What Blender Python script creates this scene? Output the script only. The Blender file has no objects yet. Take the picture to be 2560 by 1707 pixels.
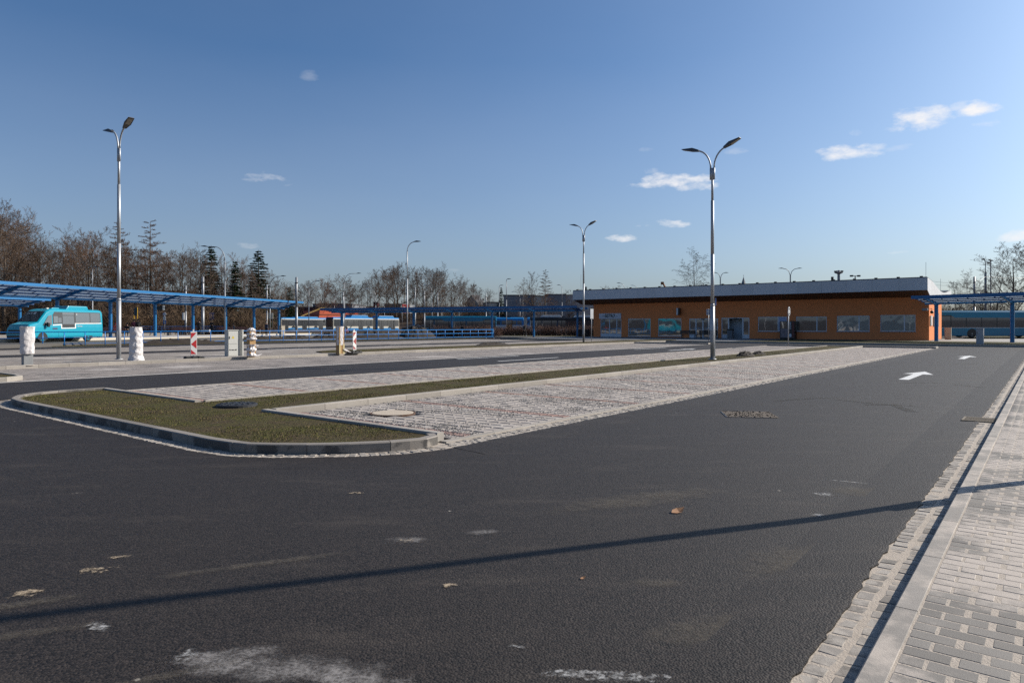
import bpy, bmesh, math, random
import numpy as np
from mathutils import Vector, Matrix, noise as mnoise

random.seed(7)
SC = bpy.context.scene
COL = SC.collection
R = math.radians

# ---------------------------------------------------------------- camera
CAM_H = 1.55
FPX = 1707.0            # focal length in pixels of the 2560 px wide photograph
HORIZON = 815.0
cam_data = bpy.data.cameras.new("camera")
cam = bpy.data.objects.new("camera", cam_data)
COL.objects.link(cam)
cam.location = (0, 0, CAM_H)
cam.rotation_euler = (R(90), 0, 0)
cam_data.lens = 24.0
cam_data.sensor_width = 36.0
cam_data.shift_y = -(853.5 - HORIZON) / 2560.0
cam_data.clip_start = 0.1
cam_data.clip_end = 6000
SC.camera = cam

# ---------------------------------------------------------------- light, sky, exposure
SUN_AZ = 70.0           # degrees clockwise from +Y (the viewing direction)
SUN_EL = 30.0
SUN_STRENGTH = 5.0
SKY_STRENGTH = 0.087
SC.view_settings.view_transform = 'Standard'
SC.view_settings.look = 'None'
SC.view_settings.gamma = 1.0
SC.view_settings.exposure = 0.54
SC.view_settings.use_curve_mapping = False

sun_data = bpy.data.lights.new("sun", 'SUN')
sun = bpy.data.objects.new("sun", sun_data)
COL.objects.link(sun)
sun_data.energy = SUN_STRENGTH
sun_data.angle = R(0.53)
sun_data.color = (1.0, 0.925, 0.81)
sdir = Vector((math.sin(R(SUN_AZ)) * math.cos(R(SUN_EL)), math.cos(R(SUN_AZ)) * math.cos(R(SUN_EL)), math.sin(R(SUN_EL))))
sun.rotation_euler = sdir.to_track_quat('Z', 'Y').to_euler()
sun.location = sdir * 200

SC.render.engine = 'CYCLES'
SC.cycles.use_denoising = False
SC.cycles.sample_clamp_indirect = 4.0

world = bpy.data.worlds.new("World")
SC.world = world
world.use_nodes = True
wn, wl = world.node_tree.nodes, world.node_tree.links
wn.clear()


def wnode(t, **kw):
    n = wn.new(t)
    for k, v in kw.items():
        setattr(n, k, v)
    return n


def wmath(op, a, b=None, c=None, clamp=False):
    n = wn.new('ShaderNodeMath')
    n.operation = op
    n.use_clamp = clamp
    for i, x in enumerate((a, b, c)):
        if x is None:
            continue
        if isinstance(x, (int, float)):
            n.inputs[i].default_value = x
        else:
            wl.new(x, n.inputs[i])
    return n.outputs[0]


sky = wnode('ShaderNodeTexSky')
sky.sky_type = 'NISHITA'
sky.sun_disc = False
sky.sun_elevation = R(SUN_EL)
sky.sun_rotation = R(SUN_AZ)
sky.altitude = 250
sky.air_density = 0.95
sky.dust_density = 3.2
sky.ozone_density = 8.0
tc = wnode('ShaderNodeTexCoord')
DIRV = tc.outputs['Generated']
sepd = wnode('ShaderNodeSeparateXYZ')
wl.new(DIRV, sepd.inputs[0])
nz = wnode('ShaderNodeTexNoise')
nz.inputs['Scale'].default_value = 26
nz.inputs['Detail'].default_value = 9
nz.inputs['Roughness'].default_value = 0.6
mp = wnode('ShaderNodeMapping')
mp.inputs['Scale'].default_value = (1, 1, 2.2)
wl.new(DIRV, mp.inputs[0])
wl.new(mp.outputs[0], nz.inputs['Vector'])
nzc = wmath('SUBTRACT', nz.outputs[0], 0.5)
# small fair-weather clouds: azimuth (deg right of the view), elevation (deg), half width, half height (deg), density
CLOUDS_SEEN = [  # photograph pixel x, y, half width, half height, density
    (2302, 303, 74, 30, 1.0), (2400, 268, 26, 15, 0.5), (2455, 274, 62, 20, 1.0), (2475, 308, 50, 14, 0.45), (2117, 385, 86, 21, 0.95), (2185, 372, 34, 13, 0.6), (2139, 332, 26, 12, 0.35),
    (2250, 372, 60, 10, 0.25), (1676, 455, 98, 22, 0.95), (1735, 468, 50, 16, 0.8), (1612, 430, 40, 10, 0.3), (1660, 563, 62, 12, 0.85), (1556, 597, 48, 12, 0.8), (653, 448, 70, 15, 0.5), (700, 462, 50, 9, 0.28), (773, 194, 22, 14, 0.16),
    (1839, 379, 38, 10, 0.25), (1622, 375, 24, 9, 0.2), (615, 616, 44, 11, 0.3), (1143, 677, 46, 10, 0.28), (2547, 590, 90, 18, 0.75), (2253, 631, 40, 6, 0.3), (960, 632, 60, 8, 0.15), (1450, 608, 50, 8, 0.2)]
CLOUDS = []
for cpx, cpy, chw, chh, cd in CLOUDS_SEEN:
    dd_ = math.hypot(FPX, cpx - 1280)
    CLOUDS.append((math.degrees(math.atan((cpx - 1280) / FPX)), math.degrees(math.atan((HORIZON - cpy) / dd_)), math.degrees(chw * FPX / dd_ ** 2) * 1.15, math.degrees(chh / dd_) * 1.2, cd))
CLOUDS += [(75, 18, 3, 1.0, 0.9), (110, 12, 3, 0.8, 0.9), (160, 14, 3, 0.9, 0.8), (215, 10, 3, 0.7, 0.8), (265, 15, 2.6, 0.8, 0.7), (300, 12, 2.6, 0.7, 0.6), (55, 12, 2.4, 0.7, 0.9)]
mask = None
for az, el, wx, wz, dens in CLOUDS:
    a = R(az)
    dp = wnode('ShaderNodeVectorMath', operation='DOT_PRODUCT')
    wl.new(DIRV, dp.inputs[0])
    dp.inputs[1].default_value = (math.cos(a) / math.sin(R(wx)), -math.sin(a) / math.sin(R(wx)), 0)
    fw = wnode('ShaderNodeVectorMath', operation='DOT_PRODUCT')
    wl.new(DIRV, fw.inputs[0])
    fw.inputs[1].default_value = (math.sin(a), math.cos(a), 0)
    dz = wmath('MULTIPLY', wmath('SUBTRACT', sepd.outputs[2], math.sin(R(el))), 1.0 / math.sin(R(wz)))
    # flatter base: below the centre falls off faster
    dz = wmath('MAXIMUM', dz, wmath('MULTIPLY', dz, -1.5))
    r2 = wmath('ADD', wmath('MULTIPLY', dp.outputs['Value'], dp.outputs['Value']), wmath('MULTIPLY', dz, dz))
    m = wmath('ADD', wmath('SUBTRACT', 0.75, r2), wmath('MULTIPLY', nzc, 4.2))
    mr = wn.new('ShaderNodeMapRange')
    mr.interpolation_type = 'SMOOTHSTEP'
    wl.new(m, mr.inputs[0])
    mr.inputs[1].default_value = -0.35
    mr.inputs[2].default_value = 1.5
    mr.inputs[3].default_value = 0
    mr.inputs[4].default_value = dens
    front = wmath('GREATER_THAN', fw.outputs['Value'], 0.0)
    mm = wmath('MULTIPLY', mr.outputs[0], front)
    mask = mm if mask is None else wmath('MAXIMUM', mask, mm)
# thin veil of high cirrus over the whole sky, everywhere alike
vz = wnode('ShaderNodeTexNoise')
vz.inputs['Scale'].default_value = 2.3
vz.inputs['Detail'].default_value = 4
vmap = wnode('ShaderNodeMapping')
vmap.inputs['Scale'].default_value = (1, 1, 2.6)
wl.new(DIRV, vmap.inputs[0])
wl.new(vmap.outputs[0], vz.inputs['Vector'])
veil = wn.new('ShaderNodeMapRange')
wl.new(vz.outputs[0], veil.inputs[0])
veil.inputs[1].default_value = 0.42
veil.inputs[2].default_value = 0.75
veil.inputs[3].default_value = 0.0
veil.inputs[4].default_value = 0.02
hazeband = wn.new('ShaderNodeMapRange')
wl.new(sepd.outputs[2], hazeband.inputs[0])
hazeband.inputs[1].default_value = 0.0
hazeband.inputs[2].default_value = 0.36
hazeband.inputs[3].default_value = 0.20
hazeband.inputs[4].default_value = 0.0
veilm = wmath('ADD', hazeband.outputs[0], veil.outputs[0])
mask = wmath('MAXIMUM', mask, veilm)
cl = wn.new('ShaderNodeMix')
cl.data_type = 'RGBA'
wl.new(mask, cl.inputs[0])
skt = wn.new('ShaderNodeMix')
skt.data_type = 'RGBA'
skt.blend_type = 'MULTIPLY'
skt.inputs[0].default_value = 1.0
wl.new(sky.outputs[0], skt.inputs[6])
skt.inputs[7].default_value = (0.91, 1.0, 0.98, 1)
wl.new(skt.outputs[2], cl.inputs[6])
CLV = 0.66 / SKY_STRENGTH
cl.inputs[7].default_value = (CLV, CLV * 0.985, CLV * 0.99, 1)
bg = wnode('ShaderNodeBackground')
wl.new(cl.outputs[2], bg.inputs[0])
bg.inputs[1].default_value = SKY_STRENGTH
wo = wnode('ShaderNodeOutputWorld')
wl.new(bg.outputs[0], wo.inputs[0])

# ---------------------------------------------------------------- geometry of the place
# a runs along the parking rows (away to the right), b across them (away to the left)
UX, UY = 0.61748, 0.78659


def W(a, b, z=0.0):
    return Vector((UX * a - UY * b, UY * a + UX * b, z))


def G(px, py, z=0.0):
    """where the photograph's pixel meets the height z"""
    y = FPX * (CAM_H - z) / (py - HORIZON)
    return Vector(((px - 1280) / FPX * y, y, z))


def RAY(px, y, z=0.0):
    return Vector(((px - 1280) / FPX * y, y, z))


def HZ(py, y):
    return CAM_H + (HORIZON - py) * y / FPX


ROW_ANG = math.atan2(UY, UX)

# ---------------------------------------------------------------- materials
MATS = {}


def _new(name):
    m = bpy.data.materials.new(name)
    m.use_nodes = True
    nt = m.node_tree
    nt.nodes.clear()
    out = nt.nodes.new('ShaderNodeOutputMaterial')
    p = nt.nodes.new('ShaderNodeBsdfPrincipled')
    nt.links.new(p.outputs[0], out.inputs[0])
    MATS[name] = m
    return m, nt, p


def _col(c):
    return (c[0], c[1], c[2], 1.0)


def _mixcol(nt, fac, a, b, blend='MIX'):
    n = nt.nodes.new('ShaderNodeMix')
    n.data_type = 'RGBA'
    n.blend_type = blend
    for i, x in ((0, fac), (6, a), (7, b)):
        if isinstance(x, (int, float)):
            n.inputs[i].default_value = x
        elif isinstance(x, tuple):
            n.inputs[i].default_value = _col(x)
        else:
            nt.links.new(x, n.inputs[i])
    return n.outputs[2]


def _noise(nt, vec, scale, detail=3, rough=0.55):
    n = nt.nodes.new('ShaderNodeTexNoise')
    n.inputs['Scale'].default_value = scale
    n.inputs['Detail'].default_value = detail
    n.inputs['Roughness'].default_value = rough
    if vec is not None:
        nt.links.new(vec, n.inputs['Vector'])
    return n.outputs[0]


def _range(nt, x, a, b, lo=0.0, hi=1.0):
    n = nt.nodes.new('ShaderNodeMapRange')
    n.interpolation_type = 'SMOOTHSTEP'
    nt.links.new(x, n.inputs[0])
    n.inputs[1].default_value = a
    n.inputs[2].default_value = b
    n.inputs[3].default_value = lo
    n.inputs[4].default_value = hi
    return n.outputs[0]


def _math(nt, op, a, b):
    n = nt.nodes.new('ShaderNodeMath')
    n.operation = op
    for i, x in enumerate((a, b)):
        if isinstance(x, (int, float)):
            n.inputs[i].default_value = x
        else:
            nt.links.new(x, n.inputs[i])
    return n.outputs[0]


def _bump(nt, p, h, strength, dist):
    b = nt.nodes.new('ShaderNodeBump')
    b.inputs['Strength'].default_value = strength
    b.inputs['Distance'].default_value = dist
    nt.links.new(h, b.inputs['Height'])
    nt.links.new(b.outputs[0], p.inputs['Normal'])


def _pos(nt):
    return nt.nodes.new('ShaderNodeNewGeometry').outputs['Position']


def _rnd(nt):
    return nt.nodes.new('ShaderNodeObjectInfo').outputs['Random']


ALB = 0.80
KEEP = {'orange_render', 'fascia_grey', 'soffit_brown', 'interior_grey', 'window', 'white_frame', 'sign_board', 'house_brick'}


def _alb(c):
    return tuple(x * ALB for x in c)


def mat(name, col, rough=0.6, metal=0.0, var=0.12, scale=3.0, bump=0.0, bscale=40.0, spec=0.5, dirt=0.0, rnd=0.0, dirtcol=(0.16, 0.13, 0.10)):
    """a painted or plain surface with slight unevenness, optional dirt and relief"""
    if name in MATS:
        return MATS[name]
    m, nt, p = _new(name)
    if name not in KEEP and metal < 0.5:
        col, dirtcol = _alb(col), _alb(dirtcol)
    v = _pos(nt)
    n = _noise(nt, v, scale, 4)
    lo = tuple(c * (1 - var) for c in col)
    hi = tuple(min(1, c * (1 + var)) for c in col)
    c = _mixcol(nt, n, lo, hi)
    if rnd:
        r = _range(nt, _rnd(nt), 0, 1, 1 - rnd, 1 + rnd)
        g = nt.nodes.new('ShaderNodeCombineColor')
        for i in range(3):
            nt.links.new(r, g.inputs[i])
        c = _mixcol(nt, 1.0, c, g.outputs[0], 'MULTIPLY')
    if dirt:
        d = _range(nt, _noise(nt, v, scale * 2.3, 6, 0.65), 0.5, 0.75, 0, dirt)
        c = _mixcol(nt, d, c, dirtcol)
    nt.links.new(c, p.inputs['Base Color'])
    p.inputs['Roughness'].default_value = rough
    p.inputs['Metallic'].default_value = metal
    p.inputs['Specular IOR Level'].default_value = spec
    if bump:
        _bump(nt, p, _noise(nt, v, bscale, 3), bump, 0.01)
    return m


def glass(name, tint=(0.02, 0.025, 0.03), refl=0.25, wav=0.0, rough=0.03, wscale=1.2):
    """dark pane that mirrors its surroundings"""
    if name in MATS:
        return MATS[name]
    m, nt, p = _new(name)
    p.inputs['Base Color'].default_value = _col(tint)
    p.inputs['Roughness'].default_value = 0.4
    gl = nt.nodes.new('ShaderNodeBsdfGlossy')
    gl.inputs['Roughness'].default_value = rough
    gl.inputs['Color'].default_value = (0.95, 0.97, 1, 1)
    mx = nt.nodes.new('ShaderNodeMixShader')
    fr = nt.nodes.new('ShaderNodeLayerWeight')
    fr.inputs['Blend'].default_value = refl
    nt.links.new(_math(nt, 'ADD', _math(nt, 'MULTIPLY', fr.outputs['Fresnel'], 0.7), refl * 0.6), mx.inputs[0])
    nt.links.new(p.outputs[0], mx.inputs[1])
    nt.links.new(gl.outputs[0], mx.inputs[2])
    if wav:
        b = nt.nodes.new('ShaderNodeBump')
        b.inputs['Strength'].default_value = wav
        b.inputs['Distance'].default_value = 0.05
        nt.links.new(_noise(nt, _pos(nt), wscale, 1), b.inputs['Height'])
        nt.links.new(b.outputs[0], gl.inputs['Normal'])
    out = [n for n in nt.nodes if n.type == 'OUTPUT_MATERIAL'][0]
    nt.links.new(mx.outputs[0], out.inputs[0])
    return m


def make_asphalt(name, base=0.0115, fresh=True):
    m, nt, p = _new(name)
    v = _pos(nt)
    vo = nt.nodes.new('ShaderNodeTexVoronoi')
    vo.inputs['Scale'].default_value = 80
    nt.links.new(v, vo.inputs['Vector'])
    sep = nt.nodes.new('ShaderNodeSeparateColor')
    nt.links.new(vo.outputs['Color'], sep.inputs[0])
    fine = sep.outputs[0]
    c = _mixcol(nt, fine, (base * 0.12, base * 0.10, base * 0.09), (base * 3.6, base * 2.8, base * 2.35))
    mid = _noise(nt, v, 14, 5, 0.7)
    c = _mixcol(nt, _range(nt, mid, 0.3, 0.7, 0, 0.4), c, (base * 1.38, base * 1.08, base * 0.88))
    big = _range(nt, _noise(nt, v, 0.5, 7, 0.65), 0.35, 0.68)
    c = _mixcol(nt, _math(nt, 'MULTIPLY', big, 0.4), c, (base * 2.05, base * 1.58, base * 1.22))
    # dusty smears, stretched the way cars drive, and small pale crumbs
    mpn = nt.nodes.new('ShaderNodeMapping')
    mpn.inputs['Rotation'].default_value = (0, 0, -ROW_ANG)
    mpn.inputs['Scale'].default_value = (0.6, 2.2, 1)
    nt.links.new(v, mpn.inputs[0])
    sm = _range(nt, _noise(nt, mpn.outputs[0], 1.3, 8, 0.68), 0.50, 0.78, 0, 0.5)
    c = _mixcol(nt, sm, c, (0.062, 0.050, 0.040))
    spots = _range(nt, _noise(nt, v, 3.1, 3, 0.5), 0.735, 0.80, 0, 0.6)
    c = _mixcol(nt, _math(nt, 'MULTIPLY', spots, _range(nt, _noise(nt, v, 45, 2), 0.4, 0.6)), c, (0.26, 0.23, 0.20))
    v2 = nt.nodes.new('ShaderNodeTexVoronoi')
    v2.inputs['Scale'].default_value = 2.6
    nt.links.new(v, v2.inputs['Vector'])
    dots = _range(nt, v2.outputs['Distance'], 0.02, 0.05, 0.75, 0)
    s2 = nt.nodes.new('ShaderNodeSeparateColor')
    nt.links.new(v2.outputs['Color'], s2.inputs[0])
    dots = _math(nt, 'MULTIPLY', dots, _math(nt, 'GREATER_THAN', s2.outputs[1], 0.72))
    c = _mixcol(nt, dots, c, (0.32, 0.29, 0.25))
    nt.links.new(c, p.inputs['Base Color'])
    p.inputs['Roughness'].default_value = 0.66
    p.inputs['Specular IOR Level'].default_value = 0.30
    hn = _math(nt, 'ADD', _math(nt, 'MULTIPLY', vo.outputs['Distance'], -1.0), _math(nt, 'MULTIPLY', _noise(nt, v, 90, 2), 0.3))
    _bump(nt, p, hn, 0.8, 0.005)
    return m


def make_grass(name, green=(0.098, 0.094, 0.022), brown=(0.115, 0.080, 0.046), bias=0.5):
    m, nt, p = _new(name)
    green, brown = _alb(green), _alb(brown)
    v = _pos(nt)
    f = _range(nt, _noise(nt, v, 1.6, 8, 0.75), bias - 0.14, bias + 0.14)
    c = _mixcol(nt, f, brown, green)
    f2 = _noise(nt, v, 28, 4, 0.75)
    c = _mixcol(nt, _range(nt, f2, 0.38, 0.62, 0, 0.9), c, (green[0] * 0.36, green[1] * 0.31, green[2] * 0.6))
    f3 = _range(nt, _noise(nt, v, 70, 2), 0.62, 0.72, 0, 0.6)
    c = _mixcol(nt, f3, c, (0.16, 0.125, 0.06))
    nt.links.new(c, p.inputs['Base Color'])
    p.inputs['Roughness'].default_value = 0.9
    p.inputs['Specular IOR Level'].default_value = 0.15
    _bump(nt, p, _noise(nt, v, 40, 5, 0.7), 1.0, 0.03)
    return m


def make_paving(name, cell=0.227, along=(1, 1), sand=0.45, base=(0.245, 0.215, 0.195), dark=(0.042, 0.042, 0.044)):
    """far paving where single blocks no longer show: blocks, dark chippings, pale dust"""
    m, nt, p = _new(name)
    v = _pos(nt)
    mpn = nt.nodes.new('ShaderNodeMapping')
    mpn.inputs['Rotation'].default_value = (0, 0, -ROW_ANG)
    nt.links.new(v, mpn.inputs[0])
    br = nt.nodes.new('ShaderNodeTexBrick')
    br.offset = 0
    br.inputs['Scale'].default_value = 1.0
    br.inputs['Brick Width'].default_value = cell
    br.inputs['Row Height'].default_value = cell
    br.inputs['Mortar Size'].default_value = 0.014
    br.inputs['Color1'].default_value = _col(base)
    br.inputs['Color2'].default_value = _col(tuple(c * 1.25 for c in base))
    br.inputs['Mortar'].default_value = _col(dark)
    nt.links.new(mpn.outputs[0], br.inputs['Vector'])
    c = br.outputs[0]
    chips = _range(nt, _noise(nt, v, 0.9, 7, 0.75), 0.46, 0.60, 0, 0.85)
    chips = _math(nt, 'MULTIPLY', chips, _range(nt, _noise(nt, v, 22, 2), 0.42, 0.58))
    c = _mixcol(nt, chips, c, dark)
    st = nt.nodes.new('ShaderNodeMapping')
    st.inputs['Rotation'].default_value = (0, 0, -ROW_ANG)
    st.inputs['Scale'].default_value = (0.55, 1.0, 1)
    nt.links.new(v, st.inputs[0])
    sd = _range(nt, _noise(nt, st.outputs[0], 0.45, 7, 0.72), 0.55, 0.66, 0, sand * 1.3)
    c = _mixcol(nt, sd, c, (0.52, 0.48, 0.45))
    nt.links.new(c, p.inputs['Base Color'])
    p.inputs['Roughness'].default_value = 0.85
    p.inputs['Specular IOR Level'].default_value = 0.2
    _bump(nt, p, br.outputs['Fac'], -0.6, 0.012)
    return m


def make_block(name, col, sand=0.7, sandcol=(0.50, 0.46, 0.42), rnd=0.16, attr=False, sscale=1.5, lo=0.48, hi=0.66):
    """concrete block / kerb: own tone, pores, drifts of pale sand over it"""
    m, nt, p = _new(name)
    col, sandcol = _alb(col), _alb(sandcol)
    v = _pos(nt)
    n = _noise(nt, v, 9, 5, 0.7)
    c = _mixcol(nt, n, tuple(x * 0.85 for x in col), tuple(x * 1.15 for x in col))
    if attr:
        a = nt.nodes.new('ShaderNodeAttribute')
        a.attribute_name = 'tone'
        c = _mixcol(nt, 1.0, c, a.outputs['Color'], 'MULTIPLY')
    elif rnd:
        r = _range(nt, _rnd(nt), 0, 1, 1 - rnd, 1 + rnd)
        g = nt.nodes.new('ShaderNodeCombineColor')
        for i in range(3):
            nt.links.new(r, g.inputs[i])
        c = _mixcol(nt, 1.0, c, g.outputs[0], 'MULTIPLY')
    por = _range(nt, _noise(nt, v, 160, 2), 0.6, 0.72, 0, 0.5)
    c = _mixcol(nt, por, c, tuple(x * 0.5 for x in col))
    if sand:
        s = _range(nt, _noise(nt, v, sscale, 8, 0.68), lo, hi, 0, sand)
        c = _mixcol(nt, s, c, sandcol)
    nt.links.new(c, p.inputs['Base Color'])
    p.inputs['Roughness'].default_value = 0.82
    p.inputs['Specular IOR Level'].default_value = 0.25
    _bump(nt, p, _noise(nt, v, 120, 4, 0.7), 0.5, 0.004)
    return m


def make_damp_kerb(name):
    m, nt, p = _new(name)
    v = _pos(nt)
    c = _mixcol(nt, _noise(nt, v, 6, 5), (0.155, 0.137, 0.118), (0.22, 0.195, 0.17))
    r = _range(nt, _rnd(nt), 0, 1, 0.85, 1.12)
    g = nt.nodes.new('ShaderNodeCombineColor')
    for i in range(3):
        nt.links.new(r, g.inputs[i])
    c = _mixcol(nt, 1.0, c, g.outputs[0], 'MULTIPLY')
    # damp, dark tide marks with a shape of their own on the upright face
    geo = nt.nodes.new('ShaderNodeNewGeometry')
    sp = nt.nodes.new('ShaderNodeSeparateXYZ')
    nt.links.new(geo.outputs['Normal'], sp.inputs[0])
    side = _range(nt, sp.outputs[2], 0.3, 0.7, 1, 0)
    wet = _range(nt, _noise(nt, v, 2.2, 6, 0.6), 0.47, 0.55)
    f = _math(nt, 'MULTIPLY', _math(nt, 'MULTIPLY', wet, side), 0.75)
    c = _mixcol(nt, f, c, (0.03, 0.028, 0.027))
    nt.links.new(c, p.inputs['Base Color'])
    p.inputs['Roughness'].default_value = 0.75
    _bump(nt, p, _noise(nt, v, 90, 4), 0.4, 0.004)
    return m


def make_dust(name, col, scale=5.0, lo=0.35, hi=0.75, amount=0.85, detail=8):
    """a ragged film of dust or sand lying on the ground (its own thin sheet)"""
    m, nt, p = _new(name)
    t = nt.nodes.new('ShaderNodeTexCoord')
    gr = nt.nodes.new('ShaderNodeVectorMath')
    gr.operation = 'LENGTH'
    nt.links.new(t.outputs['Object'], gr.inputs[0])
    n = _noise(nt, _pos(nt), scale, detail, 0.72)
    f = _math(nt, 'SUBTRACT', n, _math(nt, 'MULTIPLY', _math(nt, 'POWER', gr.outputs['Value'], 2.0), 0.42))
    n2 = _noise(nt, _pos(nt), 55, 3, 0.6)
    al = _math(nt, 'MULTIPLY', _range(nt, f, lo, hi, 0, amount), _range(nt, n2, 0.35, 0.62, 0.35, 1))
    p.inputs['Base Color'].default_value = _col(col)
    p.inputs['Roughness'].default_value = 0.9
    nt.links.new(al, p.inputs['Alpha'])
    return m


def make_bark(name, col, rnd=0.25):
    m, nt, p = _new(name)
    r = _range(nt, _rnd(nt), 0, 1, 1 - rnd, 1 + rnd)
    n = _noise(nt, _pos(nt), 1.3, 3)
    c = _mixcol(nt, n, tuple(x * 0.7 for x in col), tuple(x * 1.3 for x in col))
    g = nt.nodes.new('ShaderNodeCombineColor')
    for i in range(3):
        nt.links.new(r, g.inputs[i])
    c = _mixcol(nt, 1.0, c, g.outputs[0], 'MULTIPLY')
    nt.links.new(c, p.inputs['Base Color'])
    p.inputs['Roughness'].default_value = 0.9
    p.inputs['Specular IOR Level'].default_value = 0.1
    return m


def make_translucent(name, col, amount=0.55):
    m, nt, p = _new(name)
    p.inputs['Base Color'].default_value = _col(col)
    p.inputs['Roughness'].default_value = 0.35
    tr = nt.nodes.new('ShaderNodeBsdfTranslucent')
    tr.inputs[0].default_value = _col(col)
    tp = nt.nodes.new('ShaderNodeBsdfTransparent')
    tp.inputs[0].default_value = (0.75, 0.82, 0.88, 1)
    m1 = nt.nodes.new('ShaderNodeMixShader')
    m1.inputs[0].default_value = 0.5
    nt.links.new(tr.outputs[0], m1.inputs[1])
    nt.links.new(tp.outputs[0], m1.inputs[2])
    m2 = nt.nodes.new('ShaderNodeMixShader')
    m2.inputs[0].default_value = amount
    nt.links.new(p.outputs[0], m2.inputs[1])
    nt.links.new(m1.outputs[0], m2.inputs[2])
    out = [n for n in nt.nodes if n.type == 'OUTPUT_MATERIAL'][0]
    nt.links.new(m2.outputs[0], out.inputs[0])
    return m


M_ASPH = make_asphalt('asphalt')
M_GRASS = make_grass('verge_grass')
M_DRYGRASS = make_grass('dry_grass', (0.10, 0.105, 0.028), (0.13, 0.10, 0.05), 0.5)
M_LITTER = make_grass('leaf_litter', (0.085, 0.06, 0.035), (0.065, 0.045, 0.03), 0.55)
M_PAVE = make_paving('bay_paving')
M_PLAZA = make_paving('plaza_paving', 0.2, sand=0.6, base=(0.235, 0.21, 0.185), dark=(0.13, 0.11, 0.10))
M_BLOCK = make_block('bay_block', (0.36, 0.32, 0.29), sand=0.3, sandcol=(0.52, 0.48, 0.44), rnd=0.12)
M_BLOCK_RED = make_block('bay_block_red', (0.31, 0.20, 0.17), sand=0.45, sandcol=(0.44, 0.38, 0.34), rnd=0.12)
M_BLOCKS = make_block('bay_block_toned', (0.36, 0.32, 0.29), sand=0.3, sandcol=(0.52, 0.48, 0.44), attr=True)
M_BED = mat('chipping_bed', (0.055, 0.055, 0.06), 0.95, var=0.4, scale=30, bump=0.8, bscale=90, dirt=0.4, dirtcol=(0.16, 0.15, 0.14))
M_CHIP = mat('stone_chip', (0.05, 0.055, 0.062), 0.8, var=0.35, scale=40)
M_SAND = mat('joint_sand', (0.43, 0.37, 0.31), 0.95, var=0.25, scale=25, bump=0.6, bscale=90)
M_WPAVER = make_block('walk_paver', (0.225, 0.208, 0.19), sand=0.9, sandcol=(0.52, 0.455, 0.40), rnd=0.14, sscale=1.15, lo=0.44, hi=0.58)
M_WPAVERS = make_block('walk_paver_toned', (0.225, 0.208, 0.19), sand=0.9, sandcol=(0.52, 0.455, 0.40), attr=True, sscale=1.15, lo=0.44, hi=0.58)
M_KERB = make_block('kerb_concrete', (0.30, 0.275, 0.25), sand=0.9, sandcol=(0.50, 0.44, 0.385), rnd=0.08, sscale=2.0, lo=0.45, hi=0.62)
M_KERB2 = make_damp_kerb('kerb_damp')
M_KERB3 = make_block('kerb_pale', (0.36, 0.325, 0.285), sand=0.25, rnd=0.1)
M_SETT = make_block('granite_sett', (0.26, 0.235, 0.21), sand=0.85, sandcol=(0.43, 0.39, 0.345), rnd=0.25, sscale=6, lo=0.42, hi=0.6)
M_SETTS = make_block('granite_sett_toned', (0.26, 0.235, 0.21), sand=0.85, sandcol=(0.43, 0.39, 0.345), attr=True, sscale=6, lo=0.42, hi=0.6)
M_PAINT = mat('road_paint', (0.72, 0.71, 0.69), 0.6, var=0.1, scale=8, dirt=0.45, dirtcol=(0.25, 0.24, 0.23))
M_SOIL = mat('soil', (0.024, 0.017, 0.012), 0.95, var=0.5, scale=4, bump=1.0, bscale=14)
M_GALV = mat('galvanised_steel', (0.36, 0.37, 0.385), 0.55, metal=0.6, var=0.14, scale=2.5)
M_GALVD = mat('grey_steel', (0.30, 0.31, 0.33), 0.5, metal=0.4, var=0.12)
M_LAMP = mat('lamp_head_grey', (0.10, 0.10, 0.105), 0.5, metal=0.3)
M_LAMPW = mat('lamp_head_pale', (0.6, 0.6, 0.6), 0.5)
M_LENS = mat('lamp_lens', (0.30, 0.27, 0.22), 0.25)
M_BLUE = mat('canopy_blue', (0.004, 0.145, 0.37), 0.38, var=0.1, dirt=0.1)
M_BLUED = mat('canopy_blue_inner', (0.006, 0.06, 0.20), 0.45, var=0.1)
M_RAIL = mat('railing_blue', (0.008, 0.19, 0.55), 0.35, var=0.1)
M_PANE = make_translucent('roof_pane', (0.58, 0.62, 0.66), 0.85)
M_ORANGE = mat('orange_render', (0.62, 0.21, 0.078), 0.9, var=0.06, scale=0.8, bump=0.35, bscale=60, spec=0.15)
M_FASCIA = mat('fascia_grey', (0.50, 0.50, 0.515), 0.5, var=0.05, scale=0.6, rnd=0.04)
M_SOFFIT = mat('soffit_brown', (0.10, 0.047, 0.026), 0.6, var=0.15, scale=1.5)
M_DARK = mat('dark_metal', (0.022, 0.023, 0.026), 0.5, var=0.2)
M_BLACK = mat('black_plastic', (0.012, 0.012, 0.014), 0.4, var=0.2)
M_FRAME = mat('white_frame', (0.52, 0.54, 0.58), 0.45, var=0.05)
M_GLASS = glass('window_glass', (0.02, 0.022, 0.02), 0.27, wav=0.06, wscale=0.9)
M_GLASSB = glass('window_glass_blind', (0.16, 0.19, 0.18), 0.20, wav=0.12, wscale=0.9)
M_BGLASS = glass('bus_glass', (0.018, 0.022, 0.027), 0.22)
M_BGLASS2 = glass('minibus_glass', (0.035, 0.042, 0.052), 0.15)
M_BGLASSD = glass('windscreen_glass', (0.008, 0.010, 0.012), 0.06)
M_TURQ = mat('turquoise_paint', (0.005, 0.30, 0.42), 0.28, var=0.05, spec=0.6)
M_TURQD = mat('turquoise_bus_paint', (0.005, 0.20, 0.34), 0.3, var=0.05, spec=0.6)
M_WHITE = mat('white_paint', (0.68, 0.68, 0.67), 0.4, var=0.05, dirt=0.15)
M_CREAM = mat('cream_paint', (0.60, 0.56, 0.47), 0.45, var=0.06, dirt=0.15)
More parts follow.
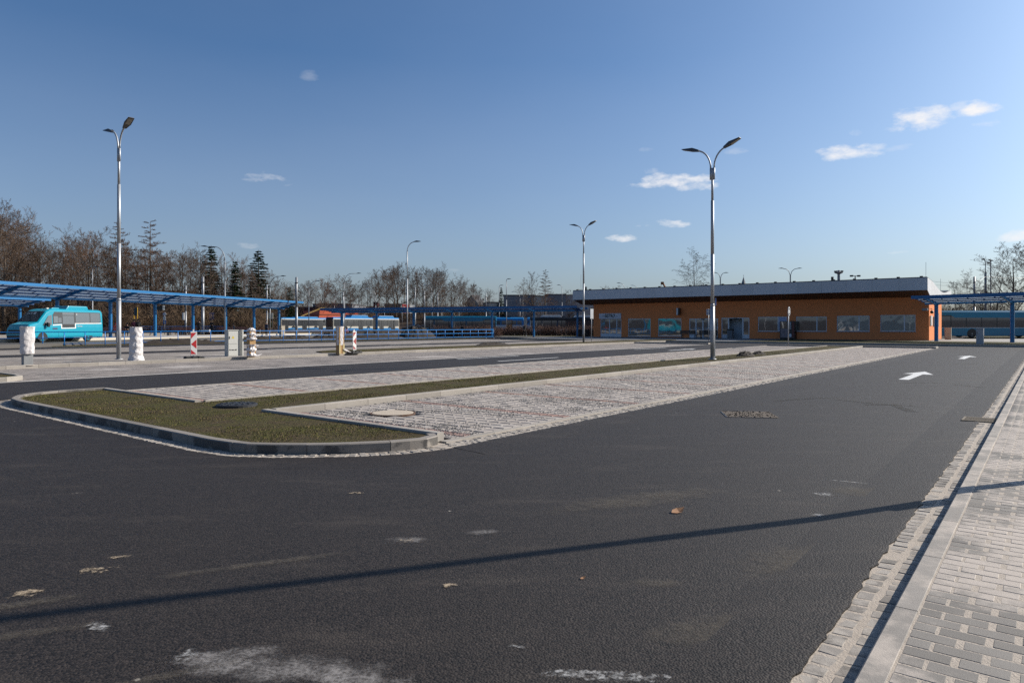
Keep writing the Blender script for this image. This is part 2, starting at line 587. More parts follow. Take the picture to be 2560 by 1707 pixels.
M_BUSBLUE = mat('bus_blue', (0.01, 0.20, 0.50), 0.35, var=0.08)
M_TYRE = mat('tyre_rubber', (0.015, 0.015, 0.016), 0.85, var=0.2)
M_RIM = mat('wheel_rim', (0.30, 0.29, 0.28), 0.45, metal=0.5)
M_RED = mat('sign_red', (0.50, 0.018, 0.022), 0.45, var=0.06)
M_SIGNW = mat('sign_white', (0.70, 0.69, 0.67), 0.45, var=0.05)
M_SIGNB = mat('sign_blue', (0.01, 0.09, 0.36), 0.45, var=0.05)
M_CAB = mat('cabinet_grey', (0.52, 0.515, 0.48), 0.6, var=0.04)
M_CABB = mat('cabinet_beige', (0.50, 0.43, 0.33), 0.6, var=0.05)
M_PLASTIC = mat('white_wrap', (0.66, 0.62, 0.61), 0.5, var=0.06, scale=8, bump=0.6, bscale=12)
M_CARD = mat('cardboard', (0.40, 0.24, 0.10), 0.85, var=0.1)
M_WOOD = mat('bench_wood', (0.16, 0.075, 0.05), 0.7, var=0.2, scale=6)
M_RUBBER = mat('rubber_foot', (0.035, 0.036, 0.037), 0.85, var=0.3, scale=8, dirt=0.3)
M_BARK = make_bark('bark_brown', (0.095, 0.072, 0.055))
M_TWIG = make_bark('twig_brown', (0.115, 0.080, 0.058), 0.3)
M_TWIGR = make_bark('twig_reddish', (0.125, 0.074, 0.05), 0.2)
M_BIRCH = make_bark('bark_birch', (0.34, 0.32, 0.29), 0.1)
M_BARKG = make_bark('bark_grey', (0.085, 0.078, 0.07))
M_NEEDLE = make_bark('needles', (0.020, 0.038, 0.018), 0.3)
M_SHRUB = make_bark('shrub_twig', (0.125, 0.085, 0.055), 0.3)
M_HEDGE = make_bark('hedge_twig', (0.14, 0.088, 0.07), 0.15)
M_SKIN = mat('skin', (0.42, 0.24, 0.17), 0.6)
M_HAIR = mat('hair_dark', (0.03, 0.02, 0.014), 0.7)
M_LEAF = mat('dry_leaf', (0.30, 0.15, 0.07), 0.8, var=0.3, scale=30)
M_ORSHOP = mat('shop_orange', (0.62, 0.10, 0.03), 0.6, var=0.05)
M_SHOPDR = mat('shop_dark_red', (0.10, 0.014, 0.02), 0.6)
M_GREYW = mat('house_grey', (0.22, 0.23, 0.26), 0.8, var=0.08)
M_CREAMW = mat('house_cream', (0.52, 0.48, 0.41), 0.85, var=0.08)
M_BRICK = mat('house_brick', (0.30, 0.085, 0.045), 0.85, var=0.2)
M_ROOFT = mat('house_roof', (0.10, 0.095, 0.10), 0.8, var=0.15)
M_YELLOW = mat('yellow_paint', (0.62, 0.36, 0.02), 0.5)
M_TEXT = mat('lettering_dark', (0.02, 0.035, 0.02), 0.6)

# ---------------------------------------------------------------- mesh helpers
class MB:
    """collects shapes and links them as one mesh object"""

    def __init__(self):
        self.v, self.f, self.mi = [], [], []

    def add(self, vs, fs, m=0):
        k = len(self.v)
        self.v.extend([tuple(p) for p in vs])
        self.f.extend([tuple(i + k for i in f) for f in fs])
        self.mi.extend([m] * len(fs))

    def quad(self, a, b, c, d, m=0):
        self.add([a, b, c, d], [(0, 1, 2, 3)], m)

    def box(self, x0, x1, y0, y1, z0, z1, m=0, rot=None, at=None, ch=0.0):
        if ch:
            c = ch
            vs = [(x0, y0, z0), (x1, y0, z0), (x1, y1, z0), (x0, y1, z0),
                  (x0, y0, z1 - c), (x1, y0, z1 - c), (x1, y1, z1 - c), (x0, y1, z1 - c),
                  (x0 + c, y0 + c, z1), (x1 - c, y0 + c, z1), (x1 - c, y1 - c, z1), (x0 + c, y1 - c, z1)]
            fs = [(0, 1, 5, 4), (1, 2, 6, 5), (2, 3, 7, 6), (3, 0, 4, 7), (4, 5, 9, 8), (5, 6, 10, 9), (6, 7, 11, 10), (7, 4, 8, 11), (8, 9, 10, 11)]
        else:
            vs = [(x0, y0, z0), (x1, y0, z0), (x1, y1, z0), (x0, y1, z0), (x0, y0, z1), (x1, y0, z1), (x1, y1, z1), (x0, y1, z1)]
            fs = [(0, 3, 2, 1), (4, 5, 6, 7), (0, 1, 5, 4), (1, 2, 6, 5), (2, 3, 7, 6), (3, 0, 4, 7)]
        if rot is not None or at is not None:
            M = (Matrix.Translation(Vector(at)) if at is not None else Matrix.Identity(4)) @ (rot.to_4x4() if rot is not None else Matrix.Identity(4))
            vs = [M @ Vector(p) for p in vs]
        self.add(vs, fs, m)

    def tube(self, pts, rad, n=8, m=0, caps=True):
        pts = [Vector(p) for p in pts]
        if isinstance(rad, (int, float)):
            rad = [rad] * len(pts)
        rings = []
        ref = None
        for i, p in enumerate(pts):
            d = (pts[min(i + 1, len(pts) - 1)] - pts[max(i - 1, 0)])
            d = d.normalized() if d.length > 1e-9 else Vector((0, 0, 1))
            if ref is None:
                ref = Vector((1, 0, 0)) if abs(d.x) < 0.8 else Vector((0, 1, 0))
            s = d.cross(ref)
            if s.length < 1e-6:
                s = d.cross(Vector((0, 1, 0)))
            s.normalize()
            t = s.cross(d).normalized()
            ref = t if abs(t.dot(d)) < 0.9 else ref
            rings.append([p + (s * math.cos(2 * math.pi * k / n) + t * math.sin(2 * math.pi * k / n)) * rad[i] for k in range(n)])
            ref = t
        vs = [q for r in rings for q in r]
        fs = []
        for i in range(len(pts) - 1):
            for k in range(n):
                k2 = (k + 1) % n
                fs.append((i * n + k, i * n + k2, (i + 1) * n + k2, (i + 1) * n + k))
        if caps:
            fs.append(tuple(reversed(range(n))))
            fs.append(tuple((len(pts) - 1) * n + k for k in range(n)))
        self.add(vs, fs, m)

    def prism(self, poly, w0, w1, axis='y', m=0):
        """polygon (u, z) pushed along an axis"""
        n = len(poly)
        if axis == 'y':
            a = [(p[0], w0, p[1]) for p in poly]
            b = [(p[0], w1, p[1]) for p in poly]
        elif axis == 'x':
            a = [(w0, p[0], p[1]) for p in poly]
            b = [(w1, p[0], p[1]) for p in poly]
        else:
            a = [(p[0], p[1], w0) for p in poly]
            b = [(p[0], p[1], w1) for p in poly]
        fs = [tuple(range(n)), tuple(reversed(range(n, 2 * n)))]
        fs += [(i, n + i, n + (i + 1) % n, (i + 1) % n) for i in range(n)]
        self.add(a + b, fs, m)

    def lathe(self, prof, n=12, m=0, at=(0, 0, 0)):
        vs, fs = [], []
        for r, z in prof:
            for k in range(n):
                vs.append((at[0] + r * math.cos(2 * math.pi * k / n), at[1] + r * math.sin(2 * math.pi * k / n), at[2] + z))
        for i in range(len(prof) - 1):
            for k in range(n):
                k2 = (k + 1) % n
                fs.append((i * n + k, i * n + k2, (i + 1) * n + k2, (i + 1) * n + k))
        fs.append(tuple(reversed(range(n))))
        fs.append(tuple((len(prof) - 1) * n + k for k in range(n)))
        self.add(vs, fs, m)

    def disc(self, c, nrm, r, n=20, m=0, ry=None):
        c = Vector(c)
        nrm = Vector(nrm).normalized()
        s = nrm.cross(Vector((0, 0, 1)))
        if s.length < 1e-4:
            s = Vector((1, 0, 0))
        s.normalize()
        t = s.cross(nrm)
        self.add([c + s * r * math.cos(2 * math.pi * k / n) + t * (ry or r) * math.sin(2 * math.pi * k / n) for k in range(n)], [tuple(range(n))], m)

    def mesh(self, name, mats, smooth=False, bevel=0.0, fix=True):
        me = bpy.data.meshes.new(name)
        me.from_pydata(self.v, [], self.f)
        ms = mats if isinstance(mats, (list, tuple)) else [mats]
        for x in ms:
            me.materials.append(x)
        if len(ms) > 1:
            me.polygons.foreach_set('material_index', self.mi)
        if fix or bevel:
            bm = bmesh.new()
            bm.from_mesh(me)
            if fix:
                bmesh.ops.recalc_face_normals(bm, faces=bm.faces)
            if bevel:
                bmesh.ops.remove_doubles(bm, verts=bm.verts, dist=1e-4)
                ed = [e for e in bm.edges if len(e.link_faces) == 2 and e.calc_face_angle(0) > 0.5]
                bmesh.ops.bevel(bm, geom=ed, offset=bevel, segments=2, affect='EDGES', profile=0.6)
            bm.to_mesh(me)
            bm.free()
        if smooth:
            me.polygons.foreach_set('use_smooth', [True] * len(me.polygons))
        me.update()
        return me

    def build(self, name, mats, parent=None, smooth=False, bevel=0.0, fix=True, loc=None, rz=0.0):
        return link(name, self.mesh(name, mats, smooth, bevel, fix), parent, loc, rz)


def link(name, me, parent=None, loc=None, rz=0.0):
    o = bpy.data.objects.new(name, me)
    COL.objects.link(o)
    if parent is not None:
        o.parent = parent
    if loc is not None:
        o.location = loc
    if rz:
        o.rotation_euler = (0, 0, rz)
    return o


def tag(o, label=None, cat=None, group=None, kind=None):
    for k, x in (('label', label), ('category', cat), ('group', group), ('kind', kind)):
        if x:
            o[k] = x
    return o


def thing(name, label, cat, loc=(0, 0, 0), rz=0.0, group=None):
    o = bpy.data.objects.new(name, None)
    COL.objects.link(o)
    o.empty_display_size = 0.3
    o.location = loc
    o.rotation_euler = (0, 0, rz)
    return tag(o, label, cat, group)


def kids(o):
    return [c for c in ALLKIDS.get(o.name, [])]


def copy_tree(o, loc=None, rz=None, label=None, parent=None, scale=None):
    c = o.copy()
    COL.objects.link(c)
    if parent is not None:
        c.parent = parent
    if loc is not None:
        c.location = loc
    if rz is not None:
        c.rotation_euler = (0, 0, rz)
    if scale is not None:
        c.scale = scale
    if label:
        c['label'] = label
    for ch in list(o.children):
        copy_tree(ch, parent=c)
    return c


def np_mesh(name, verts, faces, mats, midx=None, tone=None, smooth=False):
    """fast mesh from numpy arrays; faces (n, k)"""
    me = bpy.data.meshes.new(name)
    verts = np.asarray(verts, dtype=np.float32)
    faces = np.asarray(faces, dtype=np.int32)
    nf, k = faces.shape
    me.vertices.add(len(verts))
    me.vertices.foreach_set('co', verts.ravel())
    me.loops.add(nf * k)
    me.loops.foreach_set('vertex_index', faces.ravel())
    me.polygons.add(nf)
    me.polygons.foreach_set('loop_start', np.arange(0, nf * k, k, dtype=np.int32))
    me.polygons.foreach_set('loop_total', np.full(nf, k, dtype=np.int32))
    for x in (mats if isinstance(mats, (list, tuple)) else [mats]):
        me.materials.append(x)
    if midx is not None:
        me.polygons.foreach_set('material_index', np.asarray(midx, dtype=np.int32))
    me.update(calc_edges=True)
    if tone is not None:
        at = me.attributes.new('tone', 'FLOAT_COLOR', 'POINT')
        at.data.foreach_set('color', np.asarray(tone, dtype=np.float32).ravel())
    if smooth:
        me.polygons.foreach_set('use_smooth', np.ones(nf, dtype=bool))
    me.validate()
    return me


BOXF = np.array([(0, 1, 5, 4), (1, 2, 6, 5), (2, 3, 7, 6), (3, 0, 4, 7), (4, 5, 9, 8), (5, 6, 10, 9), (6, 7, 11, 10), (7, 4, 8, 11), (8, 9, 10, 11)])


def many_blocks(cells, zt, ch=0.008, depth=0.03, jit=0.003, rs=None, amp=0.16):
    """cells: (a0,a1,b0,b1) rows -> verts, faces, tones of chamfered blocks in world space"""
    rs = rs or np.random.RandomState(3)
    c = np.asarray(cells, dtype=np.float64)
    n = len(c)
    z1 = zt + rs.uniform(-jit, jit, n)
    z0 = z1 - depth
    A0, A1, B0, B1 = c.T
    P = np.zeros((n, 12, 3))
    for k, (aa, bb, zz) in enumerate([(A0, B0, z0), (A1, B0, z0), (A1, B1, z0), (A0, B1, z0),
                                      (A0, B0, z1 - ch), (A1, B0, z1 - ch), (A1, B1, z1 - ch), (A0, B1, z1 - ch),
                                      (A0 + ch, B0 + ch, z1), (A1 - ch, B0 + ch, z1), (A1 - ch, B1 - ch, z1), (A0 + ch, B1 - ch, z1)]):
        P[:, k, 0] = UX * aa - UY * bb
        P[:, k, 1] = UY * aa + UX * bb
        P[:, k, 2] = zz
    F = (BOXF[None] + (np.arange(n) * 12)[:, None, None]).reshape(-1, 4)
    t = 1 + rs.uniform(-amp, amp, n)
    T = np.ones((n, 12, 4))
    T[:, :, :3] = t[:, None, None]
    return P.reshape(-1, 3), F, T.reshape(-1, 4)


def sheet(name, poly, z, m, parent=None, kind='structure'):
    """flat piece of ground; poly in (a, b)"""
    mb = MB()
    mb.add([W(a, b, z) for a, b in poly], [tuple(range(len(poly)))])
    o = mb.build(name, m, parent, fix=False)
    if o.data.polygons[0].normal.z < 0:
        o.data.flip_normals()
    if parent is None:
        tag(o, kind=kind)
    return o


def rect(a0, a1, b0, b1):
    return [(a0, b0), (a1, b0), (a1, b1), (a0, b1)]


def slab(name, poly, z0, z1, m, parent=None):
    mb = MB()
    n = len(poly)
    mb.add([W(a, b, z0) for a, b in poly] + [W(a, b, z1) for a, b in poly], [tuple(range(n, 2 * n))] + [(i, (i + 1) % n, n + (i + 1) % n, n + i) for i in range(n)])
    o = mb.build(name, m, parent)
    if parent is None:
        tag(o, kind='structure')
    return o


def kerb_run(parent, path, w, z0, z1, m, step=1.0, gap=0.008, ch=0.012, limit=10 ** 6, name='kerb_stone', side=1):
    """kerb stones one by one along a path in (a, b); the path is the outer edge, the stone lies on its side"""
    pts = [Vector((p[0], p[1], 0)) for p in path]
    segs = [(pts[i + 1] - pts[i]).length for i in range(len(pts) - 1)]
    tot = sum(segs)

    def at(d):
        d = max(0, min(tot, d))
        for i, s in enumerate(segs):
            if d <= s or i == len(segs) - 1:
                return pts[i].lerp(pts[i + 1], d / s if s else 0)
            d -= s

    def nrm(d):
        t = (at(d + 0.05) - at(d - 0.05)).normalized()
        return Vector((-t.y, t.x, 0)) * side

    n = max(1, round(tot / step))
    out = []
    for i in range(n):
        d0, d1 = tot * i / n + gap / 2, tot * (i + 1) / n - gap / 2
        k = 4 if any(d0 < sum(segs[:j]) < d1 for j in range(1, len(segs))) else 1
        rows = []
        for j in range(k + 1):
            d = d0 + (d1 - d0) * j / k
            o_, n_ = at(d), nrm(d)
            q = o_ + n_ * w
            rows.append([W(o_.x, o_.y, z0), W(o_.x, o_.y, z1 - ch), W(o_.x + n_.x * ch, o_.y + n_.y * ch, z1), W(q.x - n_.x * ch * 0.4, q.y - n_.y * ch * 0.4, z1), W(q.x, q.y, z1 - ch * 0.4), W(q.x, q.y, z0)])
        mb = MB()
        vs = [p for r in rows for p in r]
        fs = []
        for j in range(k):
            for e in range(5):
                fs.append((j * 6 + e, j * 6 + e + 1, (j + 1) * 6 + e + 1, (j + 1) * 6 + e))
        fs.append((0, 1, 2, 3, 4, 5))
        fs.append(tuple(reversed([k * 6 + e for e in range(6)])))
        mb.add(vs, fs)
        out.append(mb.build(name, m, parent))
    return out


# ---------------------------------------------------------------- terrain
def terrain_h(x, y):
    k = x / max(y, 1.0)
    h = 0.0
    def ss(t):
        t = min(1, max(0, t))
        return t * t * (3 - 2 * t)
    left = ss((-0.385 - k) / 0.07) if y > 0 else (1.0 if x < -60 else 0.0)
    h += left * ss((y - 108) / 42) * 9.5
    mid = ss((k + 0.42) / 0.06) * ss((0.05 - k) / 0.08) if y > 0 else 0
    h += mid * (ss((y - 175) / 70) * 8.0)
    h += (1 - left) * ss((y - 112) / 40) * 0.62
    far = ss((math.hypot(x, y) - 350) / 700)
    h = h * (1 - far) + far * 10
    h += 0.10 * (mnoise.noise(Vector((x * 0.05, y * 0.05, 0)))) * ss((y - 112) / 20)
    return h - 0.06


def build_terrain():
    xs = sorted(set([-3000, -1800, -1000, -700, -520, -400] + list(range(-320, 321, 8)) + [400, 520, 700, 1000, 1800, 3000]))
    ys = sorted(set([-3000, -1500, -800, -400, -200, -100, -60] + list(range(-40, 361, 8)) + [420, 520, 700, 1000, 1600, 2400, 3500]))
    vs = [(x, y, terrain_h(x, y)) for y in ys for x in xs]
    nx = len(xs)
    fs = [(j * nx + i, j * nx + i + 1, (j + 1) * nx + i + 1, (j + 1) * nx + i) for j in range(len(ys) - 1) for i in range(nx - 1)]
    me = np_mesh('ground', vs, fs, M_LITTER, smooth=True)
    return tag(link('ground', me), kind='structure')


build_terrain()

# ---------------------------------------------------------------- roads and surfaces
road = sheet('asphalt_road', [(-60, -0.0), (-60, 60), (66, 60), (66, -40), (20, -40), (20, 0.0)], 0.0, M_ASPH)
# grass and lawn around the terminal
B1A, B1B = 6.36, 10.40          # parking bay beside the near road (b range)
ISL = 0.12                      # kerb height

# bay 1: block paving with dark chippings in the joints
bay1 = sheet('parking_bay', rect(6.7, 54, 5.87, 10.42), 0.004, M_BED)
PITCH = 2.5 / 11
GAP = 0.026
A_RED = 9.50


def bay_cells(a0, a1, b0, b1):
    cells = []
    nb = int((b1 - b0) / PITCH)
    pb = (b1 - b0) / nb
    i0 = math.ceil((a0 - A_RED) / PITCH)
    i1 = math.floor((a1 - A_RED) / PITCH)
    for i in range(i0, i1):
        for j in range(nb):
            a = A_RED + i * PITCH
            b = b0 + j * pb
            cells.append((a + GAP / 2, a + PITCH - GAP / 2, b + GAP / 2, b + pb - GAP / 2, i % 11 == 0))
    return cells


MAN = (9.35 * 0.0 + 8.72, 8.93)   # pale manhole in the bay, in (a, b)
_p = G(982, 1036, 0.0)
MAN = (UX * _p.x + UY * _p.y, -UY * _p.x + UX * _p.y)
MAN_R = 0.36
cells = [c for c in bay_cells(6.72, 54, B1A, B1B) if math.hypot((c[0] + c[1]) / 2 - MAN[0], (c[2] + c[3]) / 2 - MAN[1]) > MAN_R + 0.13]
cells.sort(key=lambda c: math.hypot(*W((c[0] + c[1]) / 2, (c[2] + c[3]) / 2).xy))
near, far = cells[:296], cells[296:]
bw, bl = (near[0][1] - near[0][0]) / 2, (near[0][3] - near[0][2]) / 2
_mb = MB()
_mb.box(-bw, bw, -bl, bl, -0.03, 0, ch=0.009)
blk_me = {False: _mb.mesh('bay_block', M_BLOCK), True: _mb.mesh('bay_block', M_BLOCK_RED)}
rnd = random.Random(11)
for c in near:
    o = link('paving_block', blk_me[c[4]], bay1, W((c[0] + c[1]) / 2, (c[2] + c[3]) / 2, 0.026 + rnd.uniform(-0.003, 0.003)), ROW_ANG)
    o.rotation_euler = (rnd.uniform(-0.006, 0.006), rnd.uniform(-0.006, 0.006), ROW_ANG + rnd.uniform(-0.01, 0.01))


def blocks_stuff(parent, cl, z, name='block_field'):
    g = [c[:4] for c in cl if not c[4]]
    r = [c[:4] for c in cl if c[4]]
    P1, F1, T1 = many_blocks(g, z)
    if r:
        P2, F2, T2 = many_blocks(r, z)
        P, F, T = np.vstack([P1, P2]), np.vstack([F1, F2 + len(P1)]), np.vstack([T1, T2])
        T[len(P1):, :3] *= np.array([0.86, 0.63, 0.57])
    else:
        P, F, T = P1, F1, T1
    o = link(name, np_mesh(name, P, F, M_BLOCKS, tone=T), parent)
    tag(o, kind='stuff')
    return o


blocks_stuff(bay1, far, 0.026)

# flush kerb of the bay and the strip of setts along the road
strip1 = sheet('sett_strip', rect(6.2, 54, 5.872, 6.34), 0.014, M_SAND)
kerb_run(strip1, [(6.5, 6.33), (54, 6.33)], 0.13, -0.05, 0.035, M_KERB3, 1.0, side=-1, name='flush_kerb')


def sett_cells(a0, a1, b0, rows, w=0.1, l=0.105, rs=None):
    rs = rs or random.Random(5)
    out = []
    for r in range(rows):
        a = a0 + rs.uniform(0, 0.1)
        while a < a1:
            L = l * rs.uniform(0.8, 1.2)
            e = rs.uniform(0.003, 0.014)
            out.append((a, a + L - 0.012, b0 + r * w + e, b0 + (r + 1) * w - 0.012))
            a += L
    return out


def setts(parent, cl, zt, npart, rs_seed=3, jit=0.008):
    cl = sorted(cl, key=lambda c: math.hypot(*W((c[0] + c[1]) / 2, (c[2] + c[3]) / 2).xy))
    rs = random.Random(rs_seed)
    mes = []
    for k in range(6):
        mb = MB()
        w, l = 0.042, 0.045
        j = lambda: rs.uniform(-0.006, 0.006)
        top = [(-l + 0.008 + j(), -w + 0.008 + j(), rs.uniform(-0.003, 0.002)), (l - 0.008 + j(), -w + 0.008 + j(), rs.uniform(-0.003, 0.002)), (l - 0.008 + j(), w - 0.008 + j(), rs.uniform(-0.003, 0.002)), (-l + 0.008 + j(), w - 0.008 + j(), rs.uniform(-0.003, 0.002))]
        bot = [(-l, -w, -0.05), (l, -w, -0.05), (l, w, -0.05), (-l, w, -0.05)]
        mid = [(-l + j(), -w + j(), -0.012), (l + j(), -w + j(), -0.012), (l + j(), w + j(), -0.012), (-l + j(), w + j(), -0.012)]
        vs = bot + mid + top
        mb.add(vs, [(0, 1, 5, 4), (1, 2, 6, 5), (2, 3, 7, 6), (3, 0, 4, 7), (4, 5, 9, 8), (5, 6, 10, 9), (6, 7, 11, 10), (7, 4, 8, 11), (8, 9, 10, 11)])
        mes.append(mb.mesh('sett', M_SETT))
    for c in cl[:npart]:
        o = link('sett', rs.choice(mes), parent, W((c[0] + c[1]) / 2, (c[2] + c[3]) / 2, zt + rs.uniform(-jit, jit) * 0.6), ROW_ANG + rs.uniform(-0.06, 0.06))
        o.scale = ((c[1] - c[0]) / 0.09, (c[3] - c[2]) / 0.084, 1)
    if cl[npart:]:
        P, F, T = many_blocks(cl[npart:], zt, ch=0.014, depth=0.05, jit=jit, rs=np.random.RandomState(rs_seed), amp=0.3)
        tag(link('sett_field', np_mesh('sett_field', P, F, M_SETTS, tone=T), parent), kind='stuff')


setts(strip1, sett_cells(6.3, 54, 5.88, 3), 0.020, 290)

# dark stone chips strewn over the near bay
rs = np.random.RandomState(21)
N = 26000
ca = 6.75 + (rs.beta(1.0, 2.2, N)) * 22
cb = rs.uniform(B1A, B1B, N)
keep = np.array([mnoise.noise(Vector((a * 0.9, b * 0.9, 3.1))) + 0.6 * mnoise.noise(Vector((a * 2.7, b * 2.7, 8.1))) + rs.uniform(-0.25, 0.25) for a, b in zip(ca, cb)]) > 0.10
ca, cb = ca[keep], cb[keep]
n = len(ca)
sz = rs.uniform(0.005, 0.012, n)
ang = rs.uniform(0, 6.28, n)
P = np.zeros((n, 4, 3))
X, Y = UX * ca - UY * cb, UY * ca + UX * cb
for k in range(3):
    P[:, k, 0] = X + np.cos(ang + k * 2.09) * sz * 1.1
    P[:, k, 1] = Y + np.sin(ang + k * 2.09) * sz * 1.1
    P[:, k, 2] = 0.024
P[:, 3, 0], P[:, 3, 1], P[:, 3, 2] = X, Y, 0.026 + sz * 1.1
F = (np.array([(0, 1, 3), (1, 2, 3), (2, 0, 3)])[None] + (np.arange(n) * 4)[:, None, None]).reshape(-1, 3)
tag(link('stone_chips', np_mesh('stone_chips', P.reshape(-1, 3), F, M_CHIP)), 'dark stone chips strewn over the pale block paving of the near bay', 'gravel', kind='stuff')

# pale round manhole in the bay
t = thing('manhole_cover', 'round pale concrete manhole cover set in the block paving', 'manhole cover', W(MAN[0], MAN[1], 0.0))
mb = MB()
mb.lathe([(MAN_R, 0.0), (MAN_R, 0.036), (MAN_R - 0.02, 0.038)], 32)
mb.build('lid', mat('manhole_concrete', (0.50, 0.42, 0.33), 0.85, var=0.12, scale=6, bump=0.4, bscale=60, dirt=0.25), t)
mb = MB()
for k in range(32):
    a0, a1 = 2 * math.pi * k / 32, 2 * math.pi * (k + 1) / 32
    r0, r1 = MAN_R + 0.004, MAN_R + 0.035
    mb.quad((r0 * math.cos(a0), r0 * math.sin(a0), 0.032), (r1 * math.cos(a0), r1 * math.sin(a0), 0.032), (r1 * math.cos(a1), r1 * math.sin(a1), 0.032), (r0 * math.cos(a1), r0 * math.sin(a1), 0.032))
    mb.quad((r1 * math.cos(a0), r1 * math.sin(a0), 0.032), (r1 * math.cos(a0), r1 * math.sin(a0), 0.0), (r1 * math.cos(a1), r1 * math.sin(a1), 0.0), (r1 * math.cos(a1), r1 * math.sin(a1), 0.032))
mb.build('rim', mat('rusty_iron', (0.12, 0.06, 0.035), 0.8, var=0.3, scale=20), t)

# ---------------------------------------------------------------- grass island with kerb
OUT = [(6.52, 6.42), (6.42, 6.24), (6.1, 6.17), (5.69, 6.34), (5.33, 6.59), (5.0, 6.89), (4.7, 7.28), (4.47, 7.65), (4.4, 8.3), (4.4, 15.4), (4.48, 16.1), (4.75, 16.7), (5.2, 17.1), (5.7, 17.25), (6.6, 17.25)]
isl_soil = []
cx, cy = 5.6, 11.5
isl = slab('grass_island', [(6.56, 6.5), (6.2, 6.27), (5.75, 6.44), (5.4, 6.68), (5.08, 6.97), (4.79, 7.34), (4.57, 7.7), (4.5, 8.3), (4.5, 15.4), (4.58, 16.05), (4.83, 16.6), (5.25, 16.98), (5.7, 17.12), (6.56, 17.12), (6.56, 12.86), (54, 12.86), (54, 10.52), (6.56, 10.52)], -0.02, 0.085, M_GRASS)
kerb_run(isl, OUT, 0.13, -0.03, 0.13, M_KERB2, 1.0, side=-1)
kerb_run(isl, [(6.56, 17.25), (6.56, 12.9)], 0.12, -0.03, 0.118, M_KERB3, 1.0, name='edging_stone')
kerb_run(isl, [(6.71, 12.88), (54, 12.88)], 0.09, -0.03, 0.118, M_KERB3, 1.0, side=-1, name='edging_stone')
kerb_run(isl, [(6.56, 10.62), (6.56, 6.42)], 0.13, -0.03, 0.122, M_KERB3, 1.0, side=1, name='edging_stone')
kerb_run(isl, [(6.72, 10.42), (54, 10.42)], 0.15, -0.03, 0.13, M_KERB3, 1.0, side=1)
# a row of setts in the gutter round the island
gut = sheet('sett_gutter', [(6.5, 5.86), (6.15, 5.87), (5.6, 6.05), (5.2, 6.33), (4.84, 6.7), (4.5, 7.1), (4.22, 7.6), (4.13, 8.3), (4.13, 15.4), (4.2, 16.2), (4.52, 16.95), (5.1, 17.42), (5.7, 17.55), (5.7, 17.26), (5.2, 17.1), (4.75, 16.7), (4.48, 16.1), (4.4, 15.4), (4.4, 8.3), (4.47, 7.65), (4.7, 7.28), (5.0, 6.89), (5.33, 6.59), (5.69, 6.34), (6.1, 6.17), (6.5, 6.2)], 0.010, M_SAND)


def gutter_setts():
    rs = random.Random(8)
    path = [(6.3, 6.03), (5.65, 6.2), (5.26, 6.46), (4.92, 6.79), (4.6, 7.19), (4.35, 7.62), (4.265, 8.3), (4.265, 15.4), (4.34, 16.15), (4.64, 16.83), (5.15, 17.26), (5.7, 17.4)]
    mb = MB()
    mb.box(-0.045, 0.045, -0.05, 0.05, -0.05, 0, ch=0.012)
    me = mb.mesh('sett', M_SETT)
    for i in range(len(path) - 1):
        p, q = Vector(path[i]), Vector(path[i + 1])
        L = (q - p).length
        d = (q - p) / L
        nn = Vector((-d.y, d.x))
        k = int(L / 0.112)
        for j in range(k):
            for r in (-0.062, 0.062):
                c = p + d * (j + 0.5) * L / k + nn * (r + rs.uniform(-0.008, 0.008))
                yield c, math.atan2(d.y, d.x) + ROW_ANG + rs.uniform(-0.08, 0.08), me, rs.uniform(0.013, 0.022)


gs = list(gutter_setts())
for c, ang_, me_, z in gs:
    link('sett', me_, gut, W(c.x, c.y, z), ang_)


# grass blades on the island and the near verge
def blades(name, regions, n, hmin, hmax, label, m, seed, z, parent=None):
    rs = np.random.RandomState(seed)
    area = np.array([(a1 - a0) * (b1 - b0) * w for a0, a1, b0, b1, w in regions])
    cnt = (n * area / area.sum()).astype(int)
    A, B = [], []
    for (a0, a1, b0, b1, w), c in zip(regions, cnt):
        A.append(rs.uniform(a0, a1, c))
        B.append(rs.uniform(b0, b1, c))
    A, B = np.concatenate(A), np.concatenate(B)
    k = np.array([mnoise.noise(Vector((a * 1.3, b * 1.3, 0.7))) + 0.5 * mnoise.noise(Vector((a * 4.1, b * 4.1, 5.0))) for a, b in zip(A, B)])
    keep = k + rs.uniform(-0.35, 0.35, len(A)) > -0.12
    A, B, k = A[keep], B[keep], k[keep]
    n = len(A)
    h = rs.uniform(hmin, hmax, n) * (0.75 + 0.5 * np.clip(k, -0.5, 0.8))
    an = rs.uniform(0, 6.28, n)
    le = rs.uniform(0, 0.9, n) * h
    la = rs.uniform(0, 6.28, n)
    wd = rs.uniform(0.003, 0.007, n)
    X, Y = UX * A - UY * B, UY * A + UX * B
    P = np.zeros((n, 3, 3))
    P[:, 0] = np.stack([X + np.cos(an) * wd, Y + np.sin(an) * wd, np.full(n, z)], 1)
    P[:, 1] = np.stack([X - np.cos(an) * wd, Y - np.sin(an) * wd, np.full(n, z)], 1)
    P[:, 2] = np.stack([X + np.cos(la) * le, Y + np.sin(la) * le, z + h], 1)
    F = np.arange(n * 3).reshape(-1, 3)
    mi = (rs.uniform(0, 1, n) < 0.28).astype(int)
    o = link(name, np_mesh(name, P.reshape(-1, 3), F, m, mi), parent)
    return tag(o, label, 'grass', kind='stuff')


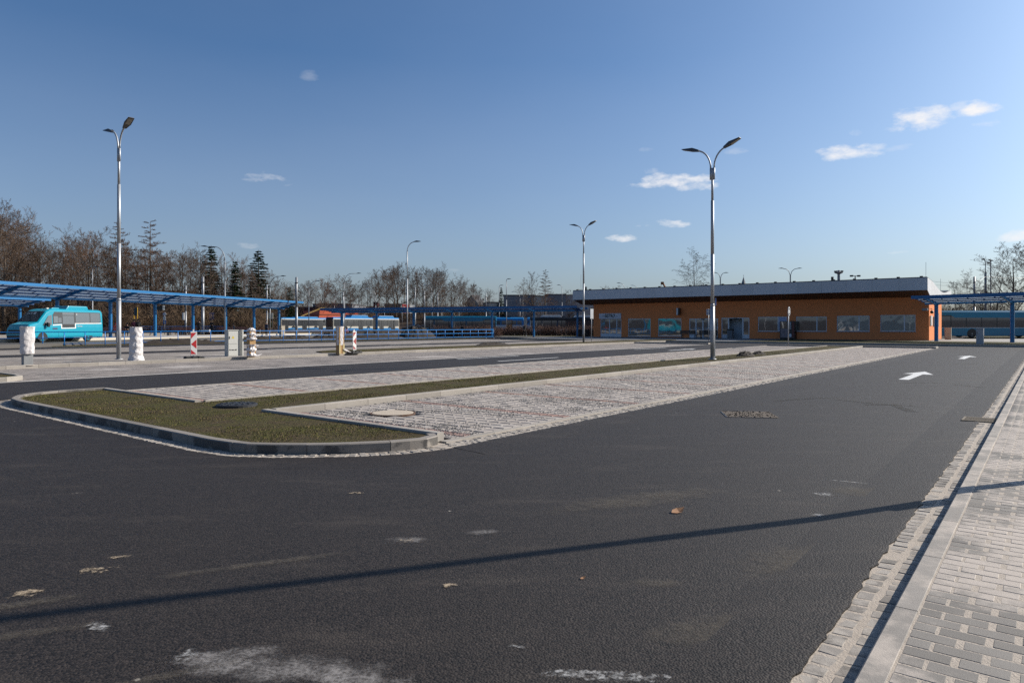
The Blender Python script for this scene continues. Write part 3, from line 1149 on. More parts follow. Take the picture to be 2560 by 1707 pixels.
M_BLADE = mat('grass_blade', (0.105, 0.105, 0.022), 0.8, var=0.45, scale=3, spec=0.2)
M_BLADED = mat('grass_blade_dry', (0.19, 0.14, 0.07), 0.85, var=0.35, scale=3, spec=0.2)
blades('verge_grass', [(4.7, 6.5, 7.6, 16.8, 1.0), (5.4, 6.5, 6.7, 7.6, 1.0), (6.5, 16, 10.65, 12.85, 0.8), (16, 40, 10.65, 12.85, 0.3)], 70000, 0.012, 0.036,
       'short sparse grass growing on the kerbed island and verge', [M_BLADE, M_BLADED], 4, 0.08)

# round dark drain lid standing in the island grass
p = G(592, 1013, 0.10)
t = thing('drain_cover', 'round black iron cover standing in the island grass', 'drain cover', (p.x, p.y, 0.085))
mb = MB()
mb.lathe([(0.36, 0.0), (0.36, 0.035), (0.33, 0.05)], 28)
mb.build('lid', mat('cast_iron', (0.035, 0.036, 0.04), 0.6, metal=0.4, var=0.3, scale=20, dirt=0.3), t)
smb = MB()
smb.box(-0.022, 0.022, -0.016, 0.016, 0.05, 0.058)
stud_me = smb.mesh('stud', M_DARK)
for r in (0.10, 0.2, 0.29):
    for k in range(int(r * 55)):
        a = 2 * math.pi * k / int(r * 55)
        link('stud', stud_me, t, (r * math.cos(a), r * math.sin(a), 0), a)

# ---------------------------------------------------------------- bay 2, middle road, bay 3, plaza
bay2 = sheet('parking_bay', rect(6.72, 56, 12.88, 17.25), 0.004, M_BED)
cl2 = bay_cells(6.75, 40, 12.99, 17.1)
blocks_stuff(bay2, cl2, 0.024)
sheet('far_paving', rect(40, 56, 12.99, 17.1), 0.018, M_PAVE, bay2)
kerb_run(bay2, [(6.75, 17.12), (56, 17.12)], 0.12, -0.03, 0.03, M_KERB3, 1.0, side=1, name='flush_kerb')
bay3 = sheet('parking_bay', rect(-12, 55, 22.45, 29.25), 0.004, M_PAVE)
mb = MB()
sheet('flush_strip', rect(-12, 55, 22.3, 22.6), 0.010, mat('flush_concrete', (0.46, 0.43, 0.40), 0.8, var=0.15, scale=3, dirt=0.3), bay3)
walk = slab('paved_walk', rect(-20, 62, 29.25, 37.4), -0.02, 0.11, M_PLAZA)
kerb_run(walk, [(-20, 29.2), (62, 29.2)], 0.14, -0.03, 0.135, M_KERB3, 1.0, side=1)
verge2 = slab('grass_verge', [(22.5, 30.6), (23.6, 30.2), (66, 30.2), (66, 32.6), (24.5, 32.6), (23, 31.8)], 0.05, 0.16, M_GRASS)
bay4 = sheet('parking_bay', rect(-25, 60, 43.4, 52.5), 0.006, M_PLAZA)
# small kerbed islands closing the rows
endisl = slab('island_tip', [(2.5, 22.9), (6.2, 22.9), (6.7, 23.3), (6.75, 24.0), (6.75, 29.1), (2.5, 29.1)], -0.02, 0.10, M_GRASS)
kerb_run(endisl, [(2.4, 22.75), (6.3, 22.75), (6.75, 23.15), (6.88, 23.9), (6.88, 29.2)], 0.13, -0.03, 0.13, M_KERB3, 1.0, side=1)
for (a0, b0, b1) in ((54.0, 6.0, 17.2), (55.0, 22.5, 30.2)):
    e = slab('island_tip', [(a0 + 0.12, b0 + 0.7), (a0 + 0.5, b0 + 0.15), (a0 + 1.6, b0 + 0.15), (a0 + 1.6, b1), (a0 + 0.12, b1)], -0.02, 0.10, M_GRASS)
    kerb_run(e, [(a0, b1), (a0, b0 + 0.6), (a0 + 0.4, b0), (a0 + 1.7, b0)], 0.13, -0.03, 0.135, M_KERB3, 1.0, side=1)

# ---------------------------------------------------------------- painted marks
def arrow(a0, a1, b, w=0.24, head=1.5, hw=0.8, z=0.005, skew=0.12):
    mb = MB()
    mb.add([W(a0, b + w / 2, z), W(a0, b - w / 2, z), W(a1 - head, b - w / 2, z), W(a1 - head, b + w / 2, z)], [(0, 1, 2, 3)])
    mb.add([W(a1 - head + 0.02, b - hw / 2 - skew, z), W(a1, b - skew, z), W(a1 - head - 0.15, b + hw / 2 - skew, z)], [(0, 1, 2)])
    mb.build('painted_arrow', M_PAINT, road, fix=False)


def arrow_up(a0, a1, b, w=0.26, head=1.6, hw=0.85):
    mb = MB()
    z = 0.005
    mb.add([W(a0, b + w / 2, z), W(a0, b - w / 2, z), W(a1 - head, b - w / 2, z), W(a1 - head, b - hw / 2, z), W(a1, b, z), W(a1 - head, b + hw / 2, z), W(a1 - head, b + w / 2, z)], [(0, 1, 2, 3, 4, 5, 6)])
    o = mb.build('painted_arrow', M_PAINT, road, fix=False)
    return o


arrow_up(22.5, 26.9, 3.28)
arrow_up(38.3, 42.7, 3.2)
arrow_up(40.2, 44.4, 18.9)
for (a0, a1, b) in ((23.5, 28.2, 21.7), (23.2, 27.9, 19.0), (40.5, 45.2, 21.5)):
    mb = MB()
    mb.add([W(a0, b - 0.09, 0.005), W(a1, b - 0.09, 0.005), W(a1, b + 0.09, 0.005), W(a0, b + 0.09, 0.005)], [(0, 1, 2, 3)])
    mb.build('painted_line', M_PAINT, road, fix=False)
for (x0, y0, x1, y1) in ((668, 874.0, 775, 871.2), (975, 862.6, 1050, 860.6), (1130, 862.5, 1215, 859.5), (1235, 853.3, 1296, 852.3)):
    p, q = G(x0, y0), G(x1, y1)
    d = (q - p).normalized()
    nn = Vector((-d.y, d.x, 0)) * 0.12
    mb = MB()
    mb.add([(*(p - nn).xy, 0.016), (*(q - nn).xy, 0.016), (*(q + nn).xy, 0.016), (*(p + nn).xy, 0.016)], [(0, 1, 2, 3)])
    mb.build('painted_line', M_PAINT, road, fix=False)

# ---------------------------------------------------------------- pavement on the camera's side
WZ = 0.10
pav = slab('pavement', [(-4, 0.52), (58, 0.52), (58, -9), (-4, -9)], -0.02, WZ - 0.0016, M_SAND)
kerb_run(pav, [(-4, 0.625), (58, 0.625)], 0.105, -0.03, WZ + 0.004, M_KERB, 1.0, side=-1, ch=0.008)
wc = []
rw = random.Random(3)
for i in range(-10, 560):
    a = i * 0.105 + 0.3
    off = 0.105 if i % 2 else 0.0
    b = 0.515 - off
    if off:
        wc.append((a + 0.004, a + 0.101, 0.515 - 0.097, 0.512))
    lim = 0.06 - 0.12 * max(a, 0) * 0.0 - 0.9
    while b > lim:
        wc.append((a + 0.004, a + 0.101, b - 0.186, b - 0.004))
        b -= 0.21
wc = [c for c in wc if c[0] > 0.9 and ((c[2] + c[3]) / 2) > -0.75]


def in_view(c):
    w = W((c[0] + c[1]) / 2, (c[2] + c[3]) / 2)
    return w.y > 1.8 and abs(w.x / w.y) < 0.80


nearw = sorted([c for c in wc if in_view(c)], key=lambda c: W((c[0] + c[1]) / 2, (c[2] + c[3]) / 2).length)
parts_w = nearw[:298]
ids = set(id(c) for c in parts_w)
rest_w = [c for c in wc if id(c) not in ids]
lens = {}
for c in parts_w:
    L = round(c[3] - c[2], 3)
    if L not in lens:
        mb = MB()
        mb.box(-0.0472, 0.0472, -L / 2, L / 2, -0.05, 0, ch=0.003)
        lens[L] = mb.mesh('paver', M_WPAVER)
    o = link('paver', lens[L], pav, W((c[0] + c[1]) / 2, (c[2] + c[3]) / 2, WZ + rw.uniform(-0.0007, 0.001)))
    o.rotation_euler = (rw.uniform(-0.006, 0.006), rw.uniform(-0.004, 0.004), ROW_ANG + rw.uniform(-0.012, 0.012))
P, F, T = many_blocks([(c[0] + .0013, c[1] - .0013, c[2], c[3]) for c in rest_w], WZ, ch=0.003, depth=0.04, jit=0.0007, amp=0.14)
tag(link('paver_field', np_mesh('paver_field', P, F, M_WPAVERS, tone=T), pav), kind='stuff')
gut2 = sheet('gutter', rect(-4, 58, 0.62, 0.876), 0.016, M_SAND)
setts(gut2, sett_cells(-1, 58, 0.632, 2, w=0.122, l=0.115), 0.0185, 290, 6, jit=0.004)

# slot drain in the gutter
p = G(2455, 1053, 0.0)
t = thing('drain_grate', 'rusty slotted drain grate at the edge of the asphalt by the gutter', 'drain grate', (p.x, p.y, 0.014), ROW_ANG)
mb = MB()
for x0, x1, y0, y1 in ((-0.28, 0.28, -0.26, -0.23), (-0.28, 0.28, 0.23, 0.26), (-0.28, -0.25, -0.23, 0.23), (0.25, 0.28, -0.23, 0.23)):
    mb.box(x0, x1, y0, y1, 0.0, 0.020)
M_RUSTG = mat('rusty_grate', (0.16, 0.125, 0.085), 0.8, var=0.3, scale=15)
mb.build('frame', M_RUSTG, t)
for k in range(9):
    mb = MB()
    x = -0.222 + k * 0.0555
    mb.box(x - 0.013, x + 0.013, -0.23, 0.23, 0.009, 0.019)
    mb.build('bar', M_RUSTG, t)
mb = MB()
mb.box(-0.25, 0.25, -0.23, 0.23, 0.002, 0.008)
mb.build('shaft', M_BLACK, t)

# sunken square cover full of gravel in the near road
p = G(1872, 1036, 0.0)
t = thing('gully_cover', 'square gully cover full of gravel sunk in the near asphalt', 'drain cover', (p.x, p.y, 0.0), ROW_ANG + 0.5)
mb = MB()
mb.add([(-0.42, -0.42, 0.006), (0.42, -0.42, 0.006), (0.42, 0.42, 0.006), (-0.42, 0.42, 0.006)], [(0, 1, 2, 3)])
mb.build('gravel_fill', mat('brown_gravel', (0.10, 0.075, 0.055), 0.95, var=0.4, scale=60, bump=1.0, bscale=70), t, fix=False)
mb = MB()
rr = random.Random(5)
for k in range(150):
    x, y = rr.uniform(-0.41, 0.41), rr.uniform(-0.41, 0.41)
    s = rr.uniform(0.008, 0.018)
    mb.add([(x - s, y - s, 0.005), (x + s, y - s * 0.7, 0.005), (x, y + s, 0.005), (x, y, 0.006 + s)], [(0, 1, 3), (1, 2, 3), (2, 0, 3)])
o = mb.build('gravel', mat('brown_gravel'), t) if False else mb.build('gravel', MATS['brown_gravel'], t)
o['kind'] = 'stuff'
mb = MB()
for (x0, x1, y0, y1) in ((-0.44, 0.30, 0.42, 0.445), (-0.44, -0.42, -0.30, 0.42), (0.42, 0.44, 0.0, 0.35)):
    mb.box(x0, x1, y0, y1, 0.001, 0.008)
mb.build('broken_edge', M_DARK, t)

# films of dust and sand on the asphalt
M_DUST1 = make_dust('pale_dust', (0.34, 0.32, 0.31), 6.0, 0.22, 0.62, 0.5)
M_DUST2 = make_dust('sand_crumbs', (0.37, 0.29, 0.20), 16.0, 0.42, 0.55, 0.9, 5)
M_DUST3 = make_dust('tan_streak', (0.14, 0.118, 0.09), 5.0, 0.2, 0.62, 0.38)
M_DUST4 = make_dust('white_scrape', (0.46, 0.455, 0.45), 24.0, 0.36, 0.62, 0.75, 6)
M_TYREMARK = make_dust('tyre_mark', (0.012, 0.011, 0.011), 6.0, 0.0, 0.5, 0.6)
_zc = [0.0035]


def film(px, py, sx, sy, m, rz=0.0, name='dust_film'):
    p = G(px, py, 0)
    _zc[0] += 0.00011
    mb = MB()
    n = 20
    mb.add([(math.cos(2 * math.pi * k / n), math.sin(2 * math.pi * k / n), 0) for k in range(n)], [tuple(range(n))])
    o = mb.build(name, m, road, fix=False, loc=(p.x, p.y, _zc[0]), rz=rz)
    o.scale = (sx, sy, 1)


film(700, 1672, 0.75, 0.17, M_DUST1, -0.10)
film(560, 1640, 0.35, 0.10, M_DUST1, 0.3)
film(850, 1690, 0.45, 0.12, M_DUST1, -0.25)
film(245, 1568, 0.16, 0.07, M_DUST4, -0.5)
film(470, 1638, 0.10, 0.10, M_DUST4, -0.5)
film(1298, 1617, 0.08, 0.03, M_DUST4, -0.2)
film(2125, 1205, 0.30, 0.05, M_DUST4, -0.5)
film(2060, 1236, 0.16, 0.12, M_DUST4)
film(2045, 1288, 0.10, 0.10, M_DUST4)
film(240, 1425, 0.20, 0.14, M_DUST2, 0.5)
film(75, 1482, 0.22, 0.12, M_DUST2, 0.5)
film(300, 1392, 0.14, 0.06, M_DUST2, 0.3)
film(1010, 1352, 0.16, 0.07, M_DUST2, 0.2)
film(890, 1233, 0.22, 0.06, M_DUST2, 0.1)
film(1120, 1465, 0.12, 0.06, M_DUST2, 0.4)
film(1020, 1350, 0.2, 0.1, M_DUST1)
film(1205, 1331, 0.16, 0.1, M_DUST1)
film(1640, 1457, 0.2, 0.1, M_DUST3)
film(1790, 1575, 0.5, 0.2, M_DUST3, 0.3)
film(60, 1585, 0.6, 0.07, M_DUST3, 0.35)
film(640, 1412, 0.9, 0.07, M_DUST3, 0.42)
film(420, 1690, 0.4, 0.05, M_DUST3, 0.45)
film(60, 1510, 0.35, 0.08, M_DUST3, 0.4)
film(1500, 1690, 0.5, 0.08, M_DUST4, -0.1)
film(1750, 1700, 0.3, 0.05, M_DUST4, -0.1)
film(2150, 1230, 0.4, 0.3, M_DUST3)
film(1600, 1250, 1.2, 0.3, M_DUST3, 0.4)
film(2050, 1400, 0.8, 0.4, M_DUST3, 0.3)


def mark(pts, w, name='tyre_mark'):
    ps = [G(*q) for q in pts]
    _zc[0] += 0.00011
    z = _zc[0]
    c = sum(ps, Vector()) / len(ps)
    mb = MB()
    vs = []
    for i, p in enumerate(ps):
        d = (ps[min(i + 1, len(ps) - 1)] - ps[max(i - 1, 0)]).normalized()
        nn = Vector((-d.y, d.x, 0)) * w / 2
        vs += [(p - nn - c), (p + nn - c)]
    mb.add([(v.x, v.y, 0) for v in vs], [(2 * i, 2 * i + 1, 2 * i + 3, 2 * i + 2) for i in range(len(ps) - 1)])
    o = mb.build(name, M_TYREMARK, road, fix=False, loc=(c.x, c.y, z))
    return o


M_TYREMARK2 = mat('rubber_trace', (0.016, 0.015, 0.015), 0.7, var=0.4, scale=8)
for pts, w in (([(1890, 1012), (1960, 1000), (2060, 994), (2200, 994)], 0.16), ([(2020, 993), (2110, 1000), (2180, 1008), (2270, 1014), (2355, 1019)], 0.14), ([(2160, 1011), (2235, 1012), (2262, 1022), (2285, 1030)], 0.2),
               ([(2250, 956.5), (2360, 958)], 0.10), ([(2385, 961), (2470, 969.5)], 0.12), ([(2260, 912), (2420, 909), (2560, 904)], 0.10), ([(1560 + 300, 930), (2000, 925)], 0.1)):
    mark(pts, w)

# litter: dry leaves on the asphalt
_i = 0
for (px, py, s, lb) in ((1696, 1281, 0.075, 'curled brown leaf lying on the near asphalt'), (1458, 1447, 0.022, 'small tan leaf scrap on the asphalt, just below the long shadow')):
    p = G(px, py)
    mb = MB()
    pts = [(-1, 0, 0.1), (-0.5, 0.42, 0.32), (0.2, 0.5, 0.42), (1.0, 0.1, 0.55), (0.2, -0.4, 0.1), (-0.5, -0.35, 0.05), (0.1, 0.0, 0.02)]
    mb.add([(x * s, y * s, 0.004 + z * s * 0.8) for x, y, z in pts], [(0, 6, 1), (1, 6, 2), (2, 6, 3), (3, 6, 4), (4, 6, 5), (5, 6, 0)])
    tag(mb.build('dry_leaf', M_LEAF, fix=False, loc=(p.x, p.y, 0), rz=0.5), lb, 'leaf')


# ragged edge of the asphalt where it was laid against the setts
def ragged(name, path, out, z, seed):
    rs = random.Random(seed)
    pts = [Vector((q[0], q[1], 0)) for q in path]
    mb = MB()
    a_, m_, b_ = [], [], []
    for i in range(len(pts) - 1):
        L = (pts[i + 1] - pts[i]).length
        n = max(2, int(L / 0.022)) if L < 25 else int(L / 0.06)
        d = (pts[i + 1] - pts[i]) / L
        nn = Vector((-d.y, d.x, 0)) * out
        for k in range(n):
            c = pts[i] + d * (L * k / n)
            e = 0.012 + 0.02 * max(-0.6, mnoise.noise(Vector((c.x * 6, c.y * 6, seed)))) + rs.uniform(-0.009, 0.011)
            a_.append(c - nn * 0.55)
            m_.append(c - nn * 0.012)
            b_.append(c + nn * e)
    vs = [W(q.x, q.y, 0.0005) for q in a_] + [W(q.x, q.y, z) for q in m_] + [W(q.x, q.y, z) for q in b_] + [W(q.x, q.y, 0.003) for q in b_]
    n = len(a_)
    fs = [(r * n + i, r * n + i + 1, r * n + n + i + 1, r * n + n + i) for r in range(3) for i in range(n - 1)]
    mb.add(vs, fs)
    mb.build(name, M_ASPH, road)


ragged('asphalt_edge', [(-2, 0.875), (24, 0.875), (58, 0.875)], -1, 0.026, 3)
ragged('asphalt_edge', [(6.3, 5.875), (26, 5.875), (54, 5.875)], 1, 0.024, 4)
ragged('asphalt_edge', [(6.3, 5.875), (6.15, 5.88), (5.6, 6.06), (5.2, 6.34), (4.85, 6.71), (4.51, 7.11), (4.23, 7.61), (4.14, 8.3), (4.14, 15.4), (4.21, 16.2), (4.53, 16.94), (5.1, 17.41)], -1, 0.020, 5)

# ---------------------------------------------------------------- terminal building
BS, BA, BB = 38.4, 78.2, 9.2
bld = thing('terminal_building', 'long orange rendered single-storey bus terminal with a grey swooping roof', 'building', W(BA, BB, 0.0), math.atan2(UX, -UY))
# local x runs along the front to the left, +y towards the parking, z up
_C = W(BA, BB)


def bs(px, out=0.0):
    k = (px - 1280) / FPX
    cx, cy = _C.x - UX * out, _C.y - UY * out
    return (cx - k * cy) / (UY + k * UX)


def bz(py, s, out=0.0):
    return HZ(py, _C.y - UY * out + UX * s)


OPEN = {}
for nm, x0, x1, y0, y1 in (('bistro', 1501, 1553.5, 796.5, 850), ('wa', 1570, 1626.5, 796, 841), ('wb', 1645, 1703.5, 795.5, 840.5), ('d1', 1723, 1795, 796, 853), ('d2', 1803.5, 1873.5, 794, 853),
                           ('wc', 1895, 1967.5, 791.5, 828.5), ('wd', 1990, 2067, 791, 828.5), ('we', 2092, 2174, 789, 828.5), ('wf', 2201, 2289, 787, 828.5)):
    s1, s0 = bs(x0), bs(x1)
    sm = (s0 + s1) / 2
    OPEN[nm] = (s0, s1, max(0.12, bz(y1, sm)), bz(y0, sm))
for d in ('bistro', 'd1', 'd2'):
    o = OPEN[d]
    OPEN[d] = (o[0], o[1], 0.12, o[3])
WALL_TOP = 4.42
mb = MB()
ss = sorted(set([0, BS] + [x for o in OPEN.values() for x in o[:2]]))
zs = sorted(set([0.0, WALL_TOP] + [x for o in OPEN.values() for x in o[2:]]))
for i in range(len(ss) - 1):
    for j in range(len(zs) - 1):
        cs, cz = (ss[i] + ss[i + 1]) / 2, (zs[j] + zs[j + 1]) / 2
        if any(o[0] < cs < o[1] and o[2] < cz < o[3] for o in OPEN.values()):
            continue
        mb.quad((ss[i], 0, zs[j]), (ss[i + 1], 0, zs[j]), (ss[i + 1], 0, zs[j + 1]), (ss[i], 0, zs[j + 1]))
RV = 0.16
for o in OPEN.values():
    s0, s1, z0, z1 = o
    for a, b in (((s0, z0), (s1, z0)), ((s1, z0), (s1, z1)), ((s1, z1), (s0, z1)), ((s0, z1), (s0, z0))):
        mb.quad((a[0], 0, a[1]), (b[0], 0, b[1]), (b[0], -RV, b[1]), (a[0], -RV, a[1]))
DEP = 10.0
mb.quad((0, 0, 0), (0, -DEP, 0), (0, -DEP, WALL_TOP), (0, 0, WALL_TOP))
mb.quad((BS, 0, 0), (BS, 0, WALL_TOP), (BS, -DEP, WALL_TOP), (BS, -DEP, 0))
mb.quad((0, -DEP, 0), (BS, -DEP, 0), (BS, -DEP, WALL_TOP), (0, -DEP, WALL_TOP))
mb.build('wall', M_ORANGE, bld, fix=False)
mb = MB()
mb.box(0.02, BS - 0.02, -0.02, 0.035, -0.05, 0.13)
mb.box(-0.035, 0.02, -DEP, 0.035, -0.05, 0.13)
mb.build('plinth', mat('plinth_dark', (0.06, 0.055, 0.05), 0.85, var=0.2), bld)
# interior seen through the doors
mb = MB()
mb.quad((12, -1.3, 0.02), (26, -1.3, 0.02), (26, -1.3, 3.2), (12, -1.3, 3.2))
mb.build('inner_wall', mat('interior_grey', (0.42, 0.47, 0.52), 0.7), bld, fix=False)
mb = MB()
mb.quad((0.2, -0.2, 0.1), (BS - 0.2, -0.2, 0.1), (BS - 0.2, -DEP + .2, 0.1), (0.2, -DEP + .2, 0.1))
mb.build('inner_floor', mat('interior_floor', (0.08, 0.08, 0.08), 0.5), bld, fix=False)


def frame(s0, s1, z0, z1, t, y0, y1, splits=(), bottom=None):
    mb = MB()
    b = bottom or t
    mb.box(s0, s0 + t, y0, y1, z0, z1)
    mb.box(s1 - t, s1, y0, y1, z0, z1)
    mb.box(s0 + t, s1 - t, y0, y1, z1 - t, z1)
    mb.box(s0 + t, s1 - t, y0, y1, z0, z0 + b)
    for s in splits:
        mb.box(s - t * 0.8, s + t * 0.8, y0, y1, z0 + b, z1 - t)
    return mb


def pane(s0, s1, z0, z1, y, m, parent, name='pane'):
    mb = MB()
    mb.box(s0, s1, y - 0.012, y, z0, z1)
    return mb.build(name, m, parent)


for nm, split, gm in (('wa', None, M_GLASS), ('wb', None, M_GLASS), ('wc', 1945, M_GLASS), ('wd', 2042, M_GLASS), ('we', 2147.5, M_GLASSB), ('wf', 2261, M_GLASSB)):
    s0, s1, z0, z1 = OPEN[nm]
    t = 0.07
    sp = [bs(split)] if split else []
    w = frame(s0 + 0.003, s1 - 0.003, z0 + 0.003, z1 - 0.003, t, -0.13, -0.06, sp).build('window', M_FRAME, bld)
    edges = [s0 + t] + ([sp[0] - t * 0.8, sp[0] + t * 0.8] if sp else []) + [s1 - t]
    for k in range(0, len(edges), 2):
        g2 = mat('door_leaf_blue', (0.36, 0.42, 0.60), 0.5) if (nm == 'wc' and k == 0 and False) else gm
        pane(edges[k], edges[k + 1], z0 + t, z1 - t, -0.095, g2, w)
    mb = MB()
    mb.box(s0 - 0.06, s1 + 0.06, 0.0, 0.07, z0 - 0.06, z0 - 0.015)
    mb.build('sill', M_GALVD, w)
# pale inner door leaf standing behind the window next to the vending machine
s1, s0 = bs(1946), bs(1966)
mb = MB()
mb.box(s0, s1, -0.09, -0.075, OPEN['wc'][2] + 0.08, OPEN['wc'][3] - 0.08)
mb.build('blind', mat('pale_blind', (0.42, 0.47, 0.66), 0.6), bld)


def pxs(*a):
    return [bs(x) for x in a]


# bistro entrance
s0, s1, z0, z1 = OPEN['bistro']
t = 0.07
sp = pxs(1523.5, 1541.5)
ent = frame(s0 + .003, s1 - .003, z0, z1 - .003, t, -0.14, -0.05, sp, bottom=0.45).build('door', M_FRAME, bld)
e = [s0 + t, sp[1] - t * .8, sp[1] + t * .8, sp[0] - t * .8, sp[0] + t * .8, s1 - t]
for k in (0, 2, 4):
    pane(e[k], e[k + 1], z0 + 0.45, z1 - t, -0.09, M_GLASS, ent)
mb = MB()
mb.tube([(sp[0] - 0.16, -0.03, 1.0), (sp[0] - 0.16, -0.03, 1.5)], 0.02, 6)
mb.build('handle', M_GALV, ent)
# sliding door, closed
s0, s1, z0, z1 = OPEN['d1']
sp = pxs(1739.5, 1757, 1775)
d1 = frame(s0 + .003, s1 - .003, z0, z1 - .003, 0.09, -0.14, -0.04, sp, bottom=0.06).build('sliding_door', M_FRAME, bld)
e = [s0 + .09, sp[2] - .07, sp[2] + .07, sp[1] - .07, sp[1] + .07, sp[0] - .07, sp[0] + .07, s1 - .09]
for k in (0, 2, 4, 6):
    pane(e[k], e[k + 1], z0 + (0.45 if k == 6 else 0.08), z1 - .09, -0.09, M_GLASS, d1)
mb = MB()
mb.box(e[6], e[7], -0.11, -0.06, z0 + 0.06, z0 + 0.45)
mb.build('kick_panel', M_FRAME, d1)
mb = MB()
mb.box(sp[1] - 0.2, sp[1] + 0.2, -0.04, 0.06, z1 - 0.16, z1 - 0.05)
mb.build('sensor', M_BLACK, d1)
# sliding door, standing open
s0, s1, z0, z1 = OPEN['d2']
sp = pxs(1821, 1857)
d2 = frame(s0 + .003, s1 - .003, z0, z1 - .003, 0.09, -0.14, -0.04, sp, bottom=0.02).build('sliding_door', M_FRAME, bld)
d2['label'] = 'sliding door standing open'
pane(s0 + .09, sp[1] - .07, z0 + .45, z1 - .09, -0.09, M_GLASS, d2)
pane(sp[0] + .07, s1 - .09, z0 + .45, z1 - .09, -0.09, M_GLASS, d2)
for xa_, xb_ in ((s0 + .09, sp[1] - .07), (sp[0] + .07, s1 - .09)):
    mb = MB()
    mb.box(xa_, xb_, -0.11, -0.06, z0 + 0.02, z0 + 0.45)
    mb.build('kick_panel', M_FRAME, d2)
mb = MB()
mb.box((sp[0] + sp[1]) / 2 - .2, (sp[0] + sp[1]) / 2 + .2, -0.04, 0.06, z1 - 0.16, z1 - 0.05)
mb.build('sensor', M_BLACK, d2)

# grey swooping roof
prof_t = [(2.2, 6.2), (0.5, 6.12), (-1.8, 5.98), (-3.8, 5.74), (-5.8, 5.48), (-7.6, 5.32), (-9.5, 5.24), (-11.5, 5.28), (-13.5, 5.42), (-16.1, 5.66), (-18.2, 5.75)]
prof_b = [(2.2, 5.02), (0.03, 4.43), (-10.03, 4.43), (-13.5, 4.6), (-18.2, 4.95)]
X0, X1 = -0.10, 40.2
mb = MB()
k = len(prof_t)
mb.add([(X0 + .02, y, z + 0.07) for y, z in prof_t] + [(X1 - .02, y, z + 0.07) for y, z in prof_t], [(i, i + 1, k + i + 1, k + i) for i in range(k - 1)])
mb.add([(X0 + .02, y, z) for y, z in ((2.2, 6.17), (2.2, 6.27))] + [(X1 - .02, y, z) for y, z in ((2.2, 6.17), (2.2, 6.27))], [(0, 1, 3, 2)])
mb.build('roof', M_DARK, bld, fix=False)
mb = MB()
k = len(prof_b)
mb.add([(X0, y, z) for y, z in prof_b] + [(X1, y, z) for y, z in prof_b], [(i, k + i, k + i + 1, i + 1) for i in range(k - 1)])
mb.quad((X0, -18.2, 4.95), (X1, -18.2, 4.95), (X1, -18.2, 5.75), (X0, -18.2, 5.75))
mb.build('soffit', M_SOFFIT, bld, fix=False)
NP = 17
for i in range(NP):
    x0, x1 = X0 + (X1 - X0) * i / NP + 0.006, X0 + (X1 - X0) * (i + 1) / NP - 0.006
    mb = MB()
    mb.box(x0, x1, 2.2, 2.24, 5.0, 6.185)
    mb.build('fascia_panel', M_FASCIA, bld)
# side fascia follows the curve of the roof


def prof(pl, y):
    for (ya, za), (yb, zb) in zip(pl[:-1], pl[1:]):
        if yb <= y <= ya:
            return za + (zb - za) * (y - ya) / (yb - ya)
    return pl[-1][1]


for xx, sgn in ((X0, -1), (X1, 1)):
    ys = [2.2 - 20.4 * i / 8 for i in range(9)]
    for i in range(8):
        ya, yb = ys[i] - 0.006, ys[i + 1] + 0.006
        yy = [ya + (yb - ya) * j / 3 for j in range(4)]
        poly = [(y, prof(prof_b, y) - 0.02) for y in yy] + [(y, prof(prof_t, y) - 0.01) for y in reversed(yy)]
        mb = MB()
        mb.prism(poly, xx, xx + sgn * 0.04, 'x')
        mb.build('fascia_panel', M_FASCIA, bld)
mb0 = MB()
mb0.box(-0.13, 0.13, -0.12, 0.12, 0, 0.11)
clip_me = mb0.mesh('roof_clip', M_DARK)
for i in range(21):
    link('roof_clip', clip_me, bld, (X0 + 0.5 + i * 1.96, 2.02, 6.26))
for x, y, z0, h, r in ((-0.0 + 0.05, 1.8, 6.25, 1.45, 0.014), (39.6, 1.2, 6.2, 2.2, 0.014), (0.3, -12, 5.35, 1.5, 0.014)):
    mb = MB()
    mb.tube([(x, y, z0), (x, y, z0 + h)], r, 5)
    mb.build('lightning_rod', M_GALVD, bld)
for px, top in ((1465, 717), (2081, 692)):
    s = bs(px, -3)
    mb = MB()
    mb.tube([(s, -3, 5.8), (s, -3, HZ(top, _C.y + 3 * UY + UX * s))], 0.14, 8)
    mb.build('vent_pipe', M_DARK, bld)
# bistro sign board
s1_, s0_ = bs(1499), bs(1553.5)
sg = thing('shop_sign', 'white board lettered BISTRO over the glazed shop entrance', 'sign', W(BA, BB, 0), math.atan2(UX, -UY))
zb, zt_ = bz(797, 34.5), bz(783, 34.5)
mb = MB()
mb.box(s0_, s1_, 0.004, 0.12, zb + .03, zt_, 0)
mb.build('board', mat('sign_board', (0.50, 0.50, 0.55), 0.5), sg, bevel=0.012)


def lettering(body, size, m, parent, loc, rot, name='lettering', depth=0.006, sx=1.0, bold=0.0):
    cu = bpy.data.curves.new(name, 'FONT')
    cu.body = body
    cu.size = size
    cu.extrude = depth
    cu.offset = bold
    cu.resolution_u = 2
    cu.align_x = 'CENTER'
    cu.align_y = 'CENTER'
    tmp = bpy.data.objects.new('tmp_text', cu)
    COL.objects.link(tmp)
    dg = bpy.context.evaluated_depsgraph_get()
    me = bpy.data.meshes.new_from_object(tmp.evaluated_get(dg))
    bpy.data.objects.remove(tmp)
    bpy.data.curves.remove(cu)
    me.name = name
    me.materials.clear()
    me.materials.append(m)
    o = link(name, me, parent)
    o.location = loc
    o.rotation_euler = rot
    o.scale = (sx, 1, 1)
    return o


lettering('BISTRO', 0.62, M_TEXT, sg, ((s0_ + s1_) / 2, 0.125, (zb + zt_) / 2 + 0.02), (R(90), 0, R(180)), sx=0.72, bold=0.012)


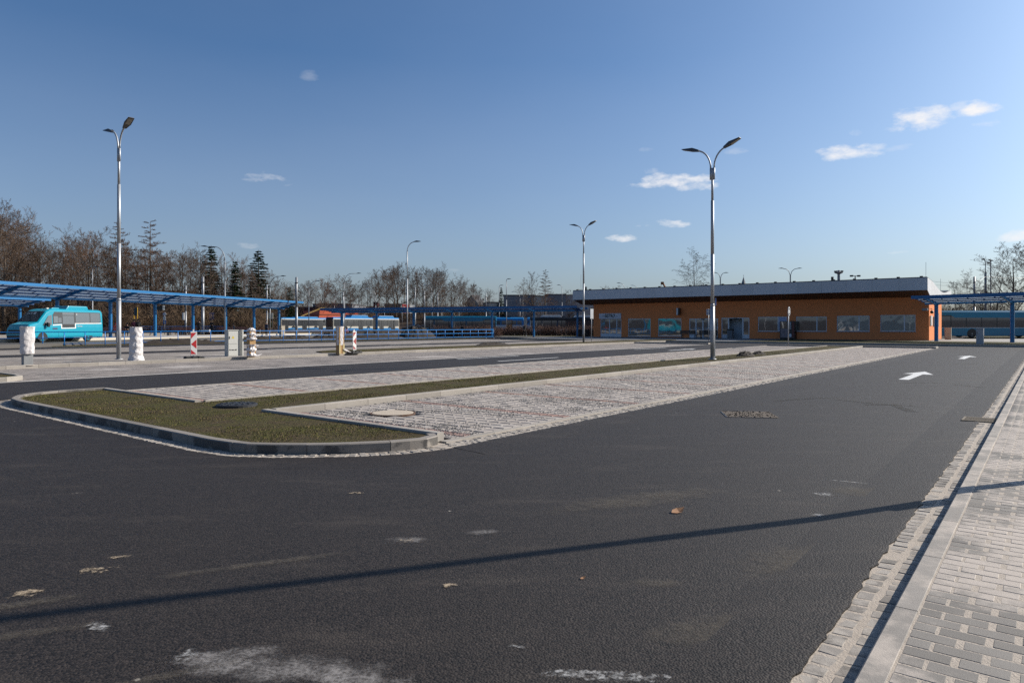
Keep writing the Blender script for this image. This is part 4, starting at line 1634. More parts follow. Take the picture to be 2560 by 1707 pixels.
def scribble(n, w, h, m, parent, loc, rot, seed=1, name='small_print'):
    """lettering too small to read in the photograph: short strokes"""
    rs = random.Random(seed)
    mb = MB()
    x = -w / 2
    cw = w / n
    for i in range(n):
        hh = h * rs.uniform(0.55, 1.0)
        mb.box(x + cw * 0.08, x + cw * 0.3, -h / 2, -h / 2 + hh, 0, 0.004)
        mb.box(x + cw * 0.3, x + cw * 0.85, -h / 2 + hh * rs.uniform(0, 0.7), -h / 2 + hh * rs.uniform(0.75, 0.95), 0, 0.004)
        x += cw
    o = mb.build(name, m, parent)
    o.location = loc
    o.rotation_euler = rot
    return o


for dx, sd in ((0.92, 2), (-0.92, 3)):
    scribble(4, 0.34, 0.17, M_TEXT, sg, ((s0_ + s1_) / 2 + dx * 1.05, 0.123, (zb + zt_) / 2), (R(90), 0, R(180)), sd)
# hanging box sign, camera, floodlight
s = bs(1699.5)
t = thing('box_sign', 'black box sign with a white edge projecting from the orange wall', 'sign', W(BA, BB, 0), math.atan2(UX, -UY))
za, zb = bz(787.5, s), bz(770, s)
mb = MB()
mb.box(s - 0.22, s - 0.02, 0.2, 0.62, za, zb)
mb.build('face', M_BLACK, t, bevel=0.01)
mb = MB()
mb.box(s - 0.02, s + 0.16, 0.2, 0.62, za, zb)
mb.build('edge', M_FRAME, t, bevel=0.01)
mb = MB()
mb.box(s - 0.06, s + 0.02, 0.0, 0.21, (za + zb) / 2 - .05, (za + zb) / 2 + .05)
mb.build('bracket', M_DARK, t)
t = thing('wall_floodlight', 'small grey floodlight at the sunlit corner of the terminal', 'lamp', W(BA, BB, 0), math.atan2(UX, -UY))
mb = MB()
mb.box(0.05, 0.55, 0.25, 0.5, 3.05, 3.3)
mb.build('housing', M_GALVD, t, bevel=0.03)
mb = MB()
mb.box(0.25, 0.33, 0.0, 0.26, 3.14, 3.22)
mb.build('bracket', M_DARK, t)
t = thing('security_camera', 'black dome camera hung under the corner of the terminal roof', 'camera', W(BA, BB, 0), math.atan2(UX, -UY))
mb = MB()
mb.lathe([(0.02, -0.14), (0.12, -0.1), (0.16, 0.0), (0.14, 0.1), (0.06, 0.16)], 12, at=(-0.25, 0.12, 2.9))
mb.build('dome', M_BLACK, t, smooth=True)
mb = MB()
mb.tube([(-0.25, 0.12, 3.05), (-0.25, 0.12, 3.25), (-0.05, -0.05, 3.25)], 0.03, 6)
mb.build('arm', M_GALVD, t)
# notices on the sunlit end wall
for i, (d0, d1, z0, z1, wht) in enumerate(((0.35, 1.0, 1.55, 2.55, 0), (1.15, 2.1, 1.6, 2.6, 1), (2.9, 3.4, 1.5, 2.5, 0), (3.7, 4.6, 1.55, 2.5, 1), (6.6, 7.2, 1.5, 2.9, 0))):
    t = thing('notice_board', ['dark narrow notice board nearest the sunlit wall corner', 'white timetable board beside the narrow dark one on the end wall', 'dark strip board between two white boards on the end wall', 'white board half behind the blue canopy post on the end wall', 'tall brown board at the back of the end wall'][i], 'notice board', W(BA, BB, 0), math.atan2(UX, -UY))
    mb = MB()
    mb.box(-0.05, -0.004, -d1, -d0, z0, z1)
    mb.build('frame', M_DARK if not wht else M_FRAME, t)
    mb = MB()
    mb.box(-0.06, -0.051, -d1 + .05, -d0 - .05, z0 + .05, z1 - .05)
    mb.build('sheet', M_SIGNW if wht else M_SOFFIT, t)
# pavement and lawn in front of the terminal
apron = slab('terminal_pavement', [(76.0, 4), (76.0, 22), (63, 24), (61.5, 26), (61.5, 50), (98, 50), (98, -30), (76.0, -30)], -0.05, 0.10, mat('concrete_paving', (0.30, 0.285, 0.265), 0.85, var=0.12, scale=2, dirt=0.2))
lawn = slab('lawn', [(61.7, -40), (75.9, -40), (75.9, 21.9), (63, 23.8), (61.7, 25.0)], -0.05, 0.12, M_DRYGRASS)
kerb_run(lawn, [(61.5, 50), (61.5, 20), (61.5, -30)], 0.15, -0.03, 0.17, M_KERB3, 2.0, side=1)
back_lawn = slab('lawn', [(98.1, -40), (120, -40), (120, 8), (98.1, 8)], -0.05, 0.18, M_DRYGRASS)

# vending machine against the wall
s1, s0 = bs(1952, 0.5), bs(1989, 0.5)
vm = thing('vending_machine', 'black drinks vending machine with a picture front standing by the orange wall', 'vending machine', W(BA, BB, 0.10), math.atan2(UX, -UY))
zt_ = bz(803, 16, 0.7) - 0.1
w_ = s1 - s0
mb = MB()
mb.box(s0, s1, 0.05, 0.85, 0.06, zt_)
mb.build('cabinet', M_BLACK, vm, bevel=0.02)
vend = mat('vend_picture', (0.16, 0.13, 0.15), 0.4, var=0.9, scale=3.5)
mb = MB()
mb.box(s0 + w_ * 0.42, s1 - w_ * .05, 0.852, 0.86, 0.22, 1.15)
mb.build('picture_front', mat('vend_picture_low', (0.20, 0.16, 0.18), 0.4, var=0.8, scale=4), vm)
mb = MB()
mb.box(s0 + w_ * 0.42, s1 - w_ * .05, 0.852, 0.86, 1.17, zt_ - .08)
mb.build('display_glass', M_GLASS, vm)
for q in range(5):
    mb = MB()
    mb.box(s0 + w_ * 0.24, s0 + w_ * 0.34, 0.852, 0.87, zt_ - .2 - q * .16, zt_ - .12 - q * .16)
    mb.build('button', M_FRAME, vm)
mb = MB()
mb.box(s0 + w_ * 0.22, s0 + w_ * 0.36, 0.852, 0.875, 0.25, 0.62)
mb.build('hatch', M_FRAME, vm)
mb = MB()
mb.box(s0 + w_ * 0.02, s0 + w_ * 0.18, 0.852, 0.862, 0.2, zt_ - .1)
mb.build('red_strip', mat('dark_red', (0.12, 0.02, 0.016), 0.5), vm)
for dx in (0.06, w_ - 0.06):
    mb = MB()
    mb.box(s0 + dx - .04, s0 + dx + .04, 0.1, 0.8, 0.0, 0.06)
    mb.build('foot', M_DARK, vm)
# bin in the doorway
s = bs(1827, 0.4)
t = thing('litter_bin', 'grey litter bin with a dark top beside the open sliding door', 'bin', W(BA, BB, 0.1), math.atan2(UX, -UY))
mb = MB()
mb.box(s - 0.3, s + 0.3, 0.25, 0.75, 0.0, 0.95)
mb.build('body', mat('bin_grey', (0.16, 0.16, 0.17), 0.6), t, bevel=0.03)
mb = MB()
mb.box(s - 0.32, s + 0.32, 0.23, 0.77, 0.95, 1.12)
mb.build('lid', M_BLACK, t, bevel=0.04)


def bench(label, loc, rz, L=1.9, m=M_WOOD, group=None, leg=M_DARK):
    t = thing('park_bench', label, 'bench', loc, rz, group)
    for k in range(3):
        mb = MB()
        mb.box(-L / 2, L / 2, -0.22 + k * 0.15, -0.10 + k * 0.15, 0.43, 0.47)
        mb.build('seat_slat', m, t)
    for k in range(3):
        mb = MB()
        mb.box(-L / 2, L / 2, 0.25 + k * 0.02, 0.28 + k * 0.02, 0.54 + k * 0.14, 0.66 + k * 0.14)
        mb.build('back_slat', m, t)
    for x in (-L / 2 + 0.15, L / 2 - 0.15):
        mb = MB()
        mb.box(x - .03, x + .03, -0.2, -0.14, 0, 0.43)
        mb.box(x - .03, x + .03, 0.18, 0.24, 0, 0.43)
        mb.box(x - .03, x + .03, -0.2, 0.24, 0.39, 0.43)
        mb.box(x - .03, x + .03, 0.2, 0.25, 0.43, 0.95)
        mb.build('leg_frame', leg, t)
    return t


M_BENCHD = mat('bench_dark', (0.028, 0.018, 0.014), 0.6, var=0.2)
zz = math.atan2(UX, -UY)
for px0, px1, lb in ((1703, 1742, 'dark slatted bench between the shop window and the closed sliding door'), (1750, 1797, 'dark slatted bench in front of the closed sliding door, behind the tall lamp post')):
    sa, sb = bs(px1, 3.0), bs(px0, 3.0)
    s = (sa + sb) / 2
    p = W(BA - 3.0, BB + s, 0.10)
    bench(lb, p, zz, sb - sa, M_BENCHD)

# ---------------------------------------------------------------- blue canopies
def canopy(label, p0, direc, posts, step, wf, wb, zb, zdip, zf, zbk, start=None, end=None, flip=1, rowsf=4, rowsb=2, ncol=3, postr=0.16, beam=0.24):
    """row of posts carrying a butterfly roof; +y (times flip) is the front wing"""
    d = Vector((direc[0], direc[1], 0)).normalized()
    t = thing('bus_shelter_canopy', label, 'canopy', p0, math.atan2(d.y, d.x))
    L = (posts - 1) * step
    x0 = -step * 0.5 if start is None else start
    x1 = L + step * 0.5 if end is None else end
    mbp = MB()
    mbp.tube([(0, 0, 0), (0, 0, zdip - zb)], postr, 12)
    post_me = mbp.mesh('post', M_BLUE, smooth=False)
    ya, yb = wf * flip, -wb * flip
    arm_me = []
    for y, ze in ((ya, zf), (yb, zbk)):
        mb = MB()
        zt = ze - zb
        z0 = zdip - zb
        mb.prism([(0, z0 - 0.30), (y * 0.97, zt - 0.26), (y * 0.97, zt - 0.04), (0, z0 + 0.02)], -0.07, 0.07, 'x')
        arm_me.append(mb.mesh('arm', M_BLUE))
    for i in range(posts):
        link('post', post_me, t, (i * step, 0, 0))
        link('arm', arm_me[0], t, (i * step, 0, 0))
        link('arm', arm_me[1], t, (i * step, 0, 0))
    for y, ze, th in ((ya, zf, beam), (yb, zbk, beam)):
        mb = MB()
        s_ = 1 if y > 0 else -1
        mb.box(x0, x1, min(y, y + 0.09 * s_), max(y, y + 0.09 * s_), ze - zb - th + 0.05, ze - zb + 0.05)
        mb.build('edge_beam', M_BLUE, t)
    # purlins and panes
    for y, ze, rows in ((ya, zf, rowsf), (yb, zbk, rowsb)):
        for r in range(rows + 1):
            f = r / rows
            yy = y * (0.03 + 0.95 * f)
            z = (zdip - zb + 0.03) * (1 - f) + (ze - zb) * f
            mb = MB()
            mb.box(x0 + .02, x1 - .02, yy - 0.035, yy + 0.035, z - 0.135 if 0 < r < rows else z - 0.2, z - 0.012)
            if r < rows:
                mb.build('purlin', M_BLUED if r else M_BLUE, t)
        n = max(1, int(round((x1 - x0) / (step / ncol))))
        pw = (x1 - x0) / n
        for r in range(rows):
            f0, f1 = r / rows, (r + 1) / rows
            ya_, yb_ = y * (0.03 + 0.95 * f0), y * (0.03 + 0.95 * f1)
            za_ = (zdip - zb + 0.03) * (1 - f0) + (ze - zb) * f0
            zb_ = (zdip - zb + 0.03) * (1 - f1) + (ze - zb) * f1
            g = 0.035
            s_ = 1 if y > 0 else -1
            mb = MB()
            mb.add([(-pw / 2 + g, ya_ + g * s_, za_), (pw / 2 - g, ya_ + g * s_, za_), (pw / 2 - g, yb_ - g * s_, zb_), (-pw / 2 + g, yb_ - g * s_, zb_),
                    (-pw / 2 + g, ya_ + g * s_, za_ + .012), (pw / 2 - g, ya_ + g * s_, za_ + .012), (pw / 2 - g, yb_ - g * s_, zb_ + .012), (-pw / 2 + g, yb_ - g * s_, zb_ + .012)],
                   [(0, 3, 2, 1), (4, 5, 6, 7), (0, 1, 5, 4), (1, 2, 6, 5), (2, 3, 7, 6), (3, 0, 4, 7)])
            pm = mb.mesh('roof_pane', M_PANE)
            sh = pw * 0.5 if r % 2 else 0.0
            for c in range(n):
                x = x0 + (c + 0.5) * pw + sh
                if x + pw / 2 > x1:
                    continue
                link('roof_pane', pm, t, (x, 0, 0))
            # seams between panes
            mb = MB()
            for c in range(n + 1):
                x = x0 + c * pw + sh
                if x > x1:
                    continue
                mb.box(x - 0.035, x + 0.035, 0, 1, 0, 0)
            ms = MB()
            for c in range(n + 1):
                x = x0 + c * pw + sh
                if x > x1 + .01:
                    continue
                ms.add([(x - .03, ya_, za_ - .045), (x + .03, ya_, za_ - .045), (x + .03, yb_, zb_ - .045), (x - .03, yb_, zb_ - .045),
                        (x - .03, ya_, za_ + .02), (x + .03, ya_, za_ + .02), (x + .03, yb_, zb_ + .02), (x - .03, yb_, zb_ + .02)],
                       [(0, 3, 2, 1), (4, 5, 6, 7), (0, 1, 5, 4), (1, 2, 6, 5), (2, 3, 7, 6), (3, 0, 4, 7)])
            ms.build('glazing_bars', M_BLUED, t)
    return t


# platform of the near left canopy
def frame_poly(p0, d, x0, x1, y0, y1):
    d = Vector((d[0], d[1], 0)).normalized()
    n = Vector((-d.y, d.x, 0))
    return [Vector(p0) + d * x + n * y for x, y in ((x0, y0), (x1, y0), (x1, y1), (x0, y1))]


def wslab(name, pts, z0, z1, m, kind='structure', parent=None):
    mb = MB()
    n = len(pts)
    mb.add([(p.x, p.y, z0) for p in pts] + [(p.x, p.y, z1) for p in pts], [tuple(range(n, 2 * n))] + [(i, (i + 1) % n, n + (i + 1) % n, n + i) for i in range(n)])
    o = mb.build(name, m, parent)
    if kind:
        tag(o, kind=kind)
    return o


CD = (0.2138, 0.9769)
P1 = RAY(276, 66.0)          # the fourth post of the near canopy
d1v = Vector((CD[0], CD[1], 0))
first = P1 - d1v * 5.95 * 4
M_PLAT = mat('platform_paving', (0.22, 0.20, 0.185), 0.85, var=0.15, scale=1.2, dirt=0.2)
M_BUSROAD = mat('bus_road_asphalt', (0.085, 0.078, 0.072), 0.8, var=0.25, scale=0.6, bump=0.3, bscale=40)
pl = frame_poly(P1, CD, -30, 36.5, -1.7, 2.4)
wslab('bus_platform', pl, 0.0, 0.50, M_PLAT)
mb = MB()
q = frame_poly(P1, CD, -30, 36.5, -1.86, -1.69)
kerb = wslab('platform_kerb', q, 0.0, 0.52, mat('platform_edge', (0.52, 0.46, 0.37), 0.8, var=0.08, dirt=0.1))
# right-hand side of the direction is the front (towards the camera's right)
canopy('long blue butterfly canopy behind the turquoise minibus, nearest of the left pair', (first.x, first.y, 0.5), CD, 10, 5.95, 3.0, 2.3, 0.5, 4.08, 4.92, 4.72, start=-2.0, end=9 * 5.95 + 1.2, flip=-1)
# bus road around it
wslab('bus_road', frame_poly(P1, CD, -40, 70, -7.5, -1.87), -0.05, 0.25, M_BUSROAD)
wslab('bus_road', frame_poly(P1, CD, -40, 60, 2.41, 12.0), -0.05, 0.26, M_BUSROAD)
# second canopy further back
n1 = Vector((-d1v.y, d1v.x, 0))
P2 = P1 + n1 * 16.8 - d1v * 6.5
wslab('bus_platform', frame_poly(P2, CD, -30, 40, -2.8, 2.4), 0.0, 0.60, M_PLAT)
f2 = P2 - d1v * 6 * 2
canopy('second blue canopy standing behind the long one, above the minibus roof', (f2.x, f2.y, 0.6), CD, 5, 6.0, 3.0, 2.3, 0.6, 3.85, 4.52, 4.4, start=-3, end=4 * 6 + 1.0, flip=-1)
wslab('bus_road', frame_poly(P2, CD, -30, 70, 2.41, 13.0), -0.05, 0.40, M_BUSROAD)

# canopy across the middle
A_ = RAY(815, 108.0)
B_ = RAY(1444, 94.0)
dm = (B_ - A_)
Lm = dm.length
dm.normalize()
# posts at the rays of the photograph
pf = RAY(859, 107.0)
nst = 6
stepm = ((B_ - A_).length * (1444 - 859) / (1444 - 815)) / nst
pp = B_ - dm * stepm * nst
canopy('long dark blue canopy across the middle, its front in shade', (pp.x, pp.y, 0.0), (dm.x, dm.y), 7, stepm, 3.0, 3.0, 0.0, 3.75, 4.22, 4.15, start=-1.8, end=6 * stepm + 0.7, flip=-1, beam=0.30)
wslab('bus_platform', frame_poly(pp, (dm.x, dm.y), -4, 42, -3.2, 3.0), -0.03, 0.05, M_PLAT)
wslab('bus_road', frame_poly(pp, (dm.x, dm.y), -30, 60, 11.2, 21.0), -0.04, 0.10, M_BUSROAD)
wslab('lawn', frame_poly(pp, (dm.x, dm.y), -10, 42, 3.2, 11.0), -0.03, 0.07, M_DRYGRASS)
# canopy at the right end of the terminal
r1, r2 = RAY(2341, 64.5), RAY(2531, 59.4)
dr = (r2 - r1)
stepr = dr.length
dr.normalize()
canopy('dark blue canopy reaching out from the right end of the terminal', (r1.x, r1.y, 0.1), (dr.x, dr.y), 5, stepr, 2.6, 2.4, 0.1, 3.75, 4.32, 4.3, start=-1.0, end=4 * stepr + 2, flip=-1, beam=0.30, postr=0.17)
rp = frame_poly(r1, (dr.x, dr.y), -3, 40, -1.6, 2.0)
wslab('terminal_pavement', rp, -0.04, 0.118, M_PLAT)

# ---------------------------------------------------------------- lamps
def lamp_head(mb_h, mb_l, tip, d, s=0.86):
    """flat LED head at a point, looking along d"""
    d = Vector(d).normalized()
    side = d.cross(Vector((0, 0, 1))).normalized()
    up = side.cross(d).normalized()

    def pt(a, b, c):
        return Vector(tip) + d * a * s + side * b * s + up * c * s
    vs = [pt(-0.05, -0.09, -0.03), pt(0.35, -0.17, -0.05), pt(0.85, -0.15, -0.03), pt(0.85, 0.15, -0.03), pt(0.35, 0.17, -0.05), pt(-0.05, 0.09, -0.03),
          pt(-0.05, -0.06, 0.06), pt(0.30, -0.10, 0.12), pt(0.85, -0.12, 0.0), pt(0.85, 0.12, 0.0), pt(0.30, 0.10, 0.12), pt(-0.05, 0.06, 0.06)]
    mb_h.add(vs, [(5, 4, 3, 2, 1, 0), (6, 7, 8, 9, 10, 11)] + [(i, (i + 1) % 6, 6 + (i + 1) % 6, 6 + i) for i in range(6)])
    ls = [pt(0.32, -0.11, -0.056), pt(0.78, -0.11, -0.045), pt(0.78, 0.11, -0.045), pt(0.32, 0.11, -0.056)]
    mb_l.add(ls, [(0, 3, 2, 1)])


def double_lamp(label, loc, rz, h=9.0, group=None, reach=0.66, rise=(0.5, 0.5), pr=1.0):
    t = thing('street_lamp', label, 'street lamp', loc, rz, group)
    mb = MB()
    mb.tube([(0, 0, 0), (0, 0, 0.03)], 0.17, 12)
    mb.tube([(0, 0, 0.03), (0, 0, h * 0.28)], 0.088 * pr, 12)
    mb.tube([(0, 0, h * 0.28), (0, 0, h * 0.285 + 0.05)], [0.093 * pr, 0.076 * pr], 12)
    mb.tube([(0, 0, h * 0.285), (0, 0, h * 0.55)], 0.074 * pr, 12)
    mb.tube([(0, 0, h * 0.55), (0, 0, h * 0.83)], [0.072, 0.066], 12)
    mb.tube([(0, 0, h * 0.83), (0, 0, h * 0.97)], 0.052, 12)
    mb.build('pole', M_GALV, t, smooth=True)
    mb = MB()
    mb.box(-0.07, 0.07, -0.092, -0.08, 0.75, 1.25)
    mb.build('service_door', M_GALVD, t)
    mb = MB()
    mb.tube([(0, 0, h * 0.94), (0, 0, h)], 0.06, 10)
    mb.tube([(-0.075, 0, h * 0.94), (-0.075, 0, h)], 0.045, 8)
    mb.tube([(0.075, 0, h * 0.94), (0.075, 0, h)], 0.045, 8)
    mb.build('bracket', M_GALV, t, smooth=True)
    for s in (-1, 1):
        rise_ = rise[0] if s < 0 else rise[1]
        pts = []
        for k in range(9):
            a = math.pi / 2 * k / 8 * (0.93 if s < 0 else 0.82)
            pts.append((s * (0.075 + reach * (1 - math.cos(a))), 0, h + (rise_ + 0.35) * math.sin(a)))
        mb = MB()
        mb.tube(pts, 0.036, 8)
        arm = mb.build('arm', M_GALV, t, smooth=True)
        p, q = Vector(pts[-1]), Vector(pts[-2])
        mh, ml = MB(), MB()
        lamp_head(mh, ml, p, (p - q) + Vector((0, 0, -0.002)))
        hd = mh.build('lamp_head', M_LAMP, t)
        ml.build('lens', M_LENS, hd, fix=False)
    return t


pR = G(1781, 898.5, 0.1)
pL = G(297, 898.5, 0.1)
pM = G(1459, 857.5, 0.1)
double_lamp('tall galvanised twin-arm lamp in the grass verge in front of the terminal', (pR.x, pR.y, 0.10), R(-38), 8.3)
double_lamp('tall galvanised twin-arm lamp on the paving beside the white wrapped posts', (pL.x, pL.y, 0.10), R(-38), 9.15)
double_lamp('slender twin-arm lamp further off beside the bistro end of the terminal', (pM.x, pM.y, 0.10), R(-38), 9.2)
# its fellow outside the view throws the long shadow across the near asphalt
az = R(SUN_AZ)
q = G(1240, 1395)
base = q + Vector((math.sin(az), math.cos(az), 0)) * 5.8
double_lamp('tall twin-arm lamp on the near pavement, throwing the long shadow over the asphalt', (base.x, base.y, 0.10), R(-38), 9.0, pr=0.72)

# perforated sign posts next to the lamps
for px, py, top, lb in ((293, 898.5, 749, 'perforated galvanised sign post close beside the lamp on the paving'), (1787, 898, 752, 'perforated sign post with blue sign plate close beside the verge lamp')):
    p = G(px, py, 0.1)
    t = thing('sign_post', lb, 'sign post', (p.x, p.y, 0.10), 0.0)
    hh = HZ(top, p.y) - 0.1
    mb = MB()
    mb.box(-0.03, 0.03, -0.02, 0.02, 0, hh)
    mb.build('post', M_GALV, t)
    mb = MB()
    for k in range(int(hh / 0.09)):
        mb.box(-0.012, 0.012, -0.024, -0.0201, k * 0.09 + 0.02, k * 0.09 + 0.055)
    mb.build('holes', M_DARK, t)
    if px > 1000:
        mb = MB()
        mb.box(-0.06, 0.06, -0.05, -0.026, hh - 0.2, hh + 0.12)
        mb.build('plate', M_SIGNB, t)
        t.rotation_euler = (0, 0, R(70))


def single_lamp(label, px, ybase, ytop_px, side=1, reach_px=20, Y=None, z0=None, m=M_GALVD, curved=True, r=0.075, group=None, headm=None):
    """one-armed lamp; side +1 puts its head to the right"""
    if Y is None:
        p = G(px, ybase, 0.1)
    else:
        p = RAY(px, Y, 0)
    z = 0.1 if z0 is None else z0
    t = thing('street_lamp', label, 'street lamp', (p.x, p.y, z), 0, group)
    top = HZ(ytop_px, p.y) - z
    rp = reach_px / FPX * p.y
    mb = MB()
    mb.tube([(0, 0, 0), (0, 0, top * 0.62)], r, 8)
    mb.tube([(0, 0, top * 0.62), (0, 0, top - min(1.6, rp))], r * 0.75, 8)
    mb.build('pole', m, t, smooth=True)
    rr = min(1.6, rp)
    pts = [(0, 0, top - rr)]
    for k in range(1, 7):
        a = math.pi / 2 * k / 6 * 0.92
        pts.append((side * rr * 0.75 * (1 - math.cos(a)), 0, top - rr + rr * math.sin(a)))
    pts.append((side * rp * 0.75, 0, top + 0.03))
    mb = MB()
    mb.tube(pts, r * 0.6, 6)
    mb.build('arm', m, t, smooth=True)
    mh, ml = MB(), MB()
    lamp_head(mh, ml, pts[-1], (side, 0, 0.08))
    hd = mh.build('lamp_head', headm or M_LAMP, t)
    return t


single_lamp('tall single-arm lamp behind the railing, curving to the right above the middle canopy', 1018, 847, 605, 1, 24, z0=0.1, m=M_GALV)
single_lamp('tall lamp with a long level arm to the left, behind the grey cabinet', 562, 845, 617, -1, 60, Y=82, z0=0.1)
FARL = [  # px, Y, z0, top, side, reach, label
    (772, 118, 0.0, 703, 1, 26, 'lamp with a right arm standing behind the first trolleybus', 0),
    (861, 120, 0.2, 684, 1, 42, 'lamp with a long right arm at the left end of the middle canopy', 0),
    (836, 190, 0.6, 733, 1, 20, 'low lamp left of the middle canopy by the orange shop', 0),
    (939, 135, 0.4, 722, -1, 24, 'lamp arching left over the articulated bus', 1),
    (961, 190, 0.6, 736, 1, 20, 'small lamp with a right arm between canopy posts', 0),
    (1005, 185, 0.6, 729, -1, 18, 'thin lamp arching left close by the tall single lamp', 0),
    (1080, 150, 0.5, 713, -1, 18, 'lamp arching left in front of the two birches', 1),
    (1248, 150, 0.5, 714, 1, 3, 'lamp with a ball-like head right of the church house', 0),
    (1266, 128, 0.3, 698, 1, 3, 'tall lamp above the blue tram', 0),
    (1300, 170, 0.6, 730, -1, 20, 'pale lamp arching left in front of the grey block', 1),
    (1405, 160, 0.5, 713, -1, 7, 'lamp with a short left arm before the cream block of flats', 0),
    (1562, 150, 0.3, 708, -1, 16, 'short-armed lamp peeping over the roof near its bistro end', 0),
    (1595, 170, 0.3, 714, -1, 15, 'smaller pale lamp peeping over the roof near its bistro end', 1),
    (675, 100, 0.3, 691, 1, 37, 'lamp with a right arm at the end of the long left canopy', 0),
    (618, 130, 1.5, 719, -1, 16, 'lamp arching left in front of the dark spruces', 0),
    (577, 112, 0.5, 711, 1, 10, 'thin lamp before the spruces, right of the tall level-armed one', 1),
    (272, 105, 0.4, 681, -1, 6, 'thin lamp arching left behind the long canopy, by the tall twin lamp', 1),
    (231, 92, 0.4, 668, 1, 6, 'grey mast lamp behind the long canopy left of the tall twin lamp', 0),
    (315, 112, 1.0, 670, -1, 5, 'pale lamp head peeping out right of the tall twin lamp', 1),
]
for px, Y, z0, top, side, reach, lb, pale in FARL:
    single_lamp(lb, px, None, top, side, reach, Y=Y, z0=terrain_h(RAY(px, Y).x, Y) + 0.02 if Y > 112 else z0, headm=M_LAMPW if pale else None)
# plain catenary masts
for px, Y, top, r, lb in ((741, 92, 693, 0.17, 'thick bare grey mast at the end of the long left canopy'), (858, 118, 730, 0.14, 'bare mast right beside the long-armed lamp'), (1038, 140, 718, 0.12, 'bare mast right of the red billboard'),
                          (1061, 112, 727, 0.10, 'bare mast over the parked white car'), (1094, 150, 732, 0.13, 'bare mast by the left birch'), (1215, 160, 733, 0.12, 'bare mast right of the church house'),
                          (464, 96, 714, 0.14, 'mast with a grey box behind the long left canopy'), (507, 95, 692, 0.2, 'thick mast with two clamps behind the seated people'), (667, 100, 712, 0.11, 'bare mast beside the lamp at the canopy end'),
                          (2436, 100, 692, 0.16, 'dark bare mast above the right canopy'), (2451, 150, 725, 0.1, 'thin bare mast among the right trees')):
    p = RAY(px, Y)
    z = max(0.0, terrain_h(p.x, p.y)) + 0.02
    t = thing('catenary_mast', lb, 'mast', (p.x, p.y, z))
    hh = HZ(top, Y) - z
    mb = MB()
    mb.tube([(0, 0, 0), (0, 0, hh * 0.5)], r, 10)
    mb.tube([(0, 0, hh * 0.5), (0, 0, hh)], r * 0.85, 10)
    mb.build('pole', M_GALVD, t, smooth=True)
    mb = MB()
    mb.tube([(0, 0, hh * 0.9), (0, 0, hh * 0.9 + 0.12)], r * 1.25, 10)
    mb.build('clamp', M_DARK, t)
    if px == 464:
        mb = MB()
        mb.box(-0.35, -0.1, -0.3, -0.1, 2.4, 3.4)
        mb.build('box', M_SIGNW, t)
# far twin lamps and floodlights over the terminal roof
def twin_far(label, px, Y, top, halfpx, kind=0):
    p = RAY(px, Y)
    t = thing('street_lamp', label, 'street lamp', (p.x, p.y, 0.0))
    hh = HZ(top, Y)
    w = halfpx / FPX * Y
    mb = MB()
    mb.tube([(0, 0, 0), (0, 0, hh - 1.2)], 0.11, 8)
    mb.build('pole', M_GALVD, t)
    for s in (-1, 1):
        mb = MB()
        mb.tube([(0, 0, hh - 1.3), (s * w * 0.15, 0, hh - 0.5), (s * w * 0.4, 0, hh - 0.12), (s * w * 0.75, 0, hh)], 0.055, 6)
        mb.build('arm', M_GALVD, t)
        mh, ml = MB(), MB()
        lamp_head(mh, ml, (s * w * 0.72, 0, hh), (s, 0, 0.05))
        mh.build('lamp_head', M_LAMP, t)
    return t


twin_far('twin-arm lamp over the roof just right of the tall verge lamp', 1801, 130, 682, 15)
twin_far('wide twin-arm lamp over the middle of the terminal roof', 1976, 120, 671, 26)
p = RAY(2138, 160)
t = thing('floodlight_mast', 'small mast with two floodlights over the roof, right of the round light tower', 'floodlight', (p.x, p.y, 0))
hh = HZ(690, 160)
mb = MB()
mb.tube([(0, 0, 0), (0, 0, hh)], 0.12, 8)
mb.tube([(-0.75, 0, hh), (0.75, 0, hh)], 0.07, 6)
mb.build('pole', M_DARK, t)
for s in (-1, 1):
    mb = MB()
    mb.box(s * 0.85 - 0.3, s * 0.85 + 0.3, -0.25, 0.25, hh - 0.15, hh + 0.2)
    mb.build('flood_lamp', M_DARK, t)
p = RAY(2097, 330)
t = thing('light_tower', 'distant light tower with a ring of lamps above the terminal roof', 'light tower', (p.x, p.y, 0))
hh = HZ(684, 330)
mb = MB()
mb.tube([(0, 0, 0), (0, 0, hh + 0.5)], [0.9, 0.6], 10)
mb.build('column', M_GALVD, t)
mb = MB()
mb.lathe([(0.7, hh - 0.2), (1.9, hh + 0.3), (1.9, hh + 0.6), (0.7, hh + 0.8), (0.5, hh + 1.6)], 14)
mb.build('gallery', M_GALVD, t)
for k in range(10):
    a = 2 * math.pi * k / 10
    mb = MB()
    mb.box(-0.32, 0.32, -0.2, 0.2, 0, 0.6, rot=Matrix.Rotation(a, 3, 'Z'), at=(1.75 * math.cos(a), 1.75 * math.sin(a), hh + 0.75))
    mb.build('flood_lamp', M_DARK, t)
